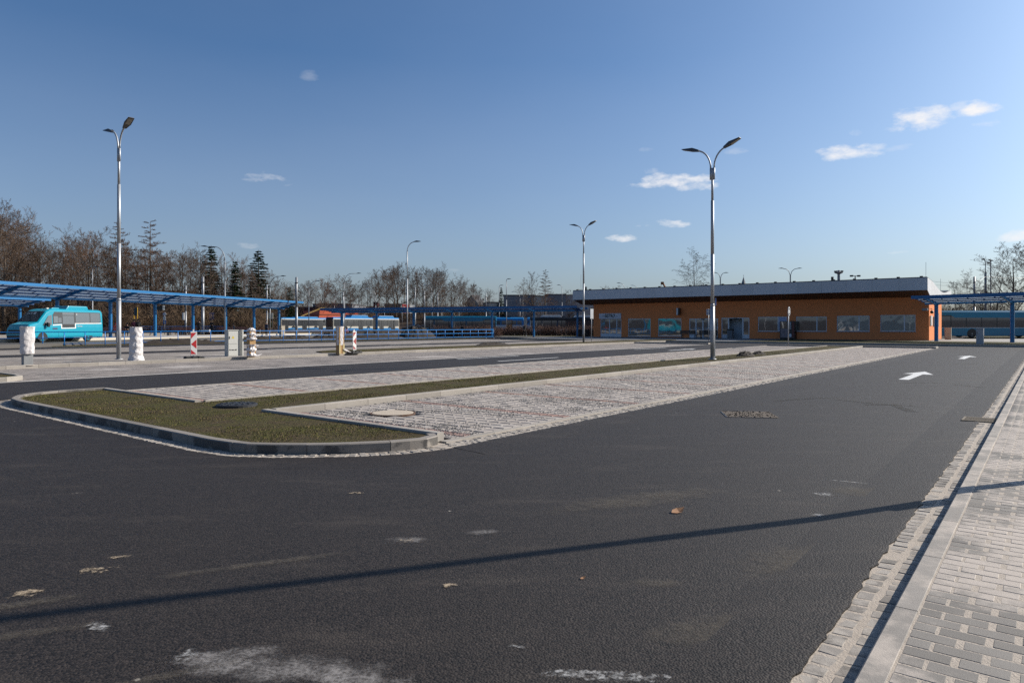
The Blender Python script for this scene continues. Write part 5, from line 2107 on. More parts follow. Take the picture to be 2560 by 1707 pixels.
for px, Y, top, lb in ((2464, 110, 648, 'stout mast with lamp heads beside the tall right trees'), (2477, 130, 650, 'thin mast with a lamp head beside the tall right trees')):
    p = RAY(px, Y)
    hh = HZ(top, Y)
    t = thing('street_lamp', lb, 'street lamp', (p.x, p.y, 0))
    mb = MB()
    if px == 2464:
        mb.tube([(0, 0, 0), (0, 0, hh - 2.2)], 0.17, 10)
        mb.tube([(0, 0, hh - 2.2), (0, 0, hh - .6), (-0.2, 0, hh)], 0.06, 8)
    else:
        mb.tube([(0, 0, 0), (0, 0, hh)], 0.10, 8)
    mb.build('pole', M_GALVD, t)
    for dx, dz in (((-0.35, 0.0), (0.5, -0.55)) if px == 2464 else ((-0.15, 0.0), (0.2, -0.1))):
        mb = MB()
        mb.lathe([(0.05, 0.12), (0.26, 0.05), (0.28, -0.08), (0.1, -0.12)], 10, at=(dx, 0, hh + dz))
        mb.build('lamp_head', M_BLACK, t)

# overhead wires
for pts, lb in (([(0, 681, 70), (310, 714, 95), (620, 740, 130)], 'thin overhead wire sagging across the wood behind the long canopy'),
                ([(861, 735, 118), (1100, 752, 130), (1330, 748, 145)], 'thin overhead wire behind the middle canopy'),
                ([(2330, 703, 120), (2436, 700, 100), (2464, 691, 110), (2620, 690, 125)], 'overhead wire between the right masts'),
                ([(2330, 712, 120), (2436, 702, 100)], 'second overhead wire above the right end of the roof')):
    ps = [Vector(((px - 1280) / FPX * Y, Y, HZ(py, Y))) for px, py, Y in pts]
    cc = ps[0].copy()
    mb = MB()
    fine = []
    for i in range(len(ps) - 1):
        for k in range(6):
            f = k / 6
            q = ps[i].lerp(ps[i + 1], f)
            q.z -= 0.35 * math.sin(math.pi * f)
            fine.append(q - cc)
    fine.append(ps[-1] - cc)
    mb.tube(fine, 0.016, 4)
    tag(mb.build('overhead_wire', M_DARK, loc=cc), lb, 'wire')

# ---------------------------------------------------------------- blue railing
F0, F1 = G(20, 868.5), RAY(1234, 87.5)
fd = (F1 - F0)
fl = fd.length
fd.normalize()
fence = thing('railing', 'blue pipe railing with three rails running along the far side of the car park', 'railing', (F0.x, F0.y, 0), math.atan2(fd.y, fd.x))
x_first = -16.0
npost = int((fl - x_first) / 1.4) + 1
mb = MB()
mb.tube([(0, 0, 0), (0, 0, 1.1)], 0.034, 8)
post_me = mb.mesh('post', M_RAIL, smooth=True)
mb = MB()
mb.box(-0.08, 0.08, -0.08, 0.08, 0, 0.03)
foot_me = mb.mesh('foot_plate', M_GALV)
for i in range(npost):
    x = fl - 1.4 * i
    o = link('post', post_me, fence, (x, 0, 0))
    link('foot_plate', foot_me, o)
for z in (1.1, 0.66, 0.2):
    mb = MB()
    mb.tube([(x_first, 0, z), (fl, 0, z)], 0.032 if z > 1 else 0.026, 8)
    mb.build('rail', M_RAIL, fence, smooth=True)
# earth strip and heaps behind it
nf = Vector((-fd.y, fd.x, 0))
wslab('soil_strip', [F0 + fd * -30 + nf * 0.6, F0 + fd * (fl - 8) + nf * 0.6, F0 + fd * (fl - 8) + nf * 3.4, F0 + fd * -30 + nf * 2.4], -0.03, 0.06, M_SOIL)
wslab('grass_verge', [F0 + fd * -30 + nf * -0.5, F0 + fd * (fl - 2) + nf * -0.5, F0 + fd * (fl - 2) + nf * 0.58, F0 + fd * -30 + nf * 0.58], -0.03, 0.04, M_DRYGRASS)


def heap(label, x, y, z, lx, ly, h, rz=0.0, seed=1, m=M_SOIL, name='soil_heap', cat='soil heap'):
    n, k = 72, 16
    vs, fs = [], []
    for i in range(k + 1):
        r = i / k
        for j in range(n):
            a = 2 * math.pi * j / n
            px, py = r * math.cos(a), r * math.sin(a)
            hh = (1 - r * r) ** 1.2
            nn = mnoise.noise(Vector((px * 3 * lx / h * 0.4, py * 3, seed))) * 0.5 + mnoise.noise(Vector((px * 4 * lx, py * 7, seed + 4))) * 0.4
            nn *= min(1, r * 2.2)
            vs.append((px * lx * (1 + 0.12 * mnoise.noise(Vector((a, seed, 0)))), py * ly, max(0, h * hh * (1 + nn) + (0.16 * h * mnoise.noise(Vector((px * 9 * lx, py * 22, seed)))) * (r < 0.98)) if r < 1 else -0.03))
    for i in range(k):
        for j in range(n):
            j2 = (j + 1) % n
            fs.append((i * n + j, (i + 1) * n + j, (i + 1) * n + j2, i * n + j2))
    me = np_mesh(name, vs, fs, m)
    return tag(link(name, me, None, (x, y, z), rz), label, cat)


fr = math.atan2(fd.y, fd.x)
for px, Y, lx, ly, h, lb in ((445, 58.5, 4.6, 0.7, 0.42, 'low ridge of dark soil behind the railing, left of the grey cabinet'), (650, 66, 4.0, 0.8, 0.55, 'low ridge of dark soil behind the railing by the wrapped post'),
                             (735, 71, 3.0, 0.9, 0.55, 'mid-sized mound of dark soil behind the railing, right of the beige cabinet'), (840, 80, 3.6, 1.3, 0.85, 'tall mound of dark soil behind the railing by the white wrapped post'),
                             (935, 84, 4.6, 1.5, 0.95, 'broad mound of dark soil behind the railing, left of the tall single lamp'), (1042, 90, 3.2, 1.7, 1.35, 'highest mound of dark soil, right of the tall single lamp')):
    p = RAY(px, Y)
    heap(lb, p.x, p.y, 0.0, lx, ly, h, fr, seed=px)
for a, b, lx, ly, h, lb in ((33.5, 11.7, 0.75, 0.4, 0.22, 'small clump of dug soil in the verge right of the tall lamp'), (36.0, 11.9, 0.5, 0.35, 0.16, 'smaller clump of dug soil further along the verge'), (37.6, 31.3, 2.0, 0.6, 0.24, 'low heap of dug soil on the far grass verge')):
    p = W(a, b)
    heap(lb, p.x, p.y, 0.08 if b < 20 else 0.15, lx, ly, h, ROW_ANG, seed=a)

# ---------------------------------------------------------------- wrapped posts, cabinets, warning boards
def wrap_mesh(mb, prof, n=36, seed=1, sq=0.7, amp=0.012, bands=()):
    """crumpled foil: a squarish sleeve with folds"""
    vs, fs = [], []
    k = len(prof)
    for i, (r, z, ox, oy) in enumerate(prof):
        for j in range(n):
            a = 2 * math.pi * j / n
            c, s = math.cos(a), math.sin(a)
            q = (abs(c) ** (2 / sq * 0.5 + 1) + abs(s) ** (2 / sq * 0.5 + 1)) ** (-1 / (2 / sq * 0.5 + 1))
            f = 1 + mnoise.noise(Vector((c * 2.2, s * 2.2, z * 7 + seed))) * amp * 9 + mnoise.noise(Vector((c * 5, s * 5, z * 16 + seed))) * amp * 5
            vs.append((ox + r * q * c * f, oy + r * q * s * f, z + mnoise.noise(Vector((c * 3, s * 3, seed + i))) * 0.012))
    for i in range(k - 1):
        for j in range(n):
            j2 = (j + 1) % n
            fs.append((i * n + j, i * n + j2, (i + 1) * n + j2, (i + 1) * n + j))
    fs.append(tuple((k - 1) * n + j for j in range(n)))
    mb.add(vs, fs)


def prof_lin(z0, z1, r0, r1, n, f=None):
    out = []
    for i in range(n + 1):
        t = i / n
        z = z0 + (z1 - z0) * t
        r = r0 + (r1 - r0) * t
        if f:
            r += f(t)
        out.append((r, z, 0, 0))
    return out


def pxh(py, Y, z=0.0):
    return HZ(py, Y) - z


# A: leftmost, sleeve over a steel post
p = G(68, 913, 0.11)
Y = p.y
t = thing('wrapped_post', 'steel post in a loose white plastic sleeve, its grey foot showing', 'wrapped post', (p.x, p.y, 0.11), R(52), 'parking machines wrapped in white plastic')
mb = MB()
mb.box(-0.15, 0.15, -0.13, 0.13, 0, 1.30)
mb.build('post', mat('post_grey', (0.24, 0.245, 0.25), 0.6, var=0.12), t, bevel=0.015)
mb = MB()
wrap_mesh(mb, prof_lin(0.42, 1.42, 0.20, 0.22, 26, lambda q: 0.006 * math.sin(q * 13)), seed=3, sq=0.5, amp=0.008)
mb.build('sleeve', M_PLASTIC, t)
mb = MB()
mb.lathe([(0.34, 0.0), (0.33, 0.012), (0.1, 0.016)], 14)
mb.build('sand_pile', M_SAND, t)
# B: fully wrapped
p = G(340, 902, 0.11)
t = thing('wrapped_post', 'stout post wrapped in white plastic down to the ground, right of the tall lamp', 'wrapped post', (p.x, p.y, 0.11), R(52), 'parking machines wrapped in white plastic')
mb = MB()
wrap_mesh(mb, prof_lin(0.02, 1.40, 0.255, 0.215, 40, lambda q: 0.006 * math.sin(q * 31) + 0.03 * max(0, 1 - q * 7)), seed=9, sq=0.75, amp=0.013)
mb.build('wrapping', M_PLASTIC, t)
mb = MB()
mb.box(-0.12, 0.12, -0.1, 0.1, 0, 1.25)
mb.build('post', mat('post_grey', (0.24, 0.245, 0.25), 0.6), t)
# C: ragged, cardboard showing
p = G(628, 893, 0.11)
t = thing('wrapped_post', 'post in torn white plastic with cardboard showing, beside the grey cabinet', 'wrapped post', (p.x, p.y, 0.11), R(52), 'parking machines wrapped in white plastic')
mb = MB()
wrap_mesh(mb, prof_lin(0.80, 1.36, 0.185, 0.15, 24, lambda q: 0.03 * math.sin(q * 17) - 0.05 * max(0, q - 0.85) * 6), seed=15, amp=0.02)
mb.build('wrapping', M_PLASTIC, t)
mb = MB()
wrap_mesh(mb, prof_lin(0.04, 0.60, 0.17, 0.19, 22, lambda q: 0.035 * math.sin(q * 14)), seed=21, amp=0.022)
mb.build('wrapping', M_PLASTIC, t)
mb = MB()
mb.box(-0.15, 0.15, -0.13, 0.13, 0.0, 1.2)
mb.build('cardboard', M_CARD, t)
mb = MB()
wrap_mesh(mb, [(0.09, 0.02, 0.15, -0.05), (0.10, 0.06, 0.24, -0.06), (0.09, 0.10, 0.33, -0.06), (0.05, 0.13, 0.42, -0.08), (0.02, 0.15, 0.5, -0.08)], seed=5, amp=0.02, n=16)
mb.build('loose_flap', M_PLASTIC, t)
mb = MB()
wrap_mesh(mb, [(0.05, 0.50, 0.16, -0.06), (0.06, 0.53, 0.24, -0.06), (0.03, 0.55, 0.31, -0.06)], seed=7, amp=0.02, n=14)
mb.build('loose_flap', M_PLASTIC, t)
for z in (0.36, 0.93, 1.05):
    mb = MB()
    n = 20
    mb.tube([(0.2 * math.cos(2 * math.pi * k / n), 0.19 * math.sin(2 * math.pi * k / n), z + 0.02 * math.sin(k)) for k in range(n + 1)], 0.010, 4)
    mb.build('tape', mat('grey_tape', (0.34, 0.33, 0.36), 0.5), t)
# D: square sleeve over cardboard edges
p = G(850, 884, 0.11)
t = thing('wrapped_post', 'square post in white plastic with bare cardboard at its foot, beside the farther warning board', 'wrapped post', (p.x, p.y, 0.11), R(50), 'parking machines wrapped in white plastic')
mb = MB()
wrap_mesh(mb, prof_lin(0.45, 1.42, 0.155, 0.16, 20), seed=25, sq=0.35, amp=0.008)
mb.build('sleeve', M_PLASTIC, t)
mb = MB()
mb.box(-0.15, 0.15, -0.15, 0.15, 0.0, 1.38)
mb.build('cardboard', M_CARD, t)
mb = MB()
mb.box(-0.16, -0.09, -0.165, -0.151, 0.0, 0.52)
mb.box(0.08, 0.16, -0.165, -0.151, 0.0, 0.5)
mb.build('edge_batten', mat('pale_batten', (0.62, 0.50, 0.24), 0.7), t)
mb = MB()
wrap_mesh(mb, [(0.10, 0.25, 0.14, -0.1), (0.11, 0.17, 0.26, -0.12), (0.09, 0.11, 0.38, -0.14), (0.07, 0.07, 0.5, -0.16), (0.03, 0.05, 0.6, -0.16)], seed=31, amp=0.02, n=14)
mb.build('loose_flap', M_PLASTIC, t)


def cabinet(label, px0, px1, ybase, ytop, dep, m, rz, z=0.11, text=False, split=0.48, pxm=None, Y=None, group=None):
    p = G((px0 + px1) / 2, ybase, z) if Y is None else RAY((px0 + px1) / 2, Y, z)
    w = (px1 - px0) / FPX * p.y
    h = HZ(ytop, p.y) - z
    t = thing('electrical_cabinet', label, 'cabinet', (p.x, p.y, z), rz, group)
    mb = MB()
    mb.box(-w / 2, w / 2, 0, dep, 0, h)
    mb.build('body', m, t, bevel=0.012)
    for z0, z1, nm in ((0.04, h * split - 0.01, 'base_panel'), (h * split + 0.01, h - 0.05, 'door')):
        mb = MB()
        mb.box(-w / 2 + .025, w / 2 - .025, -0.014, 0.002, z0, z1)
        o = mb.build(nm, m, t)
        if nm == 'door':
            mb = MB()
            mb.box(-w / 2 + .06, -w / 2 + .09, -0.03, -0.012, (z0 + z1) / 2 - .06, (z0 + z1) / 2 + .06)
            mb.build('handle', M_BLACK, o)
    mb = MB()
    mb.box(-w / 2 - .015, w / 2 + .015, -0.03, dep + .02, h, h + 0.03)
    mb.build('lid', m, t)
    if text:
        mb = MB()
        s = 0.075
        zc = h * 0.74
        mb.prism([(-s, zc - s * .8), (s, zc - s * .8), (0, zc + s * .9)], -0.019, -0.0145, 'y')
        mb.build('warning_triangle', mat('warning_yellow', (0.62, 0.46, 0.03), 0.5), t)
        scribble(11, w * 0.8, 0.07, M_BLACK, t, (0, -0.0146, h * 0.25), (R(90), 0, 0), 5)
    return t


cabinet('tall pale grey switch cabinet with black lettering and a warning triangle', 569, 595.5, 890.5, 826, 0.32, M_CAB, R(50), text=True)
cabinet('narrow pale grey cabinet between the lettered cabinet and the torn wrapped post', 604, 609, 889.5, 826, 0.42, M_CAB, R(52), split=0.3)
cabinet('beige cabinet on the far side of the railing', 702, 713, None, 814, 0.4, M_CABB, R(50), z=0.3, Y=77)
cabinet('cream cabinet standing on the lit lawn at the end of the terminal', 2363, 2377, None, 819.5, 0.5, M_CABB, R(-35), z=0.12, Y=72)
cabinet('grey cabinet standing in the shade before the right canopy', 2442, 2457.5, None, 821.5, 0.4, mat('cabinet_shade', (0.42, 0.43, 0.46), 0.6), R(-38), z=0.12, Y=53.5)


def warning_board(label, px, ybase, ytop, wpx, rz, group='red and white warning boards', faded=False):
    p = G(px, ybase, 0.11)
    t = thing('warning_board', label, 'warning board', (p.x, p.y, 0.11), rz, group)
    h = HZ(ytop, p.y) - 0.11
    w = 0.27
    z0 = 0.16
    H_ = h - z0
    mb = MB()
    mb.box(-w / 2, w / 2, -0.02, 0.02, z0, h)
    mb.build('panel', M_SIGNW, t, bevel=0.012)
    i = w * 0.42
    m = M_RED if not faded else mat('faded_red', (0.30, 0.03, 0.025), 0.6)
    for poly in ([(-i, h - .05), (i, h - .05), (-i, h - H_ * .30)], [(i, h - H_ * .33), (i, h - H_ * .72), (-i, h - H_ * .53)], [(-i, z0 + .05), (i, z0 + .05), (-i, z0 + H_ * .24)]):
        mb = MB()
        mb.prism(poly, -0.0235, -0.0205, 'y')
        mb.build('red_stripe', m, t)
    mb = MB()
    mb.box(-0.03, 0.03, 0.02, 0.05, 0.02, h + 0.10)
    mb.build('stay', M_SIGNW, t)
    mb = MB()
    for dx in (-0.36, -0.1, 0.16):
        mb.prism([(dx - .02, 0.0), (dx + .24, 0.0), (dx + .20, .10), (dx + .02, .12)], -0.21, 0.21, 'y')
    mb.box(-0.38, 0.42, -0.17, 0.17, 0.0, 0.07)
    mb.build('foot', M_RUBBER, t, bevel=0.01)
    return t


warning_board('bright red and white warning board on a black rubber foot', 484, 897, 829, 17, R(40))
warning_board('duller warning board turned aside, next to the wrapped post with the cardboard foot', 886, 882.5, 828, 9, R(62), faded=True)

# ---------------------------------------------------------------- signs
def sign_post(label, px, Y, z, ytop, plates, rz=0.0, r=0.03, name='road_sign'):
    p = RAY(px, Y)
    t = thing(name, label, 'road sign', (p.x, p.y, z), rz)
    mb = MB()
    mb.tube([(0, 0, 0), (0, 0, HZ(ytop, Y) - z)], r, 8)
    mb.build('post', M_GALV, t, smooth=True)
    for kind, y0, y1, wm, m in plates:
        z1, z0 = HZ(y0, Y) - z, HZ(y1, Y) - z
        if kind == 'rect':
            mb = MB()
            mb.box(-wm / 2, wm / 2, -0.06, -0.04, z0, z1)
            mb.build('plate', m, t, bevel=0.008)
        elif kind == 'disc':
            mb = MB()
            c = (z0 + z1) / 2
            rr = (z1 - z0) / 2
            n = 24
            mb.add([(rr * math.cos(2 * math.pi * k / n), y, c + rr * math.sin(2 * math.pi * k / n)) for y in (-0.06, -0.04) for k in range(n)], [tuple(range(n)), tuple(range(n, 2 * n))] + [(k, (k + 1) % n, n + (k + 1) % n, n + k) for k in range(n)])
            mb.build('plate', m, t)
        elif kind == 'arrow':
            c = (z0 + z1) / 2
            hh = (z1 - z0)
            mb = MB()
            mb.prism([(-.05, z0 + .15 * hh), (.05, z0 + .15 * hh), (.05, z0 + .55 * hh), (.15, z0 + .55 * hh), (0, z0 + .88 * hh), (-.15, z0 + .55 * hh), (-.05, z0 + .55 * hh)], -0.066, -0.0605, 'y')
            mb.build('symbol', m, t)
        elif kind == 'lanes':
            mb = MB()
            for dx in (-.25, 0.0, .25):
                mb.box(dx - .03, dx + .03, -0.066, -0.0605, z0 + .15 * (z1 - z0), z1 - .15 * (z1 - z0))
            mb.box(-.25, 0.0, -0.066, -0.0605, z0 + .45 * (z1 - z0), z0 + .52 * (z1 - z0))
            mb.build('symbol', m, t)
        elif kind == 'text':
            scribble(4, wm, (z1 - z0), m, t, (0, -0.061, (z0 + z1) / 2), (R(90), 0, 0), 4)
        elif kind == 'ring':
            mb = MB()
            c = (z0 + z1) / 2
            rr = (z1 - z0) / 2
            n = 24
            for k in range(n):
                a0, a1 = 2 * math.pi * k / n, 2 * math.pi * (k + 1) / n
                mb.quad((rr * math.cos(a0), -.063, c + rr * math.sin(a0)), (rr * math.cos(a1), -.063, c + rr * math.sin(a1)), (rr * .8 * math.cos(a1), -.063, c + rr * .8 * math.sin(a1)), (rr * .8 * math.cos(a0), -.063, c + rr * .8 * math.sin(a0)))
            mb.build('symbol', m, t, fix=False)
    return t


# back of a round sign on the island in front of the terminal
p = G(1971, 865.5, 0.1)
M_SBACK = mat('sign_back', (0.55, 0.56, 0.58), 0.4, metal=0.3)
t = sign_post('round sign seen edge-on from behind, on its post before the vending machine', 1971, p.y, 0.1, 770, [('disc', 766.5, 789.5, 0, M_SBACK)], R(56), 0.035)
mb = MB()
zc = HZ(778, p.y) - .1
mb.box(-0.12, 0.12, -0.11, -0.061, zc + .14, zc + .19)
mb.box(-0.12, 0.12, -0.11, -0.061, zc - .19, zc - .14)
mb.build('bracket', M_GALVD, t)
p = G(1771.5, 856.5, 0.1)
sign_post('blue sign with a white upward arrow half behind the verge lamp', 1771.5, p.y, 0.1, 772, [('rect', 773, 787.5, 0.36, M_SIGNW), ('rect', 774.2, 786.3, 0.32, M_SIGNB), ('arrow', 773.5, 787, 0, M_SIGNW)], R(-38), 0.03)
for o in list(bpy.data.objects):
    pass
p = G(1478.5, 854.5, 0.1)
t = sign_post('back of a narrow white sign on a thin post near the bistro door', 1478.5, p.y, 0.1, 773, [('rect', 772.5, 797, 0.5, M_SBACK)], R(50), 0.03)
sign_post('round stop sign above a white and a blue plate on the bus platform', 411.5, 84, 0.5, 780, [('disc', 781, 790, 0, M_SIGNW), ('ring', 781, 790, 0, M_SIGNB), ('rect', 791, 800.5, 0.34, M_SIGNW), ('rect', 801, 810, 0.34, M_SIGNB), ('arrow', 801, 810, 0, M_SIGNW)])
sign_post('blue lane-arrow sign behind the canopy posts', 529, 100, 0.5, 781, [('rect', 781.5, 800, 0.72, M_SIGNB), ('lanes', 782.5, 799, 0, M_SIGNW)])
p = RAY(672, 98)
t = thing('timetable_board', 'pair of white timetable boxes on dark posts at the end of the canopy', 'timetable', (p.x, p.y, 0.4))
for k, (px, w) in enumerate(((673.5, 4.2), (680.5, 4.2))):
    x = (px - 672) / FPX * 98
    z0, z1 = HZ(797, 98) - .4, HZ(782, 98) - .4
    mb = MB()
    mb.tube([(x, 0.05, 0), (x, 0.05, z1)], 0.05, 8)
    mb.build('post', M_DARK, t)
    mb = MB()
    mb.box(x - .13, x + .13, -0.06, 0.0, z0, z1)
    mb.build('case', M_CREAM, t, bevel=0.01)
# departure display under the canopy
p = RAY(396, 74)
t = thing('departure_display', 'black departure display with a pale end hanging under the long canopy', 'display', (p.x, p.y, HZ(775, 74)))
mb = MB()
mb.box(-0.5, 0.5, -0.1, 0.1, 0, 0.42)
mb.build('screen', M_BLACK, t, bevel=0.015)
mb = MB()
mb.box(0.505, 0.62, -0.14, 0.14, -0.02, 0.5)
mb.build('end_plate', M_SIGNW, t)
mb = MB()
mb.tube([(-0.2, 0, 0.42), (-0.2, 0, 1.5)], 0.03, 6)
mb.tube([(0.3, 0, 0.42), (0.3, 0, 1.5)], 0.03, 6)
mb.build('hanger', M_DARK, t)
# yellow framed stop post
p = RAY(339, 80)
t = thing('stop_marker', 'yellow framed stop marker behind the waiting people', 'stop marker', (p.x, p.y, 0.45))
z1, z0 = HZ(768, 80) - .45, HZ(800, 80) - .45
mb = MB()
for x in (-0.2, 0.2):
    mb.box(x - .03, x + .03, -0.03, 0.03, 0, z1 - (0.9 if x < 0 else 0))
mb.build('frame', M_YELLOW, t)
mb = MB()
mb.box(-0.17, 0.17, -0.02, 0.02, z1 - .95, z1 - 0.05)
mb.build('panel', mat('panel_teal', (0.02, 0.07, 0.09), 0.5), t)
# small railing on the second platform
t = thing('railing', 'low blue railing on the far platform under the long canopy', 'railing', (RAY(352, 90).x, 90, 0.5))
for x in range(0, 9):
    mb = MB()
    mb.tube([(x * 1.2, x * 0.35, 0), (x * 1.2, x * .35, 1.0)], 0.028, 6)
    mb.build('post', M_RAIL, t)
for z in (1.0, 0.72, 0.42):
    mb = MB()
    mb.tube([(0, 0, z), (9.6, 2.8, z)], 0.024, 6)
    mb.build('rail', M_RAIL, t)
# benches under the long canopy
M_BPINK = mat('bench_reddish', (0.26, 0.13, 0.11), 0.7, var=0.1)
for px, Y, lb in ((268, 65.8, 'reddish bench right behind the minibus rear'), (442, 78, 'reddish bench under the long canopy, left of the two standing people'), (474, 80, 'reddish bench behind the bright warning board'), (560, 86, 'reddish bench right of the person in white shoes'), (598, 90, 'reddish bench with a person lounging on it')):
    p = RAY(px, Y)
    bench(lb, (p.x, p.y, 0.5), math.atan2(CD[1], CD[0]) - R(70), 1.9, M_BPINK)
p = RAY(650, 96)
t = thing('low_sign', 'small brown board on a white stake beside the canopy end', 'sign', (p.x, p.y, 0.2))
mb = MB()
mb.tube([(0, 0, 0), (0, 0, 0.95)], 0.03, 6)
mb.build('stake', M_SIGNW, t)
mb = MB()
mb.box(-0.28, 0.28, -0.03, 0.03, 0.95, 1.12)
mb.build('board', mat('brown_board', (0.20, 0.05, 0.03), 0.7), t)
# hoarding panels, white tank behind the railing
p = RAY(508, 83)
t = thing('trolley', 'white low handcart standing on the bus platform', 'cart', (p.x, p.y, 0.5), R(10))
mb = MB()
mb.box(-0.75, 0.75, -0.3, 0.3, 0.32, 0.62)
mb.build('tray', M_WHITE, t, bevel=0.03)
for x in (-0.5, 0.5):
    mb = MB()
    mb.tube([(x, -0.34, 0.16), (x, -0.28, 0.16)], 0.16, 12)
    mb.build('wheel', M_TYRE, t)
    mb = MB()
    mb.box(x - .03, x + .03, -0.2, 0.2, 0.14, 0.34)
    mb.build('strut', M_DARK, t)
t = thing('litter_bin', 'dark twin litter bin beside the middle canopy post by the bistro end', 'bin', RAY(1460, 93.5), 0)
for dx in (-0.45, 0.35):
    mb = MB()
    mb.box(dx - .35, dx + .35, -0.3, 0.3, 0.06, 1.1)
    mb.build('body', mat('bin_dark', (0.03, 0.02, 0.018), 0.7), t, bevel=0.03)

# ---------------------------------------------------------------- people
def person(label, loc, rz, shirt, trousers, pose='stand', hair=M_HAIR, shoes=M_BLACK, h=1.75, bag=None, skin=M_SKIN):
    """one continuous skinned body; clothes by limb; hair as a child"""
    k = h / 1.75
    V_, E_, Rr = [], [], []

    def v(x, y, z, r, par=None):
        V_.append((x * k, y * k, z * k))
        Rr.append(r * k)
        if par is not None:
            E_.append((par, len(V_) - 1))
        return len(V_) - 1
    if pose in ('stand', 'walk', 'arms'):
        st = 0.24 if pose == 'walk' else 0.03
        pel = v(0, 0, 0.95, 0.145)
        w1 = v(0, 0, 1.12, 0.135, pel)
        ch = v(0, -0.01, 1.32, 0.155, w1)
        nk = v(0, 0.0, 1.48, 0.065, ch)
        hd0 = v(0, -0.02, 1.57, 0.085, nk)
        hd = v(0, -0.03, 1.68, 0.088, hd0)
        for s in (-1, 1):
            sh = v(s * 0.17, 0, 1.42, 0.075, ch)
            if pose == 'arms':
                el = v(s * 0.27, 0.02, 1.16, 0.052, sh)
                wr = v(s * 0.13, -0.22, 1.17, 0.04, el)
                v(s * 0.06, -0.27, 1.19, 0.035, wr)
            else:
                sw = 0.12 * s if pose == 'walk' else 0
                el = v(s * 0.24, 0.02 + sw, 1.14, 0.052, sh)
                wr = v(s * 0.25, -0.05 + sw * 2, 0.90, 0.04, el)
                v(s * 0.25, -0.07 + sw * 2.1, 0.80, 0.036, wr)
            hp = v(s * 0.10, 0, 0.88, 0.105, pel)
            kn = v(s * 0.11, -s * st * 0.5 - 0.02, 0.50, 0.075, hp)
            an = v(s * 0.11, -s * st * (1.0 if s > 0 else 0.9) + (0.1 if pose == 'walk' and s < 0 else 0), 0.10 + (0.08 if pose == 'walk' and s < 0 else 0), 0.05, kn)
            v(s * 0.12, V_[an][1] / k - 0.15, 0.045 + (0.04 if pose == 'walk' and s < 0 else 0), 0.042, an)
        zt, zw, zs, zh = 0.97, 0.97, 0.13, 1.50
    else:   # sitting on a bench
        pel = v(0, 0.05, 0.55, 0.15)
        w1 = v(0, 0.04, 0.72, 0.14, pel)
        ch = v(0, -0.02, 0.92, 0.155, w1)
        nk = v(0, -0.05, 1.07, 0.065, ch)
        hd0 = v(0, -0.08, 1.15, 0.085, nk)
        hd = v(0, -0.11, 1.26, 0.088, hd0)
        for s in (-1, 1):
            sh = v(s * 0.17, -0.02, 1.02, 0.075, ch)
            el = v(s * 0.24, -0.08, 0.78, 0.052, sh)
            wr = v(s * 0.12, -0.32, 0.72, 0.04, el)
            v(s * 0.06, -0.38, 0.70, 0.036, wr)
            hp = v(s * 0.10, -0.05, 0.53, 0.105, pel)
            kn = v(s * 0.13, -0.45, 0.50, 0.078, hp)
            an = v(s * 0.12, -0.48, 0.10, 0.05, kn)
            v(s * 0.12, -0.63, 0.045, 0.042, an)
        zt, zw, zs, zh = 0.56, 0.6, 0.13, 1.09
    me = bpy.data.meshes.new('body')
    me.from_pydata(V_, E_, [])
    tmp = bpy.data.objects.new('tmp_body', me)
    COL.objects.link(tmp)
    md = tmp.modifiers.new('s', 'SKIN')
    md.use_smooth_shade = True
    for i, sv in enumerate(me.skin_vertices[0].data):
        sv.radius = (Rr[i], Rr[i] * (0.8 if i in (0, 1, 2) else 1))
        sv.use_root = (i == 0)
    sb = tmp.modifiers.new('d', 'SUBSURF')
    sb.levels = 1
    sb.render_levels = 1
    dg = bpy.context.evaluated_depsgraph_get()
    bm_me = bpy.data.meshes.new_from_object(tmp.evaluated_get(dg))
    bpy.data.objects.remove(tmp)
    bm_me.name = 'body'
    bm_me.materials.clear()
    for m in (skin, shirt, trousers, shoes):
        bm_me.materials.append(m)
    for poly in bm_me.polygons:
        c = poly.center / k
        hand = abs(c.x) > 0.19 and c.z < 0.88 and pose in ('stand', 'walk')
        if pose == 'arms':
            hand = c.y < -0.21 and 1.05 < c.z < 1.3
        if pose == 'sit':
            hand = c.y < -0.31 and 0.62 < c.z < 0.78 and abs(c.x) < 0.14
        if hand:
            poly.material_index = 0
        elif c.z > zh:
            poly.material_index = 0
        elif c.z < zs:
            poly.material_index = 3
        elif c.z < zt and abs(c.x) < 0.205 and not (pose == 'sit' and c.y > -0.0 and c.z > 0.6):
            poly.material_index = 2
        else:
            poly.material_index = 1
        poly.use_smooth = True
    t = thing('person', label, 'person', loc, rz)
    link('body', bm_me, t)
    hx, hy, hz = V_[5]
    mb = MB()
    mb.lathe([(0.03, 0.125), (0.075, 0.11), (0.105, 0.06), (0.108, 0.0), (0.10, -0.05), (0.085, -0.07)], 12, at=(hx, hy + 0.018 * k, hz))
    mb.build('hair', hair, t, smooth=True)
    mb = MB()
    mb.tube([(hx, hy - 0.085 * k, hz - 0.01), (hx, hy - 0.112 * k, hz - 0.04)], [0.012, 0.018], 6)
    mb.build('nose', skin, t, smooth=True)
    if bag:
        mb = MB()
        mb.box(-0.16, 0.16, 0.10, 0.27, 1.02, 1.42)
        mb.build('backpack', bag, t, bevel=0.05)
    return t


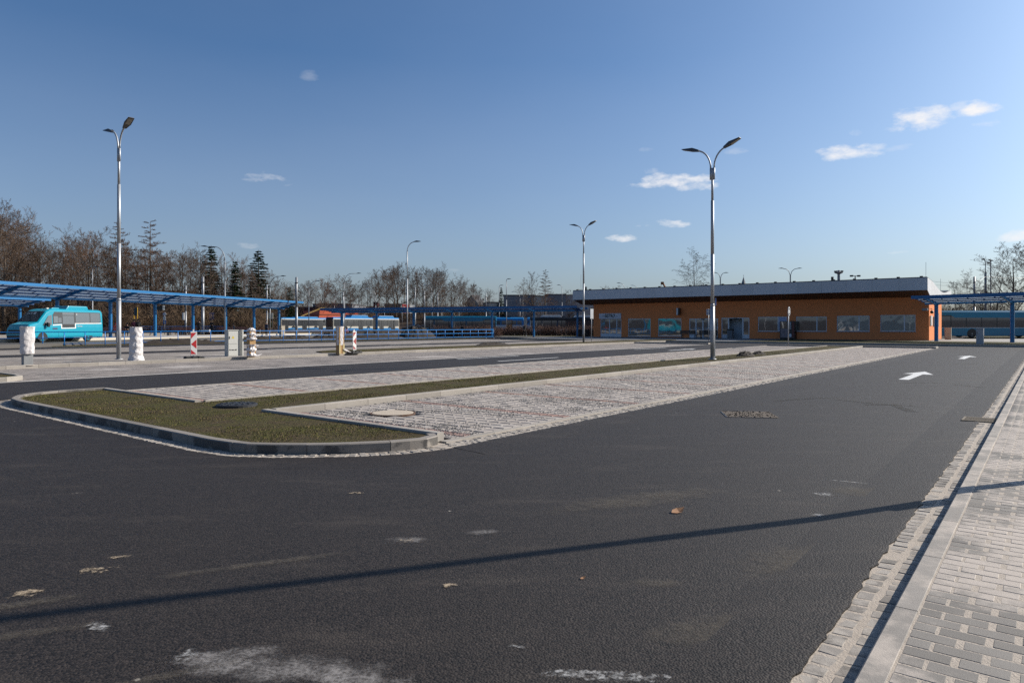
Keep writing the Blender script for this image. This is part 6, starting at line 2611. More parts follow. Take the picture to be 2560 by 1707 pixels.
C_BLK = mat('cloth_black', (0.014, 0.014, 0.018), 0.9)
C_NAVY = mat('cloth_navy', (0.025, 0.035, 0.07), 0.9)
C_GREY = mat('cloth_grey', (0.13, 0.13, 0.15), 0.9)
C_RED = mat('cloth_red', (0.38, 0.03, 0.03), 0.9)
C_WINE = mat('cloth_wine', (0.13, 0.03, 0.06), 0.9)
C_WHITE = mat('cloth_white', (0.6, 0.6, 0.6), 0.8)
C_PINK = mat('cloth_pink', (0.30, 0.10, 0.13), 0.9)
M_BLOND = mat('hair_light', (0.25, 0.16, 0.08), 0.7)
M_GREYH = mat('hair_grey', (0.3, 0.29, 0.28), 0.7)


def place(px, Y):
    return RAY(px, Y)


for px, Y, z, rz, args, lb in (
        (1312, 97, 0.06, 30, dict(shirt=C_BLK, trousers=C_BLK, pose='walk', hair=M_GREYH, shoes=C_WHITE, bag=C_NAVY), 'person in black walking under the middle canopy with a backpack'),
        (529, 86, 0.5, 10, dict(shirt=C_BLK, trousers=C_BLK, pose='arms', hair=M_BLOND, shoes=C_WHITE), 'person in a dark sweater and white shoes standing under the long canopy'),
        (498, 80, 0.5, 200, dict(shirt=C_BLK, trousers=C_BLK, pose='stand'), 'person in a long black coat standing with their back turned by the thick mast'),
        (666, 88, 0.3, 160, dict(shirt=C_NAVY, trousers=C_BLK, pose='stand', hair=M_GREYH), 'person in a navy jacket standing at the canopy end by the timetable boxes'),
        (585, 89.6, 0.5, -60, dict(shirt=C_GREY, trousers=C_BLK, pose='sit'), 'person in a grey patterned top sitting on a bench behind the cabinet'),
        (318, 70, 0.5, 20, dict(shirt=C_BLK, trousers=C_BLK, pose='sit'), 'person in black sitting hunched beside the tall lamp on the platform'),
        (345, 71, 0.5, 30, dict(shirt=C_BLK, trousers=C_BLK, pose='stand', hair=C_BLK), 'person in a broad black coat standing behind the white wrapped post'),
        (335, 72.5, 0.5, 40, dict(shirt=C_WINE, trousers=C_BLK, pose='stand', hair=M_HAIR), 'person in a wine red jacket standing beside the one in the broad black coat'),
        (287, 69, 0.5, 60, dict(shirt=C_RED, trousers=C_BLK, pose='sit', hair=C_RED), 'person with a red hood sitting at the canopy post by the minibus rear'),
        (866, 95, 0.05, 40, dict(shirt=C_PINK, trousers=C_BLK, pose='sit', hair=M_HAIR), 'person in a pinkish top sitting low at the left end of the middle canopy'),
        (1073, 100, 0.02, 90, dict(shirt=C_BLK, trousers=C_BLK, pose='stand', hair=C_BLK), 'person in dark clothes walking past the highest soil mound'),
        (1155, 96, 0.04, -70, dict(shirt=C_BLK, trousers=C_BLK, pose='walk', hair=C_BLK), 'person in black stepping out beside a middle canopy post behind the railing')):
    p = place(px, Y)
    person(lb, (p.x, p.y, z), R(rz), **args)
for (px, Y, lb) in ((318, 70, None), (287, 69, None)):
    p = place(px, Y)
    bench('low bench under the person in black by the tall lamp' if px == 318 else 'low bench under the person with the red hood', (p.x, p.y + 0.02, 0.5), R(20 if px == 318 else 60), 1.7, M_BPINK)
p = RAY(866, 95)
bench('bench under the person in the pinkish top', (p.x, p.y, 0.05), R(40), 1.7, M_BENCHD)

# ---------------------------------------------------------------- vehicles
def wheel(parent, x, y, r, w=0.26, rim=M_RIM):
    mb = MB()
    n = 22
    s = -1 if y < 0 else 1
    prof_ = [(r * 0.62, 0.0), (r * 0.93, 0.0), (r, 0.04), (r, w - 0.04), (r * 0.93, w), (0.05, w)]
    vs, fs = [], []
    for rr, d in prof_:
        for k in range(n):
            vs.append((x + rr * math.cos(2 * math.pi * k / n), y - s * d, r + rr * math.sin(2 * math.pi * k / n)))
    for i in range(len(prof_) - 1):
        for k in range(n):
            fs.append((i * n + k, i * n + (k + 1) % n, (i + 1) * n + (k + 1) % n, (i + 1) * n + k))
    mb.add(vs, fs)
    wl_ = mb.build('wheel', M_TYRE, parent)
    mb = MB()
    vs, fs = [], []
    prof_ = [(r * 0.62, 0.02), (r * 0.55, 0.02), (r * 0.48, 0.07), (r * 0.22, 0.05), (r * 0.18, -0.03), (0.02, -0.03)]
    for rr, d in prof_:
        for k in range(n):
            vs.append((x + rr * math.cos(2 * math.pi * k / n), y - s * d, r + rr * math.sin(2 * math.pi * k / n)))
    for i in range(len(prof_) - 1):
        for k in range(n):
            fs.append((i * n + k, i * n + (k + 1) % n, (i + 1) * n + (k + 1) % n, (i + 1) * n + k))
    mb.add(vs, fs)
    mb.build('rim', rim, wl_)
    # dark arch on the body side
    mb = MB()
    n = 18
    R_ = r * 1.2
    pts = [(x + R_ * math.cos(math.pi * k / n), r + R_ * math.sin(math.pi * k / n)) for k in range(n + 1)] + [(x - R_, 0.25), (x + R_, 0.25)]
    mb.add([(q[0], y + s * 0.006, max(q[1], 0.25)) for q in pts], [tuple(range(len(pts)))])
    mb.build('wheel_arch', M_BLACK, parent, fix=False)


def side_pane(parent, poly, y, m, name='window'):
    """pane standing 6 mm proud of the side; poly in (x, z)"""
    s = -1 if y < 0 else 1
    mb = MB()
    mb.prism(poly, y, y + s * 0.008, 'y')
    return mb.build(name, m, parent)


def rectp(x0, x1, z0, z1):
    return [(x0, z0), (x1, z0), (x1, z1), (x0, z1)]


def minibus():
    # local: nose towards +x, visible side -y ... the nose points to +x, the camera sees the +y side
    t = thing('minibus', 'turquoise minibus with a roof box waiting beside the long blue canopy', 'minibus')
    Wd = 1.05
    st = [(0.0, 2.50, 0.03), (0.10, 2.64, 0.0), (0.35, 2.69, 0.0), (4.9, 2.71, 0.0), (5.25, 2.66, 0.0), (5.55, 2.50, 0.02), (6.35, 1.63, 0.02), (7.05, 1.43, 0.05), (7.26, 1.18, 0.10), (7.34, 0.80, 0.14)]
    vs, fs = [], []
    for x, zt, ins in st:
        zb_ = min(1.2, zt - 0.12)
        w0 = Wd - ins
        ln = 0.09 * max(0, zt - 0.14 - 1.2) / 1.5
        half = [(w0 - 0.04, 0.38), (w0, 0.52), (w0, zb_), (w0 - ln, max(zb_ + 0.02, zt - 0.14)), (w0 - ln - 0.10, zt - 0.02), (w0 - ln - 0.28, zt)]
        ring = [(x, y, z) for y, z in half] + [(x, -y, z) for y, z in reversed(half)]
        vs += ring
    m = 12
    for i in range(len(st) - 1):
        for k in range(m):
            fs.append((i * m + k, i * m + (k + 1) % m, (i + 1) * m + (k + 1) % m, (i + 1) * m + k))
    fs.append(tuple(range(m)))
    fs.append(tuple(reversed([(len(st) - 1) * m + k for k in range(m)])))
    mb = MB()
    mb.add(vs, fs)
    mb.build('body', M_TURQ, t, bevel=0.015)

    def yy(z):
        return Wd - 0.09 * max(0, z - 1.2) / 1.5 + 0.004

    for s in (-1, 1):
        def pane_(poly, m, name='window', off=0.0):
            mb = MB()
            k = len(poly)
            mb.add([(x, s * (yy(z) + off), z) for x, z in poly] + [(x, s * (yy(z) + off + 0.008), z) for x, z in poly], [tuple(range(k)), tuple(reversed(range(k, 2 * k)))] + [(i, (i + 1) % k, k + (i + 1) % k, k + i) for i in range(k)])
            return mb.build(name, m, t)
        # white belt line and dark surround
        pane_([(0.15, 1.50), (2.83, 1.47), (2.83, 1.10), (4.27, 1.08), (4.27, 1.38), (5.05, 1.34), (5.05, 1.42), (4.18, 1.46), (4.18, 1.16), (2.92, 1.18), (2.92, 1.55), (0.15, 1.57)], M_SIGNW, 'belt_line', 0.001)
        pane_([(0.20, 1.66), (0.45, 1.58), (2.95, 1.54), (2.95, 1.20), (4.16, 1.19), (4.16, 1.50), (5.02, 1.47), (5.02, 2.2), (4.85, 2.45), (0.27, 2.45)], mat('bus_surround', (0.05, 0.052, 0.056), 0.35), 'window_band', 0.002)
        pane_([(0.26, 1.72), (0.48, 1.63), (1.32, 1.60), (1.32, 2.40), (0.32, 2.40)], M_BGLASS2, 'window', 0.010)
        pane_(rectp(1.40, 2.84, 1.60, 2.40), M_BGLASS2, 'window', 0.010)
        pane_(rectp(3.0, 4.1, 1.46, 2.15), M_BGLASS2, 'window', 0.010)
        pane_(rectp(2.98, 4.12, 2.21, 2.41), M_BGLASS, 'window', 0.010)
        pane_(rectp(3.0, 4.1, 1.21, 1.42), M_BLACK, 'window', 0.010)
        pane_(rectp(4.22, 4.52, 1.58, 1.98), M_BGLASS2, 'window', 0.010)
        pane_(rectp(4.55, 4.95, 1.55, 2.1), M_BGLASS, 'window', 0.010)
        pane_([(5.12, 1.40), (5.95, 1.36), (5.42, 2.12), (5.12, 2.2)], M_BGLASS2, 'window', 0.006)
        pane_(rectp(2.2, 4.5, 0.48, 0.9), M_TURQ, 'flap', 0.0)
        pane_(rectp(4.62, 5.05, 1.02, 1.16), mat('sticker_blue', (0.03, 0.05, 0.12), 0.5), 'sticker', 0.002)
        mb = MB()
        mb.tube([(5.55, s * 1.0, 1.42), (5.62, s * 1.22, 1.45)], 0.03, 6)
        mi = mb.build('mirror', M_BLACK, t)
        mb = MB()
        mb.box(5.52, 5.70, s * 1.22 - .09, s * 1.22 + .09, 1.22, 1.60)
        mb.build('mirror_shell', M_BLACK, mi, bevel=0.04)
        mb = MB()
        mb.add([(7.16, s * 0.70, 1.02), (7.22, s * 0.96, 1.02), (6.95, s * 1.03, 1.12), (6.92, s * 0.98, 1.28), (7.16, s * .72, 1.2)], [(0, 1, 2, 3, 4)])
        mb.build('headlight', mat('headlight_clear', (0.6, 0.62, 0.65), 0.15), t, fix=False)
        for x in (1.55, 5.95):
            wheel(t, x, s * (Wd - 0.02), 0.37, 0.24, M_TURQ)
    # windscreen with the destination strip
    mb = MB()
    mb.add([(5.60, -0.80, 2.47), (5.60, 0.80, 2.47), (6.36, 0.93, 1.64), (6.36, -0.93, 1.64)], [(0, 1, 2, 3)])
    for q in range(4):
        x, y, z = mb.v[q]
        mb.v[q] = (x + 0.03, y, z + 0.03)
    ws = mb.build('windscreen', M_BGLASSD, t, fix=False)
    mb = MB()
    for (y0, y1, f0, f1) in ((-0.15, 0.05, 0.12, 0.32), (0.2, 0.34, 0.14, 0.22), (0.4, 0.5, 0.22, 0.3), (0.22, 0.3, 0.26, 0.31), (0.56, 0.66, 0.15, 0.2), (0.55, 0.65, 0.25, 0.31), (0.40, 0.46, 0.13, 0.17)):
        def q(y, f):
            return (5.60 + .76 * f + .05, -y + 0.1, 2.47 - .83 * f + .045)
        mb.quad(q(y0, f0), q(y1, f0), q(y1, f1), q(y0, f1))
    mb.build('destination_text', M_SIGNW, ws, fix=False)
    mb = MB()
    mb.box(7.25, 7.345, -0.75, 0.75, 0.72, 1.0)
    mb.box(7.28, 7.36, -0.85, 0.85, 0.36, 0.55)
    mb.build('grille', M_BLACK, t, bevel=0.02)
    mb = MB()
    mb.prism([(1.2, 2.66), (1.35, 2.98), (3.25, 2.98), (3.5, 2.66)], -0.72, 0.72, 'y')
    mb.build('roof_box', M_TURQ, t, bevel=0.06)
    mb = MB()
    mb.prism([(3.7, 2.66), (3.8, 2.80), (4.45, 2.80), (4.55, 2.66)], -0.35, 0.35, 'y')
    mb.build('roof_vent', M_TURQ, t, bevel=0.03)
    mb = MB()
    mb.box(4.8, 5.0, 0.2, 0.4, 2.68, 2.78)
    mb.build('roof_lamp', M_CREAM, t, bevel=0.02)
    for s in (-1, 1):
        lettering('Arriva', 0.2, M_SIGNW, t, (2.45, s * (Wd + 0.012), 1.30), (R(90), 0, R(180) if s > 0 else 0), name='side_lettering', depth=0.001)
        lettering('8', 0.2, M_SIGNW, t, (2.72, s * (yy(2.28) + 0.024), 2.27), (R(90), 0, R(180) if s > 0 else 0), name='number', depth=0.001)
    mb = MB()
    mb.box(-0.03, 0.04, -0.9, 0.9, 0.45, 0.62)
    mb.build('bumper', M_BLACK, t, bevel=0.02)
    return t


mv = minibus()
hd_ = Vector((-CD[0], -CD[1]))
# nearest corner of the tail: seen side is the +y side of the body when the nose is at +x
ang_m = math.atan2(hd_.y, hd_.x)
ly = Vector((-hd_.y, hd_.x))          # local +y in the world
tail = Vector(RAY(257, 60.0).xy)
side = 1 if ly.dot(Vector((1, 0))) > 0 else -1
org = tail - ly * side * 1.05
mv.location = (org.x, org.y, 0.25)
mv.rotation_euler = (0, 0, ang_m)


def city_bus(label, L, Hh, lower, upper, band=M_BGLASS, roof=None, doors=(), wheels=(), sk=None, pods=(), name='city_bus', z_lo=0.32, z_b0=1.05, z_b1=2.45, cant=None, cat='bus', npane=6, white_top=None, arts=()):
    """low-floor bus along +x, nose at +x, both sides alike"""
    t = thing(name, label, cat)
    Wd = 1.25
    segs = [0] + [a for a in arts] + [L]
    for i in range(len(segs) - 1):
        x0, x1 = segs[i] + (0.45 if i else 0), segs[i + 1] - (0.45 if i < len(segs) - 2 else 0)
        mb = MB()
        mb.box(x0, x1, -Wd, Wd, z_lo, z_b1 + 0.02, 0)
        mb.build('body', lower, t, bevel=0.06)
        mb = MB()
        rz_ = Hh
        mb.prism([(-Wd, z_b1 - .02), (-Wd, rz_ - .22), (-Wd + .2, rz_), (Wd - .2, rz_), (Wd, rz_ - .22), (Wd, z_b1 - .02)], x0 + .03, x1 - .03, 'x')
        mb.build('roof', upper, t, bevel=0.04)
    for a in arts:
        for k in range(9):
            mb = MB()
            x = a - 0.42 + k * 0.1
            mb.box(x, x + 0.055, -Wd + (.02 if k % 2 else .06), Wd - (.02 if k % 2 else .06), z_lo + .1, Hh - .05)
            mb.build('bellows_fold', mat('bellows_grey', (0.10, 0.095, 0.09), 0.85, var=0.2), t)
    for s in (-1, 1):
        y = s * Wd
        for i in range(len(segs) - 1):
            x0, x1 = segs[i] + (0.5 if i else 0.12), segs[i + 1] - (0.5 if i < len(segs) - 2 else 0.12)
            side_pane(t, rectp(x0, x1, z_b0, z_b1), y, mat('bus_band', (0.022, 0.023, 0.026), 0.3), 'window_band')
            n = max(1, round((x1 - x0) / (L / npane)))
            for k in range(n):
                xa, xb = x0 + (x1 - x0) * k / n + 0.05, x0 + (x1 - x0) * (k + 1) / n - 0.05
                side_pane(t, rectp(xa, xb, z_b0 + .08, z_b1 - .1), s * (Wd + 0.008), band, 'window')
            if sk is not None:
                side_pane(t, rectp(x0, x1, z_lo + .01, z_lo + 0.32), s * (Wd + 0.001), sk, 'skirt')
            if white_top is not None:
                side_pane(t, rectp(x0 - .1, x1 + .1, z_b1 + .02, z_b1 + .22), s * (Wd + 0.001), white_top, 'top_band')
        if cant is not None:
            mb = MB()
            x0, x1 = 0.02, L - 0.05
            poly = [(x0, Hh - 0.22), (x0, Hh - 0.36), (x0 + 1.6, Hh - 0.38), (x0 + 2.4, z_b1 - .28), (x1 - 3.4, z_b1 - .28), (x1 - 2.5, Hh - 0.38), (x1, Hh - 0.42), (x1, Hh - 0.22)]
            side_pane(t, poly, s * (Wd + 0.012), cant, 'roof_panel')
            side_pane(t, rectp(0.1, L - .1, z_b0 - .06, z_b0 - .005), s * (Wd + 0.002), M_SIGNW, 'belt_line')
        for d0, d1 in doors:
            for a, b in ((d0, (d0 + d1) / 2 - .01), ((d0 + d1) / 2 + .01, d1)):
                dr_ = side_pane(t, rectp(a, b, z_lo + .06, z_b1 - .03), s * (Wd + .018), M_BLACK, 'door')
                side_pane(dr_, rectp(a + .07, b - .07, z_lo + .25, z_b1 - .15), s * (Wd + .027), band, 'pane')
        for x in wheels:
            wheel(t, x, s * (Wd + 0.001), 0.48, 0.28)
    mb = MB()
    mb.box(L - 0.01, L + .012, -1.1, 1.1, z_b0 - .1, z_b1)
    mb.build('windscreen', band, t)
    mb = MB()
    mb.box(L - 0.01, L + .016, -0.8, 0.8, z_b1 + .06, z_b1 + .30)
    mb.build('destination_board', M_BLACK, t)
    mb = MB()
    mb.box(-.012, 0.01, -1.0, 1.0, z_b0 + .1, z_b1 - .1)
    mb.build('rear_window', band, t)
    for yb_ in (-0.85, 0.85):
        mb = MB()
        mb.box(L, L + .02, yb_ - .17, yb_ + .17, 0.65, 0.82)
        mb.build('headlight', mat('headlight_clear', (0.6, 0.62, 0.65), 0.15), t)
        mb = MB()
        mb.tube([(L - .1, math.copysign(1.15, yb_), z_b1), (L + .35, math.copysign(1.38, yb_), z_b1 - .05)], 0.03, 6)
        mi = mb.build('mirror', M_BLACK, t)
        mb = MB()
        mb.box(L + .27, L + .39, math.copysign(1.4, yb_) - .12, math.copysign(1.4, yb_) + .12, z_b1 - .55, z_b1 - .05)
        mb.build('mirror_shell', M_BLACK, mi, bevel=0.03)
    for x0, x1, zz_, w, m in pods:
        mb = MB()
        mb.prism([(x0, Hh - .03), (x0 + .35, Hh + zz_), (x1 - .35, Hh + zz_), (x1, Hh - .03)], -w, w, 'y')
        mb.build('roof_pod', m, t, bevel=0.04)
    return t


def park(t, px_tail, px_nose, Y0, Y1, z, L, flip=False):
    p, q = RAY(px_tail, Y0), RAY(px_nose, Y1)
    d = (q - p).normalized()
    t.location = (p.x, p.y, z)
    t.rotation_euler = (0, 0, math.atan2(d.y, d.x))
    return (q - p).length


def park_row(t, px, Y, z, L):
    """parked along the rows, nose towards the camera, sunlit side in view"""
    c = RAY(px, Y) - Vector((UY, -UX, 0)) * 1.25
    o = c + Vector((UX, UY, 0)) * L
    t.location = (o.x, o.y, z)
    t.rotation_euler = (0, 0, math.atan2(-UY, -UX))


# turquoise bus to the right of the terminal (nose hidden on the right)
t = city_bus('turquoise city bus with a deep roof edge parked right of the terminal', 14.6, 3.18, M_TURQD, M_TURQD, cant=M_TURQD, wheels=(4.4, 11.6), z_b0=1.22, z_b1=2.62, npane=8, z_lo=0.22)
park(t, 2320, 2640, 81, 81, 0.18, 14.6)
# turquoise bus behind the middle canopy
t = city_bus('turquoise city bus with a deep roof edge behind the middle canopy', 12.2, 3.2, M_TURQD, M_TURQD, cant=M_TURQD, wheels=(3.3, 9.3), z_b0=1.2, z_b1=2.6, npane=6, pods=())
park(t, 1241, 1070, 117.5, 117.5, 0.05, 12.2)
# black and white articulated bus by the bistro end
t = city_bus('black and white articulated bus behind the hedge by the bistro end', 17.0, 3.0, M_WHITE, M_BLACK, cant=None, wheels=(2.9, 8.2, 14.0), arts=(6.0,), z_b0=1.0, z_b1=2.5, npane=10, pods=((11.6, 15.2, 0.34, 0.95, M_WHITE), (6.6, 9.6, 0.30, 0.95, M_WHITE), (1.0, 4.6, 0.30, 0.95, M_WHITE)))
park(t, 1575, 1328, 116, 116, 0.05, 17.0)
# trolleybuses
t = city_bus('white and blue trolleybus standing at the left, seen through the canopy end', 12.0, 2.95, M_CREAM, M_BUSBLUE, wheels=(3.0, 8.9), doors=((1.0, 2.2), (5.4, 6.6), (10.2, 11.4)), sk=M_BUSBLUE, white_top=M_WHITE, npane=7, name='trolleybus', pods=((2, 8, 0.22, 0.9, M_BUSBLUE),))
park_row(t, 703, 150, 0.5, 12.0)


def poles(parent, x, z, dirx, L=5.5, m=M_YELLOW):
    for y in (-0.3, 0.3):
        mb = MB()
        mb.tube([(x, y, z), (x + dirx * L, y * 1.6, z + 2.1)], 0.035, 5)
        mb.build('trolley_pole', m, parent)
    mb = MB()
    mb.box(x - .5, x + .5, -0.45, 0.45, z - .25, z + .05)
    mb.build('pole_base', M_DARK, parent)


poles(t, 6.0, 3.3, -1, 6.0)
t = city_bus('articulated white and blue trolleybus behind the middle canopy', 18.2, 2.95, M_CREAM, M_BUSBLUE, wheels=(2.8, 8.9, 15.0), doors=((1.2, 2.4), (4.6, 5.8), (10.4, 11.6), (16.4, 17.6)), sk=M_BUSBLUE, white_top=M_WHITE, npane=10, name='trolleybus', arts=(7.2,), pods=((8.6, 13.5, 0.45, 1.0, M_BUSBLUE), (1.2, 6.0, 0.4, 1.0, M_BUSBLUE)))
park_row(t, 833, 141, 0.46, 18.2)
poles(t, 9.5, 3.4, -1, 5.5, M_DARK)


# tram
def tram(label, L, px0, px1, Y, z):
    t = thing('tram', label, 'tram')
    W2 = 1.22
    prof_ = [(-W2, 0.45), (-W2, 2.55), (-W2 + .25, 2.92), (-.5, 3.05), (.5, 3.05), (W2 - .25, 2.92), (W2, 2.55), (W2, 0.45)]
    mb = MB()
    mb.prism(prof_, 0, L, 'x')
    mb.build('body', M_BUSBLUE, t, bevel=0.12)
    for s in (-1, 1):
        side_pane(t, rectp(.1, L - .1, 0.75, 1.42), s * (W2 + .001), M_WHITE, 'side_band')
        n = 9
        for k in range(n):
            xa = .35 + k * (L - .7) / n
            if k in (2, 6):
                d_ = side_pane(t, rectp(xa + .0, xa + 1.25, 0.5, 2.5), s * (W2 + .004), mat('door_brown', (0.30, 0.13, 0.03), 0.6), 'door')
                side_pane(d_, rectp(xa + .15, xa + 1.1, 1.5, 2.35), s * (W2 + .013), M_BGLASS, 'pane')
            else:
                side_pane(t, rectp(xa + .08, xa + (L - .7) / n - .08, 1.52, 2.35), s * (W2 + .004), M_BGLASS2, 'window')
    for xe in (-.005, L + .005):
        mb = MB()
        mb.box(xe - .01, xe + .01, -0.95, .95, 1.5, 2.45)
        mb.build('windscreen', M_BGLASS, t)
    mb = MB()
    mb.box(1.5, 4.5, -0.9, 0.9, 0.05, 0.45)
    mb.box(L - 4.5, L - 1.5, -0.9, 0.9, 0.05, 0.45)
    mb.build('bogie', M_DARK, t)
    mb = MB()
    mb.tube([(4, 0, 3.05), (5.6, 0, 3.7), (4.2, 0, 4.3)], 0.05, 5)
    mb.tube([(4.2, -.7, 4.3), (4.2, .7, 4.3)], 0.05, 5)
    mb.build('pantograph', M_DARK, t)
    mb = MB()
    mb.box(L * .55, L * .75, -.5, .5, 3.05, 3.3)
    mb.build('roof_box', M_DARK, t)
    p = RAY(px0, Y)
    t.location = (p.x, p.y, z)


tram('blue and white tram with brown doors behind the middle canopy, beyond the turquoise bus', 10.5, 1183, 1305, 142, 0.3)
tram('blue and white tram half hidden behind the black and white bus', 10.5, 1318, 1440, 142, 0.3)


# parked white car, seen between canopy posts
def car(label, px, Y, z, rz, m):
    t = thing('parked_car', label, 'car', (RAY(px, Y).x, Y, z), rz)
    mb = MB()
    mb.prism([(-2.1, .3), (-2.12, .75), (-1.95, .95), (-1.2, 1.0), (0.9, .98), (1.9, .82), (2.1, .6), (2.1, .3)], -.86, .86, 'y')
    mb.build('body', m, t, bevel=.08)
    mb = MB()
    mb.prism([(-1.9, .96), (-1.3, 1.42), (0.1, 1.46), (1.0, .97)], -.72, .72, 'y')
    mb.build('cabin', M_BGLASS, t, bevel=.06)
    mb = MB()
    mb.prism([(-1.32, 1.43), (-1.2, 1.47), (0.0, 1.48), (0.12, 1.45)], -.70, .70, 'y')
    mb.build('roof', m, t)
    for x in (-1.3, 1.3):
        for s in (-1, 1):
            wheel(t, x, s * .87, .31, .2)
    for s in (-.6, .6):
        mb = MB()
        mb.box(2.06, 2.12, s - .18, s + .18, .6, .75)
        mb.build('headlight', mat('headlight_clear', (0.6, 0.62, 0.65), 0.15), t)
    return t


car('white parked car between the middle canopy posts', 1058, 128, 0.25, R(170), M_WHITE)
car('dark parked car beside the trolleybus tail', 1030, 140, 0.4, R(185), mat('car_dark', (0.04, 0.045, 0.05), 0.3))

# ---------------------------------------------------------------- bare trees
class TreeB:
    def __init__(self, seed):
        self.r = random.Random(seed)
        self.tv, self.tf = [], []
        self.cv, self.cf = [], []

    def _tube(self, V, F, pts, rad, n):
        k = len(V)
        ref = Vector((0.3, 0.9, 0.1))
        for i, p in enumerate(pts):
            d = pts[min(i + 1, len(pts) - 1)] - pts[max(i - 1, 0)]
            if d.length < 1e-6:
                d = Vector((0, 0, 1))
            d.normalize()
            s = d.cross(ref)
            if s.length < 1e-3:
                s = d.cross(Vector((1, 0, 0)))
            s.normalize()
            t = s.cross(d)
            for j in range(n):
                a = 2 * math.pi * j / n
                V.append(p + (s * math.cos(a) + t * math.sin(a)) * rad[i])
        for i in range(len(pts) - 1):
            for j in range(n):
                j2 = (j + 1) % n
                F.append((k + i * n + j, k + i * n + j2, k + (i + 1) * n + j2, k + (i + 1) * n + j))

    def twig(self, p, d, L, w):
        s = d.cross(Vector((self.r.uniform(-1, 1), self.r.uniform(-1, 1), self.r.uniform(-1, 1))))
        if s.length < 1e-4:
            return
        s.normalize()
        k = len(self.cv)
        self.cv += [p - s * w, p + s * w, p + d * L + s * w * 0.3, p + d * L - s * w * 0.3]
        self.cf.append((k, k + 1, k + 2, k + 3))

    def branch(self, p, d, L, rad, lev, P):
        r = self.r
        nseg = P['seg'][lev]
        pts, rads = [p.copy()], [rad]
        dirs = [d.copy()]
        q = p.copy()
        for i in range(nseg):
            d = (d + Vector((r.gauss(0, 1), r.gauss(0, 1), r.gauss(0, 1))) * P['wob'][lev] + Vector((0, 0, 1)) * P['up'][lev] / nseg).normalized()
            q = q + d * (L / nseg)
            pts.append(q.copy())
            dirs.append(d.copy())
            rads.append(max(rad * (1 - (i + 1) / nseg * (0.85 if lev else 0.9)), P['rmin']))
        if lev <= 1:
            self._tube(self.tv, self.tf, pts, rads, 7 if lev == 0 else 5)
        else:
            self._tube(self.cv, self.cf, pts, rads, 3)
        last = len(P['n']) - 1
        if lev > last:
            return
        n = P['n'][lev]
        t0 = P['t0'][lev]
        az = r.uniform(0, 6.28)
        for c in range(n):
            t = t0 + (1 - t0) * ((c + r.uniform(0.1, 0.9)) / n)
            f = t * nseg
            i = min(int(f), nseg - 1)
            pp = pts[i].lerp(pts[i + 1], f - i)
            dd = dirs[min(i + 1, nseg)]
            az += 2.4 + r.uniform(-0.4, 0.4)
            an = R(r.uniform(*P['ang'][lev]))
            ax = dd.cross(Vector((math.cos(az), math.sin(az), 0.3)))
            if ax.length < 1e-3:
                continue
            nd = Matrix.Rotation(an, 3, ax.normalized()) @ dd
            shape = P['shape'](t) if lev == 0 else (1 - 0.55 * t)
            LL = P['len'][lev] * L * shape * r.uniform(0.7, 1.2)
            if lev == last:
                self.twig(pp, (nd + Vector((0, 0, P['twup']))).normalized(), LL, P['tw'])
            else:
                self.branch(pp, nd, LL, max(rads[i] * P['rr'][lev] * (0.6 + 0.4 * shape), P['rmin']), lev + 1, P)

    def meshes(self, mt, mc):
        def mk(V, F, nm, m):
            me = bpy.data.meshes.new(nm)
            me.from_pydata([tuple(v) for v in V], [], F)
            me.materials.append(m)
            me.update()
            return me
        return mk(self.tv, self.tf, 'trunk', mt), mk(self.cv, self.cf, 'crown', mc)


def P_round(h):
    return dict(seg=[8, 6, 4, 3], wob=[0.05, 0.13, 0.18, 0.2], up=[0.1, 0.45, 0.35, 0.3], rmin=0.011, n=[15, 9, 8, 9], t0=[0.2, 0.2, 0.15, 0.1], ang=[(35, 65), (30, 60), (30, 60), (25, 60)],
                shape=lambda t: 0.62 + 0.55 * math.sin(math.pi * min(1, (t * 0.9))) - 0.35 * t, len=[0.55, 0.52, 0.5, 0.55], rr=[0.5, 0.5, 0.55], twup=0.25, tw=0.011)


def P_tall(h):
    return dict(seg=[9, 5, 4, 3], wob=[0.03, 0.12, 0.18, 0.2], up=[0.1, 0.6, 0.4, 0.3], rmin=0.010, n=[20, 7, 7, 7], t0=[0.15, 0.2, 0.15, 0.1], ang=[(35, 60), (30, 55), (30, 60), (25, 60)],
                shape=lambda t: 0.75 + 0.3 * math.sin(math.pi * t) - 0.45 * t, len=[0.36, 0.52, 0.5, 0.55], rr=[0.42, 0.5, 0.55], twup=0.3, tw=0.010)


def P_birch(h):
    return dict(seg=[9, 6, 5, 4], wob=[0.03, 0.1, 0.15, 0.15], up=[0.1, 0.5, -0.25, -0.9], rmin=0.008, n=[18, 8, 7, 7], t0=[0.18, 0.2, 0.15, 0.1], ang=[(25, 50), (25, 50), (30, 60), (25, 60)],
                shape=lambda t: 0.8 + 0.3 * math.sin(math.pi * t) - 0.5 * t, len=[0.42, 0.5, 0.55, 0.6], rr=[0.38, 0.45, 0.5], twup=-0.55, tw=0.008)


def P_larch(h):
    return dict(seg=[10, 5, 3, 2], wob=[0.012, 0.05, 0.12, 0.15], up=[0.05, 0.35, 0.0, -0.1], rmin=0.010, n=[56, 13, 9], t0=[0.22, 0.12, 0.1], ang=[(84, 104), (45, 75), (30, 70)],
                shape=lambda t: 1.12 - t * 1.0, len=[0.30, 0.42, 0.5], rr=[0.26, 0.4], twup=-0.2, tw=0.02)


PROT = {}


def proto(kind, k, h, pfn, mt, mc, rad):
    tb = TreeB(hash((kind, k)) % 9999 if False else 100 * k + len(kind))
    tb.branch(Vector((0, 0, -0.3)), Vector((0, 0, 1)), h, rad, 0, pfn(h))
    PROT[(kind, k)] = (max(v.z for v in tb.cv), tb.meshes(mt, mc))


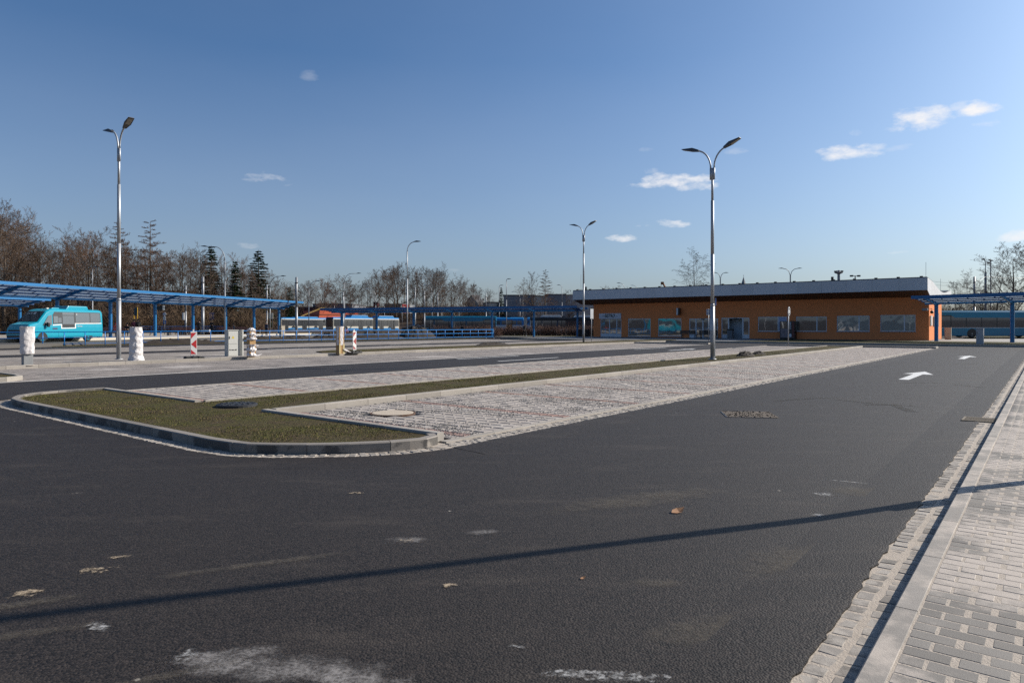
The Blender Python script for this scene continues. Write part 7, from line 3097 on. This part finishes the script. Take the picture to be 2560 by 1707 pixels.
for k in range(4):
    proto('round', k, 15.0, P_round, M_BARK, M_TWIG, 0.26)
for k in range(4):
    proto('tall', k, 16.0, P_tall, M_BARK, M_TWIG, 0.22)
for k in range(2):
    proto('red', k, 14.0, P_round, M_BARKG, M_TWIGR, 0.24)
for k in range(3):
    proto('birch', k, 15.0, P_birch, M_BIRCH, M_TWIG, 0.17)
for k in range(2):
    proto('larch', k, 16.0, P_larch, M_BARK, M_TWIGR, 0.2)


def spruce_meshes(seed, h, spread, ragged=0.2):
    r = random.Random(seed)
    tb = TreeB(seed)
    tb._tube(tb.tv, tb.tf, [Vector((0, 0, -.3)), Vector((0, 0, h * .5)), Vector((0, 0, h))], [0.22, 0.13, 0.02], 7)
    z = h * 0.16
    while z < h * 0.985:
        t = z / h
        Lb = spread * (1 - t) ** 0.8 * r.uniform(1 - ragged, 1.1) + 0.25
        n = 7 if t < 0.7 else 5
        a0 = r.uniform(0, 6.28)
        for j in range(n):
            a = a0 + 6.28 * j / n + r.uniform(-0.3, 0.3)
            L = Lb * r.uniform(0.65, 1.1)
            d = Vector((math.cos(a), math.sin(a), 0.15 + 0.3 * t))
            p0 = Vector((0, 0, z + r.uniform(-.1, .1)))
            pts = [p0 + Vector((d.x * L * f, d.y * L * f, d.z * L * f - 0.55 * L * f * f * (1 - t * .6))) for f in (0, .35, .7, 1)]
            tb._tube(tb.tv, tb.tf, pts, [0.03, 0.02, 0.014, 0.006], 3)
            m = int(16 + L * 22)
            for q in range(m):
                f = r.uniform(0.12, 1.0)
                i = min(int(f * 3), 2)
                pp = pts[i].lerp(pts[i + 1], f * 3 - i)
                side = Vector((-d.y, d.x, 0)) * r.choice((-1, 1))
                dd = (side * r.uniform(.3, 1) + Vector((d.x, d.y, 0)) * r.uniform(.2, .9) + Vector((0, 0, r.uniform(-.55, .25)))).normalized()
                tb.twig(pp, dd, r.uniform(.3, .6) * (0.55 + 0.5 * (1 - t)), r.uniform(.04, .09))
        z += h * 0.028 * r.uniform(.8, 1.25)
    return tb.meshes(M_BARK, M_NEEDLE)


PROT[('spruce', 0)] = (14.0, spruce_meshes(5, 14.0, 3.0, 0.55))
PROT[('spruce', 1)] = (14.0, spruce_meshes(8, 14.0, 3.6, 0.4))


def shrub_meshes(seed, h, n=46, spread=1.6, mc=None):
    r = random.Random(seed)
    tb = TreeB(seed)
    for i in range(n):
        a = r.uniform(0, 6.28)
        rr = r.uniform(0, spread)
        p = Vector((math.cos(a) * rr, math.sin(a) * rr, -0.1))
        d = Vector((math.cos(a) * r.uniform(0, .45), math.sin(a) * r.uniform(0, .45), 1)).normalized()
        L = h * r.uniform(.55, 1.05)
        pts = [p]
        q = p
        for k in range(4):
            d = (d + Vector((r.gauss(0, .14), r.gauss(0, .14), 0.05))).normalized()
            q = q + d * L / 4
            pts.append(q)
        tb._tube(tb.cv, tb.cf, pts, [0.022, 0.019, 0.015, 0.011, 0.006], 3)
        for k in range(16):
            f = r.uniform(.12, 1)
            i_ = min(int(f * 4), 3)
            pp = pts[i_].lerp(pts[i_ + 1], f * 4 - i_)
            dd = Vector((r.gauss(0, 1), r.gauss(0, 1), r.uniform(.2, 1.5))).normalized()
            tb.twig(pp, dd, r.uniform(.35, .95) * h / 3.5, 0.012)
            if k < 10:
                p2 = pp + dd * 0.3
                d2 = (dd + Vector((r.gauss(0, .6), r.gauss(0, .6), .2))).normalized()
                tb.twig(p2, d2, r.uniform(.3, .6) * h / 3.5, 0.010)
    me = bpy.data.meshes.new('branches')
    me.from_pydata([tuple(v) for v in tb.cv], [], tb.cf)
    me.materials.append(mc or M_SHRUB)
    return me


SHR = [shrub_meshes(40 + i, 4.0) for i in range(4)]
rt = random.Random(99)
FIRST = {}
SERIES = {}
ORD = ['first', 'second', 'third', 'fourth', 'fifth', 'sixth', 'seventh', 'eighth', 'ninth', 'tenth', 'eleventh', 'twelfth', 'thirteenth', 'fourteenth', 'fifteenth', 'sixteenth', 'seventeenth', 'eighteenth', 'nineteenth', 'twentieth',
       'twenty-first', 'twenty-second', 'twenty-third', 'twenty-fourth', 'twenty-fifth', 'twenty-sixth']


def series(key, o):
    d = o.location
    SERIES.setdefault(key, []).append((1280 + FPX * d.x / d.y, o))


def label_series(key, what, marks):
    """name each of a row by the landmark it stands over and its place there, counted from the left"""
    for a, b, where in marks:
        row = sorted([q for q in SERIES.get(key, []) if a <= q[0] < b], key=lambda q: q[0])
        for i, (px, o) in enumerate(row):
            o['label'] = ('%s %s from the left %s' % (ORD[i], what, where)) if len(row) > 1 else 'only %s %s' % (what, where)



def tree(kind, k, px, Y, top, label, cat='tree', group=None, sx=1.0, name='bare_tree', h=None):
    p = RAY(px, Y)
    z = terrain_h(p.x, p.y)
    ph, (mt, mc) = PROT[(kind, k)]
    hh = h or (HZ(top, Y) - z)
    s = hh / ph
    t = thing(name, label, cat, (p.x, p.y, z), rt.uniform(0, 6.28), group)
    t.scale = (s * sx, s * sx, s)
    link('trunk', mt, t)
    link('crown', mc, t)
    return t


def skyline(px, pts):
    for (x0, y0), (x1, y1) in zip(pts[:-1], pts[1:]):
        if x0 <= px <= x1:
            return y0 + (y1 - y0) * (px - x0) / (x1 - x0)
    return pts[-1][1] if px > pts[-1][0] else pts[0][1]


LEFT_SKY = [(-160, 470), (-40, 490), (8, 500), (30, 545), (60, 572), (100, 575), (128, 596), (150, 604), (200, 566), (235, 572), (262, 588), (285, 576), (330, 598), (400, 604), (440, 612), (500, 606), (540, 640), (570, 615), (610, 648), (690, 662), (715, 705), (740, 706)]
g1 = 'bare trees in the wood behind the long blue canopy'
lab1 = 'bare brown tree in the wood rising behind the long blue canopy'
x = -150
i = 0
while x < 668:
    Y = rt.uniform(104, 116)
    top = skyline(x, LEFT_SKY) + rt.uniform(-2, 26)
    kd = rt.choice(['round', 'tall', 'tall', 'red'])
    series('front_wood', tree(kd, rt.randrange(2 if kd == 'red' else 4), x, Y, top, lab1, group=g1, sx=rt.uniform(.75, 1.0)))
    x += rt.uniform(21, 31)
x = -170
while x < 680:
    Y = rt.uniform(124, 150)
    top = skyline(x, LEFT_SKY) + rt.uniform(6, 50)
    kd = rt.choice(['round', 'tall', 'red', 'red'])
    series('back_wood', tree(kd, rt.randrange(2 if kd == 'red' else 4), x, Y, top, lab1, group=g1, sx=rt.uniform(.8, 1.1)))
    x += rt.uniform(20, 30)
tree('round', 2, 12, 98, 512, 'tallest bare tree, with an uneven crown, at the outer end of the left wood', sx=1.0)
tree('tall', 1, 88, 100, 570, 'slim bare tree with sky round its crown, left of the gap in the wood', sx=1.0)
tree('round', 1, 222, 101, 564, 'broad bare tree right of the gap in the wood', sx=0.95)
tree('larch', 0, 310, 106, 556, 'bare larch with a pointed top just right of the tall twin lamp', sx=1.0, name='larch_tree')
tree('larch', 1, 376, 104, 549, 'bare larch with drooping tiers standing above the wood', sx=1.15, name='larch_tree')
tree('spruce', 0, 528, 112, 613, 'dark green spruce behind the level-armed lamp', name='spruce_tree', sx=1.05)
tree('spruce', 1, 646, 111, 624, 'dark green spruce, fuller of the two, toward the end of the wood', name='spruce_tree', sx=1.1)
tree('spruce', 0, 588, 113, 652, 'dark brownish spruce standing between the two green ones', name='spruce_tree', sx=1.0)
tree('spruce', 1, 724, 170, 716, 'small dark spruce at the gap behind the bare grey mast', name='spruce_tree')
tree('round', 3, 452, 105, 600, 'bare tree with long fanning limbs left of the spruces', sx=1.15)
# undergrowth
g2 = 'brown bushes under the left wood'
x = -170
while x < 662:
    for Yr in ((97, 103), (106, 118)):
        Y = rt.uniform(*Yr)
        p = RAY(x + rt.uniform(-12, 12), Y)
        t = thing('bush', 'leafless brown bush at the foot of the left wood', 'bush', (p.x, p.y, terrain_h(p.x, p.y)), rt.uniform(0, 6.28), g2)
        s = rt.uniform(.75, 1.35)
        t.scale = (s * 1.15, s * 1.15, s)
        link('branches', rt.choice(SHR), t)
        series('front_bush' if Yr[0] < 100 else 'back_bush', t)
    x += rt.uniform(17, 25)

MID_SKY = [(700, 712), (745, 690), (790, 682), (830, 690), (860, 682), (905, 690), (950, 664), (995, 650), (1030, 662), (1085, 655), (1110, 672), (1130, 680), (1165, 682), (1200, 702), (1232, 716), (1250, 724)]
g3 = 'bare trees on the far rise behind the middle canopy'
x = 690
while x < 1240:
    Y = rt.uniform(195, 225)
    kd = rt.choice(['round', 'round', 'tall', 'red'])
    series('front_rise', tree(kd, rt.randrange(2 if kd == 'red' else 4), x, Y, skyline(x, MID_SKY) + rt.uniform(-2, 20), 'bare brown tree on the far rise', group=g3, sx=rt.uniform(.85, 1.1)))
    x += rt.uniform(18, 27)
x = 680
while x < 1240:
    Y = rt.uniform(235, 270)
    kd = rt.choice(['round', 'tall', 'red'])
    series('back_rise', tree(kd, rt.randrange(2 if kd == 'red' else 4), x, Y, skyline(x, MID_SKY) + rt.uniform(6, 40), 'bare brown tree on the far rise', group=g3, sx=rt.uniform(.9, 1.2)))
    x += rt.uniform(18, 26)
x = 700
while x < 1240:
    Y = rt.uniform(188, 215)
    p = RAY(x, Y)
    t = thing('bush', 'leafless brown bush at the foot of the far rise', 'bush', (p.x, p.y, terrain_h(p.x, p.y)), rt.uniform(0, 6.28), 'brown bushes on the far rise')
    s = rt.uniform(1.0, 1.7)
    t.scale = (s * 1.2, s * 1.2, s)
    link('branches', rt.choice(SHR), t)
    series('rise_bush', t)
    x += rt.uniform(16, 24)
tree('round', 0, 995, 182, 650, 'big spreading bare tree right behind the tall single lamp', sx=1.05)
tree('round', 2, 1082, 184, 653, 'big bare tree with an open crown left of the birches', sx=1.0)
tree('birch', 0, 1104, 165, 672, 'white-stemmed birch, left one of the pair', name='birch_tree')
tree('birch', 1, 1146, 168, 681, 'white-stemmed birch, right one of the pair', name='birch_tree')
tree('larch', 0, 875, 175, 690, 'dark bare larch behind the long-armed lamp', name='larch_tree', sx=.8)
tree('larch', 1, 1362, 150, 674, 'lone bare larch in front of the cream houses', name='larch_tree', sx=1.15)
tree('tall', 2, 1330, 152, 678, 'bare tree leaning against the lone larch', sx=1.0)
tree('birch', 2, 1305, 156, 698, 'thin bare birch left of the lone larch', sx=1.1, name='birch_tree')
tree('spruce', 0, 1253, 190, 718, 'small dark spruce beside the grey block', name='spruce_tree', sx=.8)
tree('birch', 2, 1740, 118, 616, 'fine bare birch rising behind the terminal roof', name='birch_tree', sx=1.3)
for px, Y, top, lb in ((1415, 210, 722, 'low bare tree before the cream flats'), (1528, 170, 712, 'bare treetop peeping over the bistro end of the roof'), (1555, 175, 716, 'smaller bare treetop peeping over the bistro end of the roof'),
                       (1450, 230, 722, 'low bare tree behind the cream flats')):
    tree('round', rt.randrange(4), px, Y, top, lb)
# trees at the right
tree('birch', 1, 2416, 104, 670, 'slim bare tree with airy twigs above the right canopy', sx=.95)
tree('tall', 3, 2392, 112, 700, 'small bare sapling left of the slim airy tree', sx=.8)
tree('round', 1, 2526, 92, 600, 'tall bare tree with a high rounded crown at the right', sx=1.3)
tree('round', 3, 2580, 95, 598, 'tall bare tree cut by the right edge of the view', sx=1.3)
tree('tall', 0, 2490, 110, 668, 'bare tree between the masts and the tall right tree', sx=1.3)
tree('red', 1, 2455, 125, 710, 'low reddish bare tree behind the stout mast', sx=1.1)
for px, Y in ((2350, 130), (2375, 120), (2405, 125), (2440, 118), (2470, 124), (2500, 116), (2535, 120), (2570, 116), (2610, 120)):
    p = RAY(px, Y)
    t = thing('bush', 'leafless brown bush beyond the turquoise bus right of the terminal', 'bush', (p.x, p.y, terrain_h(p.x, p.y)), rt.uniform(0, 6.28), 'brown bushes beyond the right-hand bus')
    s = rt.uniform(1.2, 1.7)
    t.scale = (s * 1.3, s * 1.3, s)
    link('branches', rt.choice(SHR), t)
    series('right_bush', t)

# ---------------------------------------------------------------- hedge
HED = [shrub_meshes(70 + i, 1.5, n=60, spread=0.85, mc=M_HEDGE) for i in range(3)]
h0 = Vector((pp.x, pp.y, 0)) + Vector((dm.x, dm.y, 0)) * 12 + Vector((-dm.y, dm.x, 0)) * 10
for i in range(26):
    p = h0 + Vector((dm.x, dm.y, 0)) * (i * 1.15)
    if p.x / p.y > 0.125:
        break
    t = thing('hedge_bush', 'trimmed leafless bush in the brown hedge before the buses', 'bush', (p.x, p.y, 0.05), rt.uniform(0, 6.28), 'bushes of the clipped hedge')
    s = rt.uniform(.9, 1.15)
    t.scale = (s, s, s)
    link('branches', rt.choice(HED), t)
    series('hedge', t)
for i in range(12):
    p = RAY(1085 + i * 14, 100 + rt.uniform(-1, 1))
    t = thing('hedge_bush', 'reddish leafless bush behind the right half of the railing', 'bush', (p.x, p.y, 0.03), rt.uniform(0, 6.28), 'reddish bushes behind the railing')
    s = rt.uniform(.85, 1.1)
    t.scale = (s * 1.1, s * 1.1, s)
    link('branches', rt.choice(HED), t)
    series('red_hedge', t)

LEFT_MARKS = [(-900, 0, 'out beyond the outer end of the long canopy'), (0, 70, 'above the minibus nose'), (70, 150, 'above the minibus side door'), (150, 257, 'above the minibus tail'), (257, 310, 'close round the tall twin lamp'),
              (310, 400, 'above the fully wrapped white post'), (400, 470, 'left of the bright warning board'), (470, 550, 'behind the person in white shoes'), (550, 610, 'above the lettered grey cabinet'), (610, 680, 'above the torn wrapped post'), (680, 1000, 'past the end of the long canopy')]
for k, wh in (('front_wood', 'front-row bare tree'), ('back_wood', 'back-row bare tree'), ('front_bush', 'front-row brown bush'), ('back_bush', 'back-row brown bush')):
    label_series(k, wh, LEFT_MARKS)
RISE_MARKS = [(400, 770, 'over the first trolleybus'), (770, 850, 'over the orange shop'), (850, 930, 'over the articulated trolleybus front'), (930, 1010, 'over the articulated trolleybus tail'), (1010, 1090, 'right of the tall single lamp'), (1090, 1170, 'behind the two birches'), (1170, 1600, 'by the gabled cream house')]
for k, wh in (('front_rise', 'nearer bare tree'), ('back_rise', 'farther bare tree'), ('rise_bush', 'brown bush on the far rise')):
    label_series(k, wh, RISE_MARKS)
label_series('right_bush', 'leafless bush', [(0, 4000, 'beyond the turquoise bus right of the terminal')])
label_series('hedge', 'clipped bush', [(0, 4000, 'in the brown hedge before the buses')])
label_series('red_hedge', 'reddish leafless bush', [(0, 4000, 'behind the right half of the railing')])

# ---------------------------------------------------------------- far buildings
def house(name, label, px0, px1, Y, ytop, wall, roofm=None, roof='flat', rz=0.0, dep=10.0, wins=(), z=None, cat='building', ridge=2.2):
    p, q = RAY(px0, Y), RAY(px1, Y)
    c = (p + q) / 2
    w = (q - p).length / max(0.4, math.cos(rz))
    zz = terrain_h(c.x, c.y) - 0.2 if z is None else z
    h = HZ(ytop, Y) - zz
    t = thing(name, label, cat, (c.x, c.y, zz), rz)
    hw = h - (ridge if roof == 'gable' else 0)
    mb = MB()
    mb.box(-w / 2, w / 2, 0, dep, 0, hw)
    if roof == 'gable':
        mb.add([(-w / 2 + .01, .01, hw), (-w / 2 + .01, dep - .01, hw), (-w / 2 + .01, dep / 2, h), (w / 2 - .01, .01, hw), (w / 2 - .01, dep - .01, hw), (w / 2 - .01, dep / 2, h)], [(0, 1, 2), (3, 5, 4)])
    mb.build('wall', wall, t)
    mb = MB()
    if roof == 'gable':
        mb.add([(-w / 2 - .3, -.4, hw - .1), (w / 2 + .3, -.4, hw - .1), (w / 2 + .3, dep / 2, h + .1), (-w / 2 - .3, dep / 2, h + .1), (w / 2 + .3, dep + .4, hw - .1), (-w / 2 - .3, dep + .4, hw - .1)], [(0, 1, 2, 3), (3, 2, 4, 5)])
    else:
        mb.box(-w / 2 - .15, w / 2 + .15, -.15, dep + .15, hw, hw + .25)
    mb.build('roof', roofm or M_ROOFT, t)
    for (x0, x1, z0, z1) in wins:
        mb = MB()
        mb.box(-w / 2 + x0 * w, -w / 2 + x1 * w, -.05, .02, z0 * h, z1 * h)
        f = mb.build('window', M_FRAME, t)
        mb = MB()
        mb.box(-w / 2 + x0 * w + .08, -w / 2 + x1 * w - .08, -.06, -.052, z0 * h + .08, z1 * h - .08)
        mb.build('pane', M_BGLASS, f)
    return t


def grid(nx, rows, x0=.06, x1=.94):
    o = []
    for z0, z1 in rows:
        for i in range(nx):
            a = x0 + (x1 - x0) * (i + .2) / nx
            b = x0 + (x1 - x0) * (i + .8) / nx
            o.append((a, b, z0, z1))
    return o


house('garage_building', 'grey commercial building with a dark lettered sign above the orange shop', 782, 880, 205, 761, M_GREYW, dep=20)
# orange shop with slanted side
p0, p1 = RAY(792, 180), RAY(898, 180)
t = thing('orange_shop', 'bright orange shop building with a slanted side behind the trolleybuses', 'building', (p0.x, p0.y, terrain_h(p0.x, p0.y)), R(44))
wz = (p1.x - p0.x) / 0.90
zt_ = HZ(776, 180) - t.location.z
mb = MB()
mb.prism([(0, 0), (wz, 0), (wz, zt_), (0.85, zt_)], 0, 9, 'y')
mb.build('wall', M_ORSHOP, t)
mb = MB()
mb.box(0.6, wz + .1, -.08, 9.1, zt_ * .78, zt_ * .81)
mb.build('ledge', mat('ledge_brown', (0.20, 0.06, 0.03), 0.7), t)
for xx in (1.3, 2.6, 7.8):
    mb = MB()
    mb.box(xx, xx + .7, -.06, .01, zt_ * .30, zt_ * .5)
    f = mb.build('window', M_FRAME, t)
    mb = MB()
    mb.box(xx + .1, xx + .6, -.07, -.061, zt_ * .33, zt_ * .47)
    mb.build('pane', M_BGLASS, f)
house('dark_red_hall', 'low dark red hall left of the orange shop', 745, 812, 195, 770, M_SHOPDR, dep=14)
house('kiosk_block', 'dark red wall part joining the orange shop', 786, 800, 186, 779, M_SHOPDR, dep=6)
# dark lettered sign over the shop
p = RAY(793.5, 199)
t = thing('shop_sign', 'dark sign board with white lettering and a red dot above the orange shop', 'sign', (p.x, p.y, HZ(774, 199)))
mb = MB()
mb.box(-1.4, 1.4, -.12, .1, 0, (774 - 766) / FPX * 199)
mb.build('board', M_BLACK, t)
hh = (774 - 766) / FPX * 199
scribble(3, 0.9, hh * .5, M_SIGNW, t, (-.72, -.125, hh * .5), (R(90), 0, 0), 8)
scribble(3, 0.9, hh * .5, M_SIGNW, t, (.80, -.125, hh * .5), (R(90), 0, 0), 9)
mb = MB()
mb.disc((0.05, -.13, hh * .5), (0, -1, 0), hh * .22)
mb.build('dot', M_RED, t, fix=False)
mb = MB()
mb.box(-1.2, -1.0, .1, .25, -4.5, 0.5)
mb.box(1.0, 1.2, .1, .25, -4.5, 0.5)
mb.build('stand', M_GALVD, t)
# red and white billboards
p = RAY(1012, 200)
t = thing('billboard', 'red billboard with a white frame behind the tall single lamp', 'billboard', (p.x, p.y, terrain_h(p.x, p.y)), R(40))
b0, b1 = HZ(783, 200) - t.location.z, HZ(760, 200) - t.location.z
mb = MB()
mb.box(-1.35, 1.35, -.1, .1, b0, b1)
mb.build('frame', M_SIGNW, t)
mb = MB()
mb.box(-1.1, 1.35, -.13, -.101, b0 + .1, b1 - .1)
mb.build('poster', M_RED, t)
mb = MB()
mb.prism([(-.7, b1 - .7), (.1, b1 - .7), (-.3, b0 + .9)], -.14, -.131, 'y')
mb.build('emblem', M_SIGNW, t)
mb = MB()
mb.tube([(-.8, .05, 0), (-.8, .05, b0)], .1, 6)
mb.tube([(.8, .05, 0), (.8, .05, b0)], .1, 6)
mb.build('leg', M_GALVD, t)
p = RAY(1032, 199)
t = thing('billboard', 'white billboard with faint lettering right of the red one', 'billboard', (p.x, p.y, terrain_h(p.x, p.y)), R(40))
mb = MB()
mb.box(-1.1, 1.1, -.1, .1, b0 + .1, b1 - .15)
mb.build('poster', M_SIGNW, t)
scribble(4, 1.2, .5, mat('grey_print', (.3, .3, .3), .6), t, (0, -.101, (b0 + b1) / 2), (R(90), 0, 0), 6)
mb = MB()
mb.tube([(-.7, .05, 0), (-.7, .05, b0 + .2)], .1, 6)
mb.tube([(.7, .05, 0), (.7, .05, b0 + .2)], .1, 6)
mb.build('leg', M_GALVD, t)
house('long_hall', 'long pale grey hall behind the red billboard', 960, 1004, 215, 761, M_GREYW, dep=12)
house('low_red_box', 'small dark red advertising tower above the middle canopy', 933, 944, 200, 757, M_SHOPDR, dep=2.0)
house('gabled_house', 'cream house with a steep gable on the rise', 1198, 1212, 225, 737, M_CREAMW, M_ROOFT, 'gable', 0.6, 9, grid(2, ((.35, .5), (.62, .76))), ridge=3.2)
house('grey_house', 'grey roofed house running left from the cream gable', 1172, 1200, 228, 742, M_GREYW, M_ROOFT, 'gable', 0.1, 9, ridge=3.5)
house('flat_house', 'small cream flat-roofed house right of the gabled one', 1222, 1250, 190, 757, M_CREAMW, None, 'flat', .25, 8, grid(3, ((.55, .8),)))
house('grey_block', 'windowless grey block behind the blue tram', 1259, 1338, 195, 739, M_GREYW, None, 'flat', .0, 12)
house('cream_flats', 'cream block of flats behind the lone larch', 1336, 1367, 190, 741, M_CREAMW, None, 'flat', .0, 10, grid(3, ((.42, .58), (.68, .85))))
house('slate_block', 'dark blue-grey block left of the pale pinkish flats', 1366, 1414, 205, 737, mat('slate_wall', (0.13, 0.15, 0.19), .8), None, 'flat', 0, 12)
house('pink_flats', 'pale pinkish flats with dark red windows beside the bistro end of the roof', 1413, 1500, 215, 738, mat('pinkish_wall', (.42, .37, .36), .85), None, 'flat', -.25, 12, grid(7, ((.35, .48), (.55, .68), (.75, .9))))
house('pale_wall', 'long pale low wall behind the tram', 1196, 1330, 165, 793, M_CREAMW, None, 'flat', 0, 6)
house('brick_house', 'red brick house half hidden in the left wood', 392, 470, 150, 742, M_BRICK, M_ROOFT, 'flat', .2, 10, grid(4, ((.5, .65), (.75, .9))))
house('brick_house', 'narrow red brick house seen between canopy posts in the wood', 472, 508, 140, 772, M_BRICK, M_ROOFT, 'gable', .1, 8, grid(2, ((.3, .5),)))
# church spire, crane arm
p = RAY(1859, 420)
t = thing('church_spire', 'pointed grey church spire peeping over the terminal roof', 'church', (p.x, p.y, terrain_h(p.x, p.y)))
zt_ = HZ(692, 420) - t.location.z
zb_ = HZ(708, 420) - t.location.z
mb = MB()
mb.box(-1.3, 1.3, -1.3, 1.3, 0, zb_ - .5)
mb.build('tower', M_CREAMW, t)
mb = MB()
mb.lathe([(1.5, zb_ - .6), (1.0, zb_ + .8), (.35, zb_ + 3), (.06, zt_)], 8)
mb.build('spire', mat('spire_grey', (.20, .215, .23), .6), t)
mb = MB()
mb.tube([(0, 0, zt_), (0, 0, zt_ + 1.2)], .07, 5)
mb.tube([(-.35, 0, zt_ + .8), (.35, 0, zt_ + .8)], .06, 5)
mb.build('cross', M_DARK, t)
p = RAY(1664, 110)
t = thing('crane_arm', 'orange-brown crane arm poking up behind the terminal roof', 'crane', (p.x, p.y, 0))
zz = HZ(720, 110)
mb = MB()
mb.tube([(0.8, 0, zz - 4), (0, 0, zz), (-.42, 0, zz + .78)], .15, 6)
mb.build('boom', mat('crane_orange', (.30, .11, .03), .6), t)
mb = MB()
mb.box(-.75, -.3, -.2, .2, zz + .55, zz + 1.0)
mb.build('head', mat('crane_orange', (.30, .11, .03), .6), t, bevel=.05)
mb = MB()
mb.box(0.2, 3.2, -1, 1, 0, zz - 4)
mb.build('carrier', M_DARK, t)
mb = MB()
mb.tube([(-.72, 0, zz + .6), (-.72, 0, zz - 1.5)], .03, 4)
mb.build('cable', M_DARK, t)
